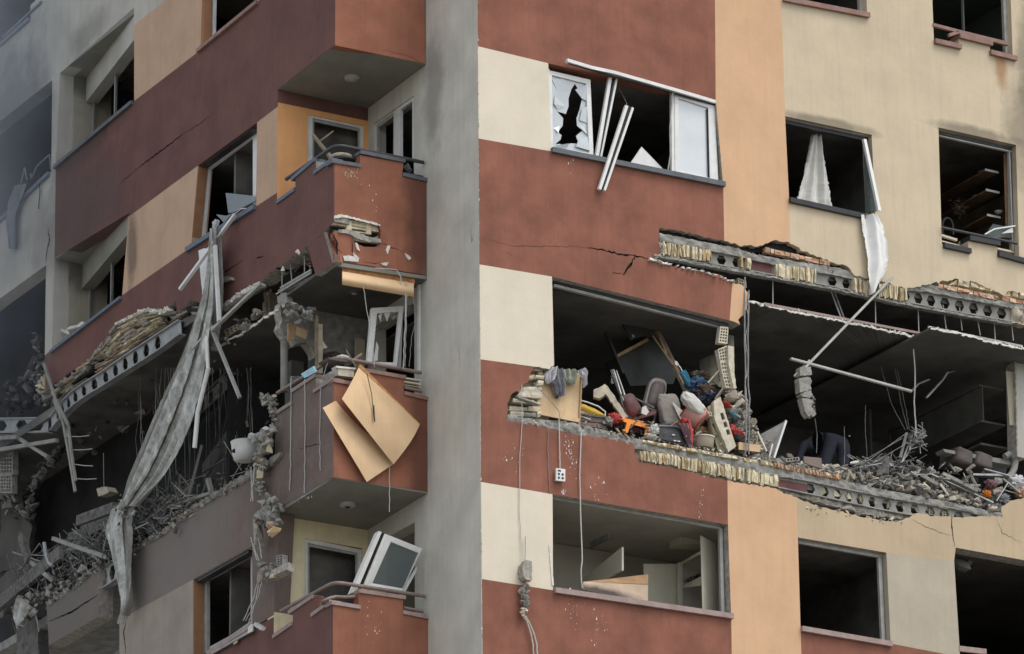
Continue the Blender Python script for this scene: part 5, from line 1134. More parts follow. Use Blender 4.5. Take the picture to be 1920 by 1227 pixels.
t = thing('hanging_brick_lump', 'brick and mortar lump hanging on cables below the left red wall', 'brick lump', R(983, 1158, -.1))
b = MB(); b.plate(J('972,1062 978,1055 988,1058 988,1092 980,1094 972,1086 970,1074', R, .006, .04), -NY*.14, M['brickR'] if 0 else M['taupe'], M['edge']); obj('plaster_piece', b, t)
brickface('987,1063 996,1066 996,1090 988,1094', R, -.12, 'brickR', (2, 5), 0, .08, parent=t)
b = MB(); g = random.Random(6)
for i in range(26): b.rock(R(983+g.uniform(-5, 6), 1097+i*1.5, -.08+g.uniform(-.03, .03)), g.uniform(.05, .12), M[g.choice(['rub', 'edge', 'concrete'])], g)
b.rock(R(983, 1060, -.08), (.08, .08, .06), M['rub'], g); tag(obj('mortar', b, t), kind='stuff')
b = MB(); [b.rock(R(983+g.uniform(-4, 4), 1140+g.uniform(0, 16), -.08), g.uniform(.06, .1), M['brickW'], g) for i in range(7)]; obj('brick_piece', b, t)

# profiles hanging in the right room
for a, c, w_, m, lab in (((1482, 673, .05), (1708, 734, -.02), .055, 'alu', 'long aluminium rail hanging level in front of the dark room'), ((1673, 520, -.1), (1503, 696, .05), .05, 'alu', 'long aluminium rail hanging diagonally from the cream wall'),
                         ((1518, 676, .05), (1489, 706, .1), .035, 'alu', 'short aluminium stub where the two long rails meet')):
    t = thing('aluminium_rail', lab, 'rail', R(*c)); b = MB(); b.bar(R(*a), R(*c), w_, .03, M[m]); obj('rail', b, t)
    b = MB(); p, q = R(*a), R(*c); b.bar(p-NZ*w_*.4-NY*.012, q-NZ*w_*.4-NY*.012, .012, .012, M['cableG']); obj('lip', b, t)
for s, w_, lab in (('1558,545,.3 1578,598,.2', .05, 'short bent ceiling strut dropping from the upper beam'), ('1777,698,.6 1768,712,.6 1737,746,.5', .035, 'bent metal strip curling down in the dark right room'), ('1776,700,.8 1800,693,.9 1840,694,1.1', .03, 'thin bent strip running back under the dark ceiling'), ('1708,735,.3 1722,720,.4 1742,712,.6', .03, 'dark strip at the end of the level aluminium rail')):
    b = MB(); q = px(s)
    for a, c in zip(q, q[1:]): b.bar(a, c, w_, .02, M['alu' if w_ > .03 else 'steel'])
    single('metal_strip', b, lab, 'metal strip')
b = MB(); b.bar(R(1565, 548, .25), R(1584, 600, .15), .015, .02, M['cableG']); single('wire', b, 'thin wire beside the ceiling strut', 'wire')
t = thing('hanging_blocks', 'chain of cracked grey concrete blocks hanging from the aluminium rails', 'concrete blocks', R(1518, 785, .2))
for s in ('1501,688 1521,688 1522,703 1500,705', '1498,709 1519,707 1522,716 1519,722 1522,730 1509,734 1500,736', '1500,739 1510,735 1521,732 1524,742 1518,746 1505,744', '1503,746 1518,748 1526,753 1521,762 1525,768 1531,776 1526,782 1521,777 1518,783 1510,772'):
    b = MB(); b.plate(J(s, R, .008, .04), NY*.12, M['rub'], M['edge']); obj('block', b, t)
b = MB(); g = random.Random(12)
for i in range(16): b.rock(R(1524+g.uniform(-3, 5), 745+i*2.3, .03), g.uniform(.03, .06), M['rub'], g)
tag(obj('mortar', b, t), kind='stuff')
# the bending person: one skinned body seen from behind
def body(name, J_, E_, parent, m, sub=2, root=0):
    me = bpy.data.meshes.new(name); base = parent.location if parent else V((0, 0, 0))
    me.from_pydata([V(j[0])-base for j in J_], E_, []); o = bpy.data.objects.new(name, me); S.collection.objects.link(o); o.parent = parent
    sk = o.modifiers.new('skin', 'SKIN')
    for i, j in enumerate(J_):
        sv = me.skin_vertices[0].data[i]; r_ = j[1]; sv.radius = (r_, r_) if not isinstance(r_, tuple) else r_; sv.use_root = (i == root)
    sk.use_smooth_shade = True; su = o.modifiers.new('sub', 'SUBSURF'); su.levels = sub; su.render_levels = sub
    me.materials.append(m); return o
PO = R(1572, 826, 1.25)                       # pelvis
fz = .97
hipL, hipR = PO+V((-.11, .03, -.03)), PO+V((.10, -.02, -.04))
PR_ = thing('person', 'person in dark navy trousers bending far forward in the dark room, seen from behind', 'person', V((PO.x, PO.y, fz)))
ch = PO+V((-.22, .46, -.02)); nk = PO+V((-.30, .64, -.14)); hd = PO+V((-.33, .72, -.28))
kL = V((hipL.x-.20, hipL.y+.02, fz+.50)); kR = V((hipR.x-.05, hipR.y+.05, fz+.48))
aL = V((kL.x-.06, kL.y+.16, fz+.10)); aR = V((kR.x+.02, kR.y+.16, fz+.10))
sL, sR = ch+V((-.17, -.12, -.02)), ch+V((.12, .17, -.02))
Jn = [(PO, (.17, .155)), (PO+V((-.09, .2, .05)), (.15, .13)), (ch, (.17, .13)), (nk, .06), (hd, (.085, .095)), (hd+V((-.02, .03, -.12)), .06),
      (hipL, .125), (kL, .075), (aL, .05), (aL+V((-.14, .03, -.06)), .038), (hipR, .125), (kR, .075), (aR, .05), (aR+V((-.14, .03, -.06)), .038),
      (sL, .07), (sL+V((-.12, -.02, -.26)), .05), (sL+V((-.26, .06, -.44)), .035), (sR, .07), (sR+V((-.02, .08, -.27)), .05), (sR+V((-.18, .08, -.44)), .035)]
En = [(0, 1), (1, 2), (2, 3), (3, 4), (4, 5), (0, 6), (6, 7), (7, 8), (8, 9), (0, 10), (10, 11), (11, 12), (12, 13), (2, 14), (14, 15), (15, 16), (2, 17), (17, 18), (18, 19)]
M['skin'] = mat('dusty_skin', (.30, .19, .14), .6, .1, 6, 0, .05, 30)
body('body', Jn, En, PR_, M['navyT'])
for k, s_ in ((16, sL+V((-.26, .06, -.44))), (19, sR+V((-.18, .08, -.44)))):
    for f_ in range(5):
        d = V((-.03+(f_-2)*.018, .0+(f_ % 2)*.01, -.05)); ln = (.055, .075, .08, .075, .06)[f_]
        body('finger', [(s_, .016), (s_+d.normalized()*.05, .011), (s_+d.normalized()*(.05+ln*.5), .009), (s_+d.normalized()*(.05+ln*.5)+V((-.01, .01, -.02)), .008)], [(0, 1), (1, 2), (2, 3)], PR_, M['skin'], 1)
b = MB(); b.plate([PO+V((.085, -.155, .03)), PO+V((.105, -.155, .03)), PO+V((.105, -.155, .045)), PO+V((.085, -.155, .045))], NY*.01, M['paper']); obj('phone_edge', b, PR_)
# brown board and hollow brick on the ledge, pipes
slabobj('brown_board', '1507,856 1540,859 1542,879 1524,874 1508,868', (.0, .03, 0), 'chest', 'flat brown board lying at the slab edge in front of the bending person', 'board', o=.02)
t = thing('hollow_brick', 'grey hollow brick on the slab edge left of the brown board', 'brick', R(1487, 866, .0)); brickface('1474,860 1498,857 1500,864 1474,867', R, .0, 'rub', (4, 1), 0, .08, 'brick_face', parent=t)
slabobj('brown_chip', '1476,850 1484,851 1489,858 1477,857', (0, .03, 0), 'chest', 'small brown chip standing behind the grey hollow brick', 'chip', o=.05)
# rubble along the broken floor
def ledge(g):
    x = g.uniform(1404, 1880); base = 861+(x-1404)*.213; 
    hmax = 10+20*math.exp(-((x-1690)/120)**2)+(14 if x > 1600 else 0); o = g.uniform(0, .9)
    return R(x, base-g.random()*hmax*(.4+o), .02+o*.6)
rubble('rubble', ledge, 2600, .02, .18, ['rub', 'rub', 'edge', 'concrete', 'rub', 'rubD', 'brickP', 'brickW'], 'bank of grey concrete rubble along the broken floor edge of the right room', 4)
rubble('rubble', lambda g: R(g.gauss(1700, 70), min(940, g.gauss(905, 16)), g.uniform(.05, .6)), 260, .08, .30, ['rub', 'edge', 'concrete', 'rubD'], 'larger slabs heaped in the middle of the right room floor edge', 5, .3)
rubble('rubble', lambda g: R(g.uniform(952, 1200), 0, 0) if 0 else (lambda x: R(x, 782+(x-950)*.17+g.uniform(-6, 4), g.uniform(-.02, .12)))(g.uniform(985, 1460)), 330, .015, .07, ['paper', 'edge', 'brickW', 'rub'], 'pale plaster crumbs scattered along the left broken floor edge', 6)
rubble('rubble', lambda g: (lambda x: R(x, 955+(x-1500)*.13+g.uniform(-8, 7), g.uniform(.0, .08)))(g.uniform(1500, 1710)), 110, .03, .11, ['brickY', 'edge', 'brickW', 'rub'], 'broken yellow brick pieces under the lower castellated beam', 7)
# floor mound behind the edge
b = MB(); G = []
g = random.Random(9)
for j in range(9):
    row = []
    for i in range(50):
        x = 5.0+i*.09; y = .1+j*.14; row.append(V((x, y, .93+.32*math.exp(-((x-7.3)/1.1)**2)*(1-abs(j-4)/6)+.05*noise.noise(V((x*5, y*5, 0)))+g.uniform(-.02, .03))))
    G.append(row)
b.sheet(G, -NZ*.05, M['rubD'], None, False); tag(obj('rubble', b), 'dark dusty mound of rubble on the floor of the right room', 'rubble', kind='stuff')
for k, (a, c, w_, m) in enumerate((((1745, 889), (1862, 943), .035, 'galv'), ((1700, 892), (1745, 889), .03, 'galv'), ((1725, 893), (1757, 912), .17, 'rub'), ((1765, 890), (1830, 922), .13, 'rub'), ((1813, 911), (1838, 910), .03, 'alu'), ((1820, 890), (1836, 922), .05, 'rub'), ((1657, 858), (1655, 890), .17, 'rubD'), ((1600, 884), (1700, 812), .012, 'cableG'), ((1612, 884), (1702, 830), .012, 'cableG'), ((1592, 880), (1692, 822), .010, 'cableG'), ((1700, 812), (1688, 858), .035, 'steel'), ((1712, 812), (1690, 868), .022, 'galv'), ((1709, 815), (1706, 845), .02, 'galv'), ((1706, 843), (1692, 866), .02, 'galv'), ((1719, 810), (1737, 838), .014, 'galv'))):
    labs = ('long bent pipe lying down across the rubble bank', 'left bend of the pipe on the rubble bank', 'tilted grey slab plate in the rubble bank', 'wide grey slab under the long pipe', 'short level bar under the overturned sofa', 'short leaning grey block under the sofa', 'dark upright concrete block behind the rubble bank', 'longest grey rod leaning from the rubble up to the wire tangle', 'grey rod leaning below the longest one', 'lowest of the three leaning grey rods', 'wide grey strip standing under the wire tangle', 'thin bright rod under the wire tangle', 'short bright rod hanging from the wire tangle', 'short slanting bright rod under the wire tangle', 'rod slanting right from the wire tangle')
    b = MB(); b.bar(R(*a, .15), R(*c, .05), w_, w_*.6 if w_ < .1 else .05, M[m]); single('debris_bar' if w_ < .1 else 'concrete_chunk', b, labs[k], 'rod' if w_ < .06 else 'concrete chunk')
b = MB(); g = random.Random(14)
for i in range(16):
    ps = [R(1718+g.gauss(0, 7)+k*g.uniform(-3, 4), 806+g.gauss(0, 4)+k*g.uniform(2, 9), .1+g.gauss(0, .05)) for k in range(6)]; b.tube(ps, g.uniform(.005, .011), M['galv' if i % 2 else 'cableG'], 5)
tag(obj('wire_tangle', b), 'tangle of bent bright wires hanging in the right room', 'wires', kind='stuff')
b = MB()
for i in range(40):
    x0 = g.uniform(1600, 1720); ps = [R(x0+k*g.uniform(-6, 9), 888-k*g.uniform(2, 10)+g.uniform(-5, 5), .2+g.gauss(0, .08)) for k in range(5)]; b.tube(ps, g.uniform(.004, .009), M['cableG' if i % 3 else 'galv'], 5)
tag(obj('wire_tangle', b), 'bent reinforcing wires sticking out of the rubble bank', 'wires', kind='stuff')
# sofa and cupboards at the right
t = thing('overturned_sofa', 'dark leather sofa lying overturned on the rubble at the far right', 'sofa', R(1830, 890, .4))
b = MB(); b.plate(px('1768,842,.25 1828,852,.25 1882,861,.25 1902,868,.25 1900,873,.25 1866,867,.25 1772,848,.25'), NY*.2, M['steel']); obj('base_board', b, t)
obj('cushion', soft(R(1793, 863, .45), .155, .25, .12, 'brownL', 41, .08, rotm('Y', 9), 30, 20, 7), t); obj('cushion', soft(R(1830, 871, .45), .155, .25, .12, 'brownL', 42, .08, rotm('Y', 9), 30, 20, 7), t)
b = MB(); b.plate(px('1776,848,.7 1890,868,.7 1884,900,.7 1800,892,.7 1780,872,.7'), NY*.4, M['gasket']); obj('sofa_body', b, t)
b = MB(); b.bar(R(1824, 890, .2), R(1880, 891, .2), .02, .03, M['galv']); obj('sofa_rail', b, t)
b = MB(); b.tube(px('1884,857,.2 1892,852,.2 1900,855,.2 1904,864,.2 1902,878,.2 1896,890,.2 1889,897,.2'), .05, M['steel'], 14); single('duct_elbow', b, 'thick dusty pipe bend at the right end of the sofa', 'pipe')
t = thing('kitchen_cupboards', 'dusty cupboard carcass with open compartments on the right inner wall', 'cupboard', V((9.2, 1.5, 1.6)))
M['carc'] = mat('dusty_cupboard', (.10, .097, .085), .8, .2, 3, .1, .1, 20)
b = MB(); b.bb(8.86, 9.3, .5, 2.9, 3.02, 3.05, M['carc']); b.bb(8.86, 9.3, .5, 2.9, 2.46, 2.49, M['carc']); b.bb(8.9, 8.92, .5, 2.9, 2.49, 3.02, M['carc']); obj('upper_cupboard', b, t)
b = MB(); b.bb(8.80, 9.3, .45, 2.9, 2.08, 2.11, M['carc']); b.bb(8.86, 9.3, 2.9, 2.93, 1.0, 3.05, M['carc']); obj('shelf', b, t)
b = MB(); b.bb(8.3, 8.34, 2.6, 3.2, 1.0, 3.2, M['carc']); b.bb(7.9, 8.3, 2.8, 3.2, 2.0, 2.03, M['carc']); b.bb(7.9, 8.3, 2.8, 3.2, 1.55, 1.58, M['carc']); obj('side_panel', b, t)
slabobj('white_cupboard_door', '1886,696 1903,698 1907,799 1893,797', (.02, .03, 0), 'greyc', 'dusty white cupboard door hanging beside the grey column at far right', 'door panel', o=.12)
b = MB(); b.plate(px('1904,648,.1 1922,652,.1 1924,860,.1 1908,856,.1'), NY*.25, M['greyL']); b.plate(px('1903,660,.06 1905,660,.06 1909,856,.06 1907,856,.06'), NY*.2, M['edge']); obj('column', b, BLD)
for i, (x, y, s, m, lab) in enumerate(((1858, 909, .09, 'plum', 'plum cloth crumpled below the duct bend'), (1850, 927, .06, 'orangeP', 'small rusty orange ball in the far right debris'), (1870, 903, .06, 'paper', 'white rag scrap at the far right debris'), (1880, 935, .12, 'slate', 'grey crumpled sheet at the far right floor edge'), (1906, 905, .14, 'pale', 'pale crumpled plastic at the foot of the grey column'), (1912, 925, .10, 'brickR', 'reddish brick lump at the far right floor edge'))):
    single('debris_scrap', soft(R(x, y, .1), s, .07, s*.7, m, i+50, .5), lab, 'scrap')
for i, (a, c) in enumerate((((1868, 940), (1890, 905)), ((1880, 898), (1912, 925)), ((1845, 880), (1893, 893)))):
    b = MB(); b.bar(R(*a, .05), R(*c, .0), .05, .015, M['galv']); single('metal_strip', b, ('crumpled bright strip standing at the far right', 'strip lying down to the foot of the grey column', 'strip under the duct bend')[i], 'metal strip')
# brick plugs in the lower beam's hexagon openings
for k, (cx, m) in enumerate(((1541, 'brickY'), (1566, 'brickY'), (1591.5, 'brickY'), (1617, 'brickY'), (1645, 'brickY'), (1672, 'brickY'), (1697, 'brickY'), (1723, 'brickY'))):
    cy = 903+(cx-1456)*.189+.5; b = MB(); b.rock(R(cx, cy, .11), (.15, .1, .17), M[m], random.Random(k+2), Matrix.Identity(3)); b.rock(R(cx-4, cy+2, .10), (.07, .1, .15), M[m], random.Random(k+9), Matrix.Identity(3)); obj('brick_plug', b, BLD)
for cx in (1751, 1776):
    cy = 903+(cx-1456)*.189; brickface(f'{cx-9},{cy-9} {cx+9},{cy-6} {cx+9},{cy+9} {cx-9},{cy+6}', R, .09, 'brickW', (3, 3), 0)
b = MB(); b.plate(px('1456,898 1512,908 1512,925 1470,918 1457,912', R, .045), NY*.01, M['burg']); obj('red_primer_plate', b, BLD)
b = MB(); b.plate(px('1405,489 1447,496 1447,514 1405,508', R, .06), NY*.01, M['burg']); obj('red_primer_plate', b, BLD)

rubble('rubble', lambda g: (lambda x: R(x, 800+(x-1090)*.13-g.random()**2*26, g.uniform(.08, .6)))(g.uniform(1092, 1372)), 260, .02, .12, ['paper', 'brickW', 'shelf', 'slate', 'rub', 'wood', 'taupe', 'post', 'pale', 'brownL'], 'household litter, paper and splinters lying between the furniture of the torn flat', 15, .3)
b = MB(); g = random.Random(16)
for i in range(70):
    x = g.uniform(1100, 1440); y = 808+(x-1090)*.13-g.uniform(0, 30); a = R(x, y, g.uniform(.1, .5)); d = V((g.gauss(0, .14), g.gauss(0, .08), g.gauss(0, .07))); b.bar(a, a+d, g.uniform(.008, .03), .008, M[g.choice(['wood', 'post', 'brickP', 'paper', 'shelf'])])
tag(obj('splinters', b), 'wood splinters and torn slats sticking out of the furniture heap', 'splinters', kind='stuff')
b = MB()
for i in range(46):
    x = g.uniform(1585, 1870); y = 893+(x-1585)*.19-g.uniform(2, 34); a = R(x, y, g.uniform(.02, .5)); d = V((g.gauss(0, .16), g.gauss(0, .1), g.gauss(0, .08))); b.box(a, d, V((g.gauss(0, .06), g.uniform(.03, .1), g.gauss(0, .04))), NZ*g.uniform(.008, .025), M[g.choice(['rub', 'pvcD', 'paper', 'rub', 'steel', 'brickP', 'edge'])])
tag(obj('splinters', b), 'broken boards and plaster sheets strewn over the rubble bank', 'splinters', kind='stuff')
# ================================================================ loose things on the side facade and the balconies
def fold_board():
    t = thing('plywood_sheet', 'two big pale plywood sheets hanging crooked over the middle balcony front', 'plywood', B(688, 904, -.1))
    def quadsheet(tl, tr, br, bl, bulge, m, name, n=14):
        G = []
        for i in range(n+1):
            v = i/n; a = tl.lerp(bl, v); c = tr.lerp(br, v); G.append([a.lerp(c, j/n)-NY*bulge(j/n, v) for j in range(n+1)])
        b = MB(); b.sheet(G, NY*.012, M[m], M['plyE']); obj(name, b, t)
    quadsheet(B(605, 765, -.10), B(643, 744, .0), B(737, 871, -.06), B(688, 904, -.10), lambda u, v: .05*math.sin(math.pi*u)*(1-v)*.2-.08*u*u*(1-v), 'ply', 'narrow_sheet')
    quadsheet(B(641, 748, -.24), B(674, 686, -.05), B(785, 798, -.03), B(736, 872, -.12), lambda u, v: .10*math.sin(math.pi*u)*(.3+v*.7)+.03*v, 'ply', 'wide_sheet')
    b = MB(); b.bar(B(673, 686, -.06), B(785, 798, -.04), .018, .06, M['plyE']); obj('torn_edge', b, t)
    b = MB(); b.tube([B(688, 700, -.2), B(697, 740, -.22), B(702, 790, -.24)], .006, M['gasket'], 5); b.tube([B(701, 760, -.23), B(703, 791, -.24)], .008, M['shelf'], 5); obj('cord', b, t)
fold_board()
t = thing('wooden_blind_box', 'long curved orange wooden board hanging under the upper balcony slab', 'board', B(643, 535, .05))
G = [[B(642+134*u, 509+23*u+(25-.5*0)*v, .02-.10*math.sin(math.pi*v*.9)) for u in [i/16 for i in range(17)]] for v in [j/6 for j in range(7)]]
b = MB(); b.sheet(G, NY*.015, M['ply'], M['plyE']); obj('board', b, t)
b = MB(); b.plate(pts('643,502,.05 778,524,.05 778,532,.05 643,510,.05', B), NY*.03, M['plyE']); obj('rail', b, t)
b = MB(); b.plate(pts('627,491,.0 788,516,.0 799,517,.0 799,524,.0 640,500,.0 631,497,.0', B), NY*.05, M['soffit']); obj('slab_edge_trim', b, f2)
# open sash of the middle balcony and of the lowest one
def pane_frame(t, outer, inner, fn, m='pvc', gl=None, th=.05):
    b = MB(); a, c = pts(outer, fn), pts(inner, fn); nn = NY
    b.ring(a, c, nn*th, M[m]); o = obj('sash_frame', b, t)
    if gl:
        b = MB(); k = sum(c, V((0, 0, 0)))/len(c); b.plate([k+(q-k)*1.02+nn*.02 for q in c], nn*.006, M[gl]); obj('pane', b, t)
t = thing('swung_window', 'white window frame swung open above the middle balcony, its glass broken out', 'window', B(690, 682, .3))
pane_frame(t, '697,578,.4 757,574,.4 744,688,.4 688,682,.4', '707,588,.4 749,584,.4 740,680,.4 698,679,.4', B)
g = random.Random(3)
for s in ('709,592,.42 716,588,.42 714,604,.42', '720,588,.42 732,586,.42 726,604,.42', '700,678,.42 706,640,.42 710,650,.42 708,676,.42', '742,660,.42 745,620,.42 747,640,.42 743,684,.42'):
    b = MB(); b.plate(pts(s, B), NY*.004, M['glassW']); obj('glass_shard', b, t)
b = MB(); b.bar(B(752, 584, .5), B(748, 690, .5), .05, .04, M['pvcD']); obj('mullion', b, t)
b = MB(); b.bar(B(736, 597, .5), B(776, 570, .6), .04, .04, M['pvcD']); b.bar(B(705, 622, 1.0), B(768, 588, 1.0), .04, .03, M['steel']); obj('broken_rail', b, t)
t = thing('fallen_window', 'white window unit with dark glass tipped out onto the lowest balcony parapet', 'window', B(700, 1110, .1))
pane_frame(t, '727,1003,.0 792,1029,.0 753,1110,.12 687,1097,.12', '733,1016,.01 785,1037,.01 756,1104,.12 698,1094,.12', B, gl='glassD')
for a, c, a2, c2, m in (((710, 996), (659, 1112), (716, 998), (668, 1112), 'pvc'), ((718, 999), (672, 1110), (721, 1000), (676, 1108), 'gasket'), ((721, 1001), (676, 1110), (727, 1003), (686, 1100), 'pvc')):
    b = MB(); b.plate([B(*a, .03), B(*a2, .03), B(*c2, .13), B(*c, .13)], NY*.12, M[m]); obj('side_rail', b, t)
b = MB(); b.plate(pts('781,1072,.15 782,1062,.15 764,1090,.15 752,1112,.15 757,1115,.15', B), NY*.04, M['pvc']); obj('bottom_rail', b, t)
# post, drain pipe and torn wall parts behind the middle balcony
t = thing('drain_pipe', 'dusty vertical drain pipe rising from the middle balcony to the torn ceiling', 'pipe', L(533, 735, .2))
b = MB(); b.tube([L(533, 548, .2), L(533, 735, .2)], .055, M['steel'], 16); obj('pipe', b, t)
b = MB(); b.tube([L(533, 627, .2), L(533, 640, .2)], .07, M['steel'], 16); b.tube([L(533, 628, .2), L(533, 630, .2)], .078, M['steel'], 16); obj('collar', b, t)
t = thing('wooden_stud', 'pale vertical wooden stud standing behind the middle balcony rail', 'post', N(598, 700, -.8))
b = MB(); b.plate(pts('591,592 597,592 597,700 592,700', B, .9), V((.02, .06, 0)), M['post']); b.plate(pts('597,608 605,608 605,700 597,700', B, .93), V((.02, .06, 0)), M['brickP']); obj('stud', b, t)
b = MB(); b.plate(J('541,604 556,610 552,636 540,640', lambda x_, y_, o_=0: B(x_, y_, 1.2), .01, .05), NY*.03, M['woodE']); single('torn_board', b, 'left of two torn beige wall panels beside the drain pipe', 'panel')
b = MB(); b.plate(J('556,612 578,620 574,636 555,628', lambda x_, y_, o_=0: B(x_, y_, 1.2), .01, .05), NY*.03, M['wood']); single('torn_board', b, 'right of two torn beige wall panels, between the pipe and the stud', 'panel')
b = MB(); b.plate(J('606,640 614,652 606,654', lambda x_, y_, o_=0: B(x_, y_, 1.0), .006, .05), NY*.03, M['cream']); single('torn_board', b, 'small pale scrap hanging beside the wooden stud', 'panel')
b = MB(); g = random.Random(21)
for i in range(70): b.rock(B(g.uniform(538, 588), 572+g.uniform(0, 32), g.uniform(.5, 1.4)), g.uniform(.05, .2), M[g.choice(['rubD', 'rub', 'concrete'])], g)
obj('broken_lintel', b, BLD)
b = MB(); b.plate(J('519,556 536,548 538,575 522,572', L, .01, .05), NX*.1, M['rub']); obj('broken_wall_corner', b, BLD)
b = MB(); b.plate(pts('527,545,.1 592,513,.1 592,517,.1 540,545,.1 528,549,.1', L), NX*.2, M['concrete'], M['rub']); obj('slab_edge', b, BLD)
for i in range(3):
    b = MB(); b.bar(L(518+i*4, 552-i*6, .06), L(584, 512-i*3, .06), .02, .02, M['rub' if i % 2 else 'pvcD']); obj('ceiling_channel', b, BLD)
for i in range(5):
    b = MB(); b.bar(L(552+i*5, 510-i*8, .3), L(583, 480+i*7, .3), .012, .012, M['pvcD']); obj('ceiling_lath', b, BLD)
single('jamb_board', MB().box(N(668, 634, -.1), V((.14, 0, 0)), NY*.05, -NZ*.5, M['greyc']), 'pale jamb board deep behind the middle balcony', 'board')
# things on the middle balcony parapet
t = thing('blue_card', 'light blue packet propped on the parapet of the middle balcony', 'packet', L(575, 709, .0))
b = MB(); b.plate(pts('564,701.5 586,688 592,698 571,709.5', L, -.0), V((.03, 0, .02)), mat('light_blue_card', (.34, .62, .74), .6, .05, 5, 0, .02, 20)); obj('packet', b, t)
b = MB()
for a, c in (((573, 700), (582, 695)), ((574, 703), (580, 699.5)), ((582, 699), (586, 697))): barpx(b, a, c, .012, .002, 'pink', L, -.001)
obj('print', b, t)
b = MB(); g = random.Random(31)
for i in range(14): b.tube([L(553+g.uniform(-7, 7), 712+g.uniform(-6, 5), g.uniform(.02, .12)) for _ in range(5)], .008, M['cableG'], 5)
single('wire_coil', b, 'coil of grey wire lying on the parapet left of the blue packet', 'wire coil')
t = thing('masonry_block', 'cream masonry block jammed under the rail at the middle balcony corner', 'block', B(640, 706, .1))
b = MB(); b.plate(pts('634,690,.0 664,694,.0 664,708,.0 634,704,.0', B), NY*.12, M['brickW']); b.plate(pts('614,700,.1 634,690,.0 634,704,.0 618,710,.1', B), NY*.12, M['rub']); obj('block', b, t)
b = MB(); b.plate(pts('630,686,-.02 668,690,-.02 665,693,-.02 632,690,-.02', B), NY*.14, M['paper']); obj('plaster_crust', b, t)
b = MB(); b.plate(pts('615,670,.0 656,676,.0 650,679,.0 618,674,.0', B), NY*.3, M['brownL']); single('dark_slate', b, 'dark flat board resting on the middle balcony rail', 'board')
single('upturned_plate', soft(B(643, 671, .12), .09, .07, .03, 'ceram', 3, .1), 'white upturned lid on the dark board of the middle balcony', 'lid')
b = MB(); b.bar(B(649, 656, .0), B(667, 688, -.08), .02, .012, M['post']); single('thin_lath', b, 'thin lath leaning over the middle balcony rail', 'lath')
b = MB(); b.bar(B(662, 676, .2), B(677, 664, .25), .05, .02, M['post']); single('wood_chip', b, 'splintered chip sticking up behind the middle balcony rail', 'chip')
for k, (y, w_) in enumerate(((716, 9), (723, 9), (730, 7))):
    b = MB(); b.plate(pts(f'757,{y-9} 789,{y-4} 789,{y+w_-10} 757,{y+w_-15}', B, .04), NY*.12, M['brickW']); single('stone_piece', b, ('top', 'middle', 'bottom')[k]+' pale stone piece stacked in the right notch of the middle balcony', 'stone')
# brown fringe under the right notch
for s, r_, lab, fn in (('677,531 684,580 694,640 699,690', .005, 'thin wire hanging from the orange board down to the plywood', B), ('757,530 757,600 755,640 753,694', .008, 'pale wire hanging in front of the open white sash', B), ('760,530 758,620 756,690', .005, 'second pale wire beside the open white sash', B), ('772,560 776,600 768,640 764,690', .005, 'dark loop of wire right of the open white sash', B),
                       ('548,708 548,760 547,830 547,880 545,920', .007, 'leftmost pale cord down the flank of the middle balcony', L), ('574,712 574,780 574,850 573,925', .007, 'middle pale cord down the flank of the middle balcony', L), ('618,678 604,720 602,790 602,840 603,883', .006, 'rightmost pale cord down the flank of the middle balcony', L),
                       ('728,840 727,880 727,962', .006, 'thin cord hanging from the plywood below the balcony edge', B), ('700,505 740,508 748,520 749,535', .008, 'white wire loop on the orange board', B)):
    single('cord', cab([q-(NY if fn is B else NX)*(.02 if fn is L else .05) for q in pts(s, fn)], r_, 'cable' if 'dark' not in lab else 'cableG', .006), lab, 'cord')
# sill tray of the lower left window
t = thing('sill_tray', 'tilted pale board with a white paper on the sill of the lowest left window', 'board', L(430, 1215, .0))
b = MB(); b.plate(pts('393,1213,.0 472,1170,.0 474,1183,-.06 396,1227,-.06', L), NX*.03, M['steelL']); obj('board', b, t)
b = MB(); b.plate(pts('466,1172,-.04 474,1170,-.04 473,1184,-.09 464,1188,-.09', L), NX*.01, M['paper']); b.plate(pts('437,1205,-.04 446,1199,-.04 444,1205,-.06 438,1209,-.06', L), NX*.01, M['yellow'] if 0 else M['wood']); obj('paper', b, t)
# ---- column of hanging masonry left of the middle balcony
def lumps(name, lst, lab, cat, fn, mats, seed, parts=()):
    g = random.Random(seed); b = MB()
    for (x, y, dx, dy, n, s0, s1, o0, o1) in lst:
        for i in range(n): b.rock(fn(x+g.uniform(-dx, dx), y+g.uniform(-dy, dy), g.uniform(o0, o1)), g.uniform(s0, s1), M[g.choice(mats)], g)
    return single(name, b, lab, cat)
RM = ['rub', 'edge', 'concrete', 'brickP', 'rub']
lumps('mortar_lump', [(503, 748, 12, 9, 26, .05, .16, -.08, .1), (512, 768, 6, 12, 18, .05, .14, -.05, .1), (514, 790, 4, 14, 16, .05, .12, -.05, .1)], 'crumbled mortar along the broken left corner of the middle balcony', 'mortar', L, RM, 41)
lumps('mortar_lump', [(494, 830, 13, 18, 50, .06, .20, -.2, .0), (488, 865, 9, 18, 36, .06, .18, -.2, .0), (481, 900, 5, 22, 26, .05, .14, -.2, -.05), (490, 918, 4, 14, 14, .05, .13, -.2, -.05), (506, 812, 6, 14, 14, .05, .14, -.15, .0)], 'long ragged clump of mortar hanging down beside the plum balcony flank', 'mortar', L, RM, 42)
for x, y, sx, sz, ry in ((505, 838, .09, .22, 6), (488, 890, .09, .15, 4)):
    b = MB(); b.rock(L(x, y, -.18), (sx, .08, sz), M['brickY'], random.Random(int(x)), rotm('X', ry)); single('yellow_brick_chunk', b, 'larger yellow brick chunk in the hanging mortar clump' if x > 500 else 'smaller yellow brick chunk low in the hanging mortar clump', 'brick chunk')
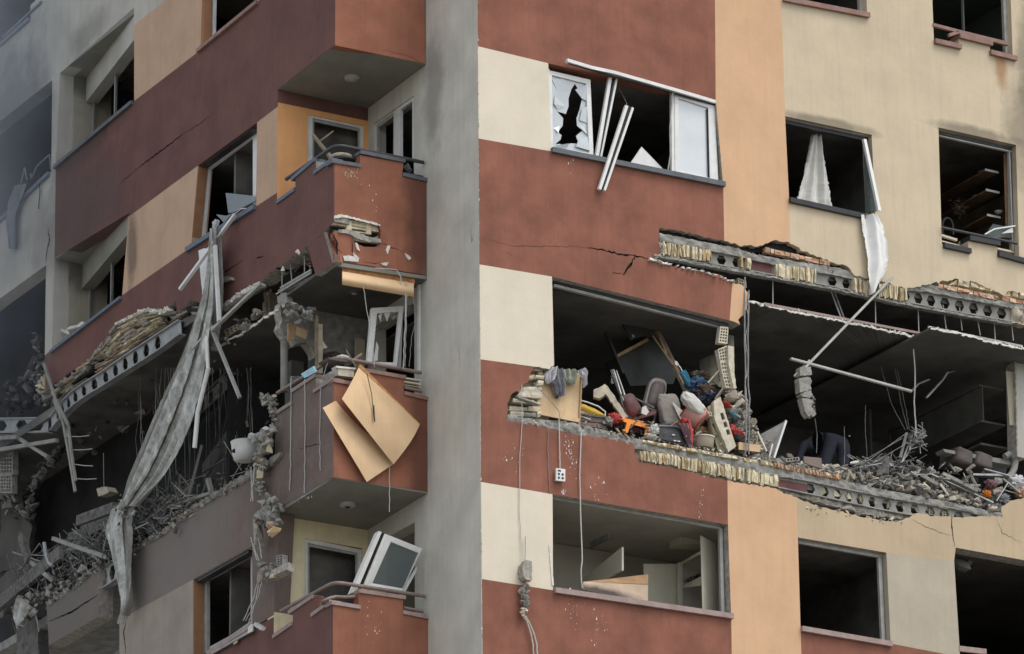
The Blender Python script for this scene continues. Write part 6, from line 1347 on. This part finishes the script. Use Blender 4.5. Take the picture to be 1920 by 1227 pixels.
b = MB(); b.plate(J('512,876 506,868 518,856 534,848 530,858 520,868', L, .01, .04), -NX*.06, M['rub']); single('mortar_flake', b, 'flat grey flake sticking out right of the hanging mortar clump', 'flake')
b = MB(); b.plate(J('492,804 500,800 508,803 502,808', L, .004, .04), -NX*.02, M['paper']); single('paper', b, 'scrap of white paper on top of the hanging mortar clump', 'paper')
t = thing('hanging_masonry', 'upper of two masonry lumps hanging on wires in front of the cream recess wall', 'masonry lump', L(500, 1028, -.2))
g = random.Random(51); b = MB()
for i in range(60): b.rock(L(506+g.gauss(0, 10), 965+g.gauss(0, 12), g.uniform(-.3, -.05)), g.uniform(.08, .2), M[g.choice(['rub', 'concrete', 'rub'])], g)
b.rock(L(484, 1000, -.2), (.2, .18, .42), M['edge'], g, rotm('X', 20)); b.rock(L(510, 962, -.18), (.25, .2, .42), M['rub'], g); obj('mortar_mass', b, t)
b = MB()
for i in range(5): b.rock(L(508+g.uniform(-6, 10), 985+i*4, -.3), (.14, .2, .05), M[('brickW', 'brickR', 'brickY2', 'wood', 'brickY')[i]], g)
obj('brick_layer', b, t)
t = thing('hanging_masonry', 'lower of two masonry lumps hanging on wires in front of the cream recess wall', 'masonry lump', L(505, 1102, -.2))
b = MB()
for i in range(26): b.rock(L(506+g.gauss(0, 9), 1072+g.gauss(0, 8), g.uniform(-.3, -.08)), g.uniform(.06, .14), M[g.choice(['rub', 'edge', 'concrete'])], g)
b.rock(L(493, 1080, -.2), (.2, .2, .3), M['edge'], g, rotm('X', 30)); obj('mortar_mass', b, t)
b = MB(); b.box(L(508, 1070, -.3), L(541, 1054, -.3)-L(508, 1070, -.3), V((-.04, -.02, -.12)), V((.12, .03, -.02)), M['edge']); obj('slab_piece', b, t)
brickface('518,1042 530,1040 530,1060 519,1062', L, -.28, 'rub', (2, 4), 0, .08, parent=t)
b = MB(); b.rock(L(512, 1080, -.32), (.1, .14, .07), M['brickY2'], g); obj('brick_piece', b, t)
for k, s in enumerate(('496,880 497,910 500,945', '503,876 500,910 496,945', '496,1012 502,1035 508,1055', '503,1012 503,1035 512,1056', '509,1010 514,1030 516,1052', '512,1085 500,1130 482,1168', '514,1088 506,1130 492,1174', '518,1086 512,1120 487,1168')):
    single('wire', cab([q-NX*.22 for q in pts(s, L)], .008, 'cable', .006, k), ('left wire above the upper masonry lump', 'right wire above the upper masonry lump', 'left wire between the two masonry lumps', 'middle wire between the two masonry lumps', 'right wire between the two masonry lumps', 'left wire under the lower masonry lump', 'right wire under the lower masonry lump', 'slack middle wire under the lower masonry lump')[k], 'wire')
b = MB(); b.box(L(478, 1167, -.2), L(492, 1176, -.2)-L(478, 1167, -.2), V((-.03, 0, -.05)), V((.06, 0, 0)), M['cable']); single('wire_clip', b, 'pale clip bar at the end of the wires under the lower masonry lump', 'clip')
t = thing('wash_basin', 'white dented basin caught beside the hanging mortar clump', 'basin', L(458, 866, -.1))
c = L(459, 848, -.0); b = MB(); b.tube([c-NZ*.14, c-NZ*.12, c-NZ*.02, c+NZ*.12, c+NZ*.145], [.10, .16, .185, .20, .21], M['ceram'], 28); obj('bowl', b, t)
b = MB(); b.tube([c+NZ*.145, c+NZ*.15], [.19, .19], M['dark'], 28); obj('inside', b, t)
b = MB(); b.rock(c+V((-.19, -.03, -.02)), (.05, .05, .05), M['gasket'], random.Random(4)); obj('break', b, t)
b = MB(); b.rock(L(470, 818, -.05), (.16, .14, .1), M['ceram'], random.Random(6)); single('ceramic_chunk', b, 'broken white ceramic chunk lying on the dented basin', 'ceramic')
# ---- long torn curtain
t = thing('long_curtain', 'long torn grey-white curtain hanging from the left window down past two storeys', 'curtain', L(228, 1160, -.1))
UL = '399,433 394,465 386,505 376,545 360,595 340,650 320,694 297,740 272,795 250,850 232,900 222,950'; UR = '405,430 406,470 408,520 406,575 400,620 395,660 390,705 381,750 367,800 346,850 318,897 266,950'
def strips(UL, UR, cuts, o, tag_):
    A, C = pts(UL, L, o), pts(UR, L, o)
    for k, (u0, u1, v1, do, mm, fo) in enumerate(cuts):
        n = 30; l_ = [lerpP(A, i/n*v1).lerp(lerpP(C, i/n*v1), u0)+NX*do for i in range(n+1)]; r_ = [lerpP(A, i/n*v1).lerp(lerpP(C, i/n*v1), u1)+NX*do for i in range(n+1)]
        obj(tag_, cloth(l_, r_, L, 0, fo, .045, mm, 70, 26, 70+k, grow=.35), t)
strips(UL, UR, ((.0, .34, 1, .04, 'clothD', 1.3), (.28, .56, 1, -.05, 'clothG', 1.1), (.50, .80, 1, .0, 'clothG', 1.3), (.74, 1.0, 1, -.07, 'clothG', 1.0), (.30, .9, .45, .09, 'clothD', 2.0)), -.26, 'drape_strip')
strips('224,938 205,955 194,985 192,1000 199,1030 212,1078 224,1120 227,1150 228,1170', '250,935 250,955 246,975 248,1000 248,1040 248,1090 246,1127 240,1150 231,1172', ((.0, .4, .8, .03, 'clothG', 1.0), (.34, .72, 1, -.04, 'clothG', 1.2), (.66, 1.0, .9, .0, 'clothD', 1.0)), -.22, 'lower_strip')
b = MB(); b.plate(jag(pts('372,470 398,462 408,500 410,600 398,612 388,585 380,560 376,520', L, -.15), .01, .06, NX, 5), NX*.004, M['clothW'])
obj('white_scrap', b, t)
b = MB(); g = random.Random(61)
for i in range(60): b.rock(L(230+g.gauss(0, 8), 950+g.gauss(0, 12), g.uniform(-.35, -.15)), g.uniform(.02, .09), M[g.choice(['clothG', 'rub', 'rubD'])], g)
tag(obj('knot', b, t), kind='stuff')
single('striped_rag', soft(L(405, 424, -.05), .05, .05, .1, 'pale', 3, .3), 'small striped rag wound at the top of the long curtain', 'rag')
for a, c, w_, m, lab in (((440, 402, -.1), (337, 542, -.35), .06, 'pvc', 'longest white window profile leaning out of the left window'), ((402, 462, -.3), (410, 603, -.3), .065, 'pvc', 'upright white window profile hanging in front of the curtain'), ((489, 531, -.15), (398, 618, -.3), .055, 'pvcD', 'upper slanting white profile crossing right of the curtain'), ((400, 612, -.3), (350, 667, -.3), .045, 'pvcD', 'short slanting white profile across the curtain'), ((391, 605, -.3), (449, 747, -.1), .045, 'pvcD', 'white profile slanting down to the right from the curtain')):
    t = thing('window_profile', lab, 'window profile', L(*c)); p, q = L(*a), L(*c)
    b = MB(); b.bar(p, q, w_*.55, .04, M[m], NX); b.bar(p, q, w_*.25, .05, M[m], NX, (w_*.5, 0)); obj('profile', b, t)
    b = MB(); b.bar(p, q, w_*.2, .03, M['gasket' if w_ > .05 else 'cableG'], NX, (w_*.32, 0)); obj('groove', b, t)
b = MB(); b.tube([L(386, 608, -.33), L(390, 694, -.33)], .03, M['pvc'], 10); b.tube([L(391, 690, -.33), L(371, 773, -.33), L(365, 840, -.33)], .035, M['pvc'], 10); single('bent_pipe', b, 'white bent plastic pipe hanging from the curtain', 'pipe')
b = MB(); b.tube([L(440, 402, -.1), L(452, 392, -.1), L(462, 391, -.05)], .008, M['pvc'], 5); single('wire', b, 'torn white strip at the sill above the long curtain', 'strip')
b = MB(); b.plate(J('406,528 418,520 438,520 440,526 420,531 404,540', L, .006, .04), -NX*.05, M['edge']); single('plaster_flap', b, 'flap of plaster peeling off the plum wall right of the curtain', 'plaster')
b = MB(); b.plate(pts('526,508 530,499 532,508', L, -.0), NX*.02, M['paper']); obj('torn_plaster', b, BLD)
b = MB(); b.rock(L(560, 472, .0), (.06, .11, .05), M['paper'], random.Random(3)); obj('torn_plaster', b, BLD)
t = thing('hollow_brick', 'brown hollow brick lying on the torn ceiling behind the slanting profile', 'brick', L(432, 625, .1))
brickface('420,620 445,607 447,618 424,634', L, .1, 'brickP', (3, 2), 0, .2, 'brick_face', parent=t)
lumps('rubble_heap', [(455, 607, 14, 8, 30, .05, .15, .0, .4), (487, 590, 12, 6, 18, .04, .12, .0, .3), (430, 640, 12, 6, 14, .04, .1, .0, .3)], 'brown rubble lying along the torn ceiling edge right of the curtain', 'rubble', L, ['rub', 'rubD', 'brickP'], 44)['kind'] = 'stuff'
lumps('torn_laths', [(520, 505, 16, 12, 20, .03, .1, .1, .4), (500, 545, 8, 10, 12, .03, .12, .2, .5), (470, 555, 20, 12, 12, .03, .1, .3, .6)], 'dark torn scraps in the gap under the plum wall', 'scraps', L, ['rubD', 'post', 'dark'], 45)['kind'] = 'stuff'
b = MB(); b.plate(pts('494,545 506,548 506,585 496,592', L, .45), NX*.2, M['brickP']); b.plate(pts('492,568 498,566 498,592 493,594', L, .4), NX*.1, M['brickP']); obj('wall_stub', b, BLD)
b = MB(); b.plate(pts('145,610 152,603 160,606 168,606 172,612 152,614', L, .05), NX*.2, M['paper']); obj('sill_rubble', b, BLD)
t = thing('stone_slab', 'white stone slabs lying on the sill of the lower slanted window', 'stone slab', L(135, 632, .1))
b = MB(); b.box(L(116, 622, .15), L(130, 628, .15)-L(116, 622, .15), V((.02, .15, .06)), NZ*.05, M['paper']); obj('slab', b, t)
b = MB(); b.box(L(130, 617, .1), L(153, 612, .1)-L(130, 617, .1), V((.02, .15, .02)), NZ*.04, M['paper']); obj('slab', b, t)
# ---- metal profiles and rods at far left
t = thing('bent_metal_profile', 'long bent dark metal profile hanging from the sagging side beam', 'metal profile', L(141, 922, -.1))
for seq in (((82, 682), (105, 752), (128, 797), (127, 820)), ((101, 750), (118, 790), (129, 850), (141, 922)), ((128, 800), (134, 850), (142, 902))):
    b = MB()
    for a, c in zip(seq, seq[1:]): b.bar(L(*a, -.12), L(*c, -.12), .05, .03, M['steel'], NX)
    obj('profile', b, t)
for k, (a, c) in enumerate((((135, 819), (168, 817)), ((138, 844), (173, 842)), ((141, 871), (174, 874)), ((144, 898), (181, 898)))):
    b = MB(); b.tube([L(*a, -.1), L((a[0]+c[0])/2, (a[1]+c[1])/2+1, -.05), L(*c, .0)], .008, M['galv'], 6); single('short_rod', b, ('topmost', 'second', 'third', 'lowest')[k]+' of four short rods sticking right from the bent metal profile', 'rod', 'short rods on the bent profile')
for a, c, w_, lab in (((-20, 823), (34, 820), .06, 'level pale bar under the end of the steel beam, far left'), ((32, 820), (90, 857), .05, 'angle bar slanting down from the level pale bar, far left'), ((-20, 847), (107, 826), .06, 'long pale bar rising to the right under the steel beam'), ((147, 977), (215, 952), .16, 'thick dark beam stub left of the curtain knot'), ((-10, 1140), (115, 1036), .22, 'wide fallen beam leaning at the lower left'), ((100, 1010), (202, 1046), .06, 'brown rod lying across the reinforcement at lower left'), ((55, 1050), (101, 1089), .07, 'grey bar slanting down to the left parapet rubble'), ((40, 1003), (54, 1052), .13, 'narrow upright board at the lower left'), ((276, 936), (310, 960), .03, 'thin rod right of the curtain knot'), ((258, 946), (300, 972), .025, 'rod running from the curtain knot to the hollow brick'), ((332, 1020), (378, 835), .03, 'longest thin post standing on the left parapet'), ((333, 955), (337, 890), .03, 'short upright post on the left parapet'), ((290, 960), (395, 925), .05, 'curved bar lying along the parapet rubble'), ((398, 930), (390, 898), .06, 'short dark stub standing on the left parapet')):
    b = MB(); b.bar(L(*a, .05), L(*c, .0), w_, min(w_, .08), M['steel' if w_ < .1 else 'rubD'], NX); single('debris_bar', b, lab, 'bar')
b = MB(); b.tube([L(83, 1018, -.02), L(86, 1040, -.02), L(92, 1056, -.02), L(99, 1061, -.02)], .03, M['steelL'], 8); single('curved_strip', b, 'short curved pale strip hanging over the lower left rubble', 'strip')
t = thing('hanging_brick', 'single brown brick hanging on a wire in the dark left wing', 'brick', L(193, 930, .3))
b = MB(); b.plate(jag(pts('181,917 190,914 200,913 205,922 196,928 184,931', L, .25), .01, .05, NX, 2), NX*.15, M['brickP']); obj('brick', b, t)
b = MB(); b.tube([L(194, 850, .3), L(195, 914, .3)], .006, M['cableG'], 5); obj('wire', b, t)
t = thing('hollow_brick', 'pale hollow brick lying on the left parapet right of the curtain', 'brick', L(325, 985, .0))
brickface('313,972 348,957 347,967 315,983', L, -.02, 'brickW', (5, 2), 0, .12, 'brick_face', parent=t)
b = MB(); b.box(L(300, 971, .0), L(313, 972, -.02)-L(300, 971, .0), V((.12, 0, 0)), NZ*-.09, M['rub']); b.plate([L(300, 971, .0), L(334, 957, .0), L(348, 957, -.02), L(313, 972, -.02)], V((.0, 0, -.01)), M['rub']); obj('brick_body', b, t)
for k, s in enumerate(('0,815 24,815 24,850 0,850', '0,850 24,850 24,890 0,890', '0,890 22,890 22,925 0,925')):
    brickface(s, lambda x, y, o=0: onx(x, y, -1.2), 0, 'rub', (4, 5), 0, .1, 'hollow_brick_wall')
b = MB(); b.plate([onx(x, y, -1.1) for x, y in ((-60, 812), (26, 812), (26, 930), (-60, 930))], NX*.1, M['rubD']); obj('inner_wall', b, BLD)
# dark torn interior of the side wing: broken slabs, hanging shreds, rubble
def seg(g, x0, y0, x1, y1, n, s0, s1, o, b, mats, sp=6):
    for i in range(n):
        t_ = g.random(); b.rock(L(x0+(x1-x0)*t_+g.gauss(0, sp), y0+(y1-y0)*t_+g.gauss(0, sp), o+g.uniform(-.1, .3)), g.uniform(s0, s1), M[g.choice(mats)], g)
g = random.Random(71); b = MB()
seg(g, 120, 838, 62, 905, 70, .06, .2, .3, b, ['rubD', 'rubD', 'sootshade'], 4); seg(g, 62, 905, 50, 980, 40, .06, .16, .4, b, ['rubD'], 5)
seg(g, 0, 930, 40, 960, 50, .06, .2, .4, b, ['rubD', 'rub'], 8)
tag(obj('rubble', b), 'ragged edge of a broken slab hanging in the dark left wing', 'rubble', kind='stuff')
b = MB()
seg(g, 30, 1150, 185, 1062, 260, .04, .16, .05, b, ['rubD', 'rub', 'rubD', 'concrete'], 9); seg(g, 60, 1130, 190, 1040, 160, .04, .14, .3, b, ['rubD', 'rub'], 14)
tag(obj('rubble', b), 'dusty rubble heaped on the broken lower-left parapet', 'rubble', kind='stuff')
b = MB(); seg(g, 225, 1040, 360, 960, 110, .03, .12, .0, b, ['rubD', 'rub', 'edge'], 8); seg(g, 350, 960, 480, 885, 130, .02, .09, .0, b, ['rub', 'edge', 'concrete'], 4)
tag(obj('rubble', b), 'crumbs and rubble along the parapet between curtain and balcony', 'rubble', kind='stuff')
b = MB(); seg(g, 20, 760, 85, 700, 90, .08, .3, .6, b, ['rubD', 'sootshade'], 16); seg(g, 70, 640, 85, 760, 60, .06, .2, .4, b, ['rubD', 'rub'], 10)
tag(obj('rubble', b), 'sooty torn masonry inside the opening above the far left steel beam', 'rubble', kind='stuff')
b = MB()
for i in range(150):
    x0 = g.uniform(45, 210); y0 = 1130-(x0-30)*.45+g.uniform(-8, 8); ps = [L(x0+k*g.uniform(-9, 12), y0-k*g.uniform(4, 22), .05+g.uniform(-.1, .35)) for k in range(5)]; b.tube(ps, g.uniform(.004, .012), M[g.choice(['cableG', 'steel', 'rubD'])], 5)
tag(obj('reinforcement_wires', b), 'thicket of bent reinforcing wires at the lower left', 'wires', kind='stuff')
b = MB()
for i in range(80):
    x0 = g.uniform(232, 350); y0 = 1025-(x0-232)*.62; ps = [L(x0+k*g.uniform(-10, 12), y0-k*g.uniform(2, 18), g.uniform(-.2, .3)) for k in range(5)]; b.tube(ps, g.uniform(.004, .011), M[g.choice(['cableG', 'galv', 'rub'])], 5)
tag(obj('reinforcement_wires', b), 'bent wires round the hollow brick right of the curtain', 'wires', kind='stuff')
b = MB()
for i in range(40):
    x0 = g.uniform(250, 480); y1 = g.uniform(860, 935); y1 = min(y1, 1020-(x0-250)*.55); ps = [L(x0+g.gauss(0, 3)*(k > 0), 690+(y1-690)*k/5, .3+g.uniform(0, .6)) for k in range(6)]; b.tube(ps, g.uniform(.003, .007), M['cableG'], 5)
tag(obj('hanging_wires', b), 'thin dark wires hanging inside the open side wing', 'wires', kind='stuff')
# fallen inner slabs, dark
def darkslab(s, o, th, m, nm='fallen_slab'):
    b = MB(); q = pts(s, L, o); b.plate(jag(q+[q[0]], .03, .12, NX, 5)[:-1], V((th, .05, .02)), M[m], M['rubD']); obj(nm, b, BLD)
darkslab('0,1135 50,1077 113,1036 120,1046 60,1092 0,1160', .2, .25, 'rubD'); darkslab('0,1085 30,1060 60,1052 70,1080 20,1130 0,1140', .5, .2, 'roomdark')
darkslab('100,1085 130,1000 175,975 190,1000 180,1050 120,1090', .6, .3, 'rubD'); darkslab('150,985 215,955 222,975 160,1010', .5, .2, 'rubD')
darkslab('0,940 40,930 60,990 50,1060 0,1075', 1.0, .1, 'roomdark'); darkslab('235,1000 300,930 330,925 300,985 250,1020', .6, .1, 'rubD')
darkslab('30,1165 70,1160 75,1260 30,1260', .25, .2, 'rubD', 'broken_column')
single('grey_tarp', cloth('36,1116 28,1135 26,1155 29,1178', '52,1128 58,1145 52,1160 44,1172', L, -.08, 1.6, .05, 'clothG', 18, 20, 29), 'grey rag of tarpaulin at the lower left corner', 'tarpaulin')
b = MB(); b.rock(L(57, 1141, -.05), (.1, .14, .1), M['edge'], random.Random(5)); single('pale_stone', b, 'pale stone stuck in the lower left rubble', 'stone')
b = MB(); b.tube([L(65, 1148, .0), L(70, 1165, .0), L(73, 1185, .0)], .014, M['steel'], 6); single('short_rod', b, 'short rod hanging under the pale stone at the lower left', 'rod')
# dark core walls of the torn wing
b = MB(); b.plate([V((-.6, 5.3, .92)), V((-.6, 7.2, .92)), V((-.6, 7.4, 2.3)), V((-.6, 6.6, 2.6)), V((-.6, 5.4, 2.9))], NX*.1, M['roomdark']); obj('inner_wall', b, BLD)
b = MB(); b.bb(-1.1, -.9, 3.55, 3.75, .92, 2.7, M['roomdark']); b.bb(-.7, -.6, 3.6, 3.8, .92, 3.2, M['sootwall']); obj('inner_pillar', b, BLD)

b = MB(); g = random.Random(91)
for i in range(110):
    x = g.uniform(20, 470); ye = 1135-(x-87)*.62 if x < 250 else 1031-(x-250)*.62; y = ye-abs(g.gauss(0, 45)); a = L(x, y, g.uniform(.1, 1.0)); d = V((g.gauss(0, .08), g.gauss(0, .3), g.gauss(0, .2))); b.bar(a, a+d, g.uniform(.008, .04), .012, M[g.choice(['rubD', 'steel', 'rubD', 'post', 'rub', 'cableG'])])
tag(obj('splinters', b), 'splintered strips and bent bars strewn through the open side wing', 'splinters', kind='stuff')
b = MB()
for i in range(420):
    x = g.uniform(20, 470); ye = 1128-(x-87)*.62 if x < 250 else 1028-(x-250)*.62; y = ye-abs(g.gauss(0, 16)); b.rock(L(x, y, g.uniform(.1, .9)), g.uniform(.015, .07), M[g.choice(['rubD', 'rub', 'concrete', 'edge'])], g)
tag(obj('rubble', b), 'fine crumbs of concrete inside the open side wing', 'rubble', kind='stuff')
b = MB()
for i in range(60):
    x = g.uniform(130, 470); b.rock(L(x, 830-(x-130)*.55+g.gauss(0, 30), g.uniform(.5, 1.1)), g.uniform(.05, .22), M['rubD'], g)
tag(obj('rubble', b), 'sooty torn lumps hanging in the dark of the open side wing', 'rubble', kind='stuff')
# ================================================================ wear: chipped corners, stones, smoke
b = MB(); g = random.Random(81)
for i in range(90): b.rock(V((g.uniform(.0, .006), g.uniform(-.003, .004), g.uniform(-2.5, 8.5))), (g.uniform(.008, .02), g.uniform(.008, .02), g.uniform(.01, .05)), M[g.choice(['paper', 'pillar', 'edge'])], g, Matrix.Identity(3))
obj('chipped_arris', b, BLD)
crack('883,420 884,455 889,440', P, .010, 31); crack('860,640 862,690', P, .006, 32)
# smoke drifting past the far end of the side facade
sm = bpy.data.materials.new('drifting_smoke'); sm.use_nodes = True; t = sm.node_tree
t.nodes.remove(t.nodes['Principled BSDF']); out = t.nodes['Material Output']
pv = t.nodes.new('ShaderNodeVolumePrincipled'); pv.inputs['Color'].default_value = (.50, .56, .64, 1); pv.inputs['Anisotropy'].default_value = .1
geo = t.nodes.new('ShaderNodeNewGeometry'); sep = t.nodes.new('ShaderNodeSeparateXYZ'); t.links.new(geo.outputs['Position'], sep.inputs[0])
def mr(src, a, c, d, e):
    q = t.nodes.new('ShaderNodeMapRange'); q.interpolation_type = 'SMOOTHSTEP'
    for i, v_ in ((1, a), (2, c), (3, d), (4, e)): q.inputs[i].default_value = v_
    t.links.new(src, q.inputs[0]); return q.outputs[0]
def mu(a, c):
    q = t.nodes.new('ShaderNodeMath'); q.operation = 'MULTIPLY'
    t.links.new(a, q.inputs[0])
    if isinstance(c, (int, float)): q.inputs[1].default_value = c
    else: t.links.new(c, q.inputs[1])
    return q.outputs[0]
nz = t.nodes.new('ShaderNodeTexNoise'); nz.inputs['Scale'].default_value = .55; nz.inputs['Detail'].default_value = 4; t.links.new(geo.outputs['Position'], nz.inputs['Vector'])
dn = mu(mu(mr(sep.outputs['Z'], 2.5, 8.0, .04, .9), 1.0), mu(mu(mr(sep.outputs['Y'], 8.2, 14.0, 0, 1), mr(nz.outputs['Fac'], .25, .68, .15, 1)), .42))
t.links.new(dn, pv.inputs['Density']); t.links.new(pv.outputs[0], out.inputs['Volume'])
b = MB(); b.bb(-4.2, -1.60, 8.2, 19, -4, 15, sm); tag(obj('smoke', b), 'thin bluish smoke drifting past the far left end of the building', 'smoke', kind='stuff')
S.cycles.volume_step_rate = 6; S.cycles.volume_max_steps = 32; S.cycles.volume_bounces = 1
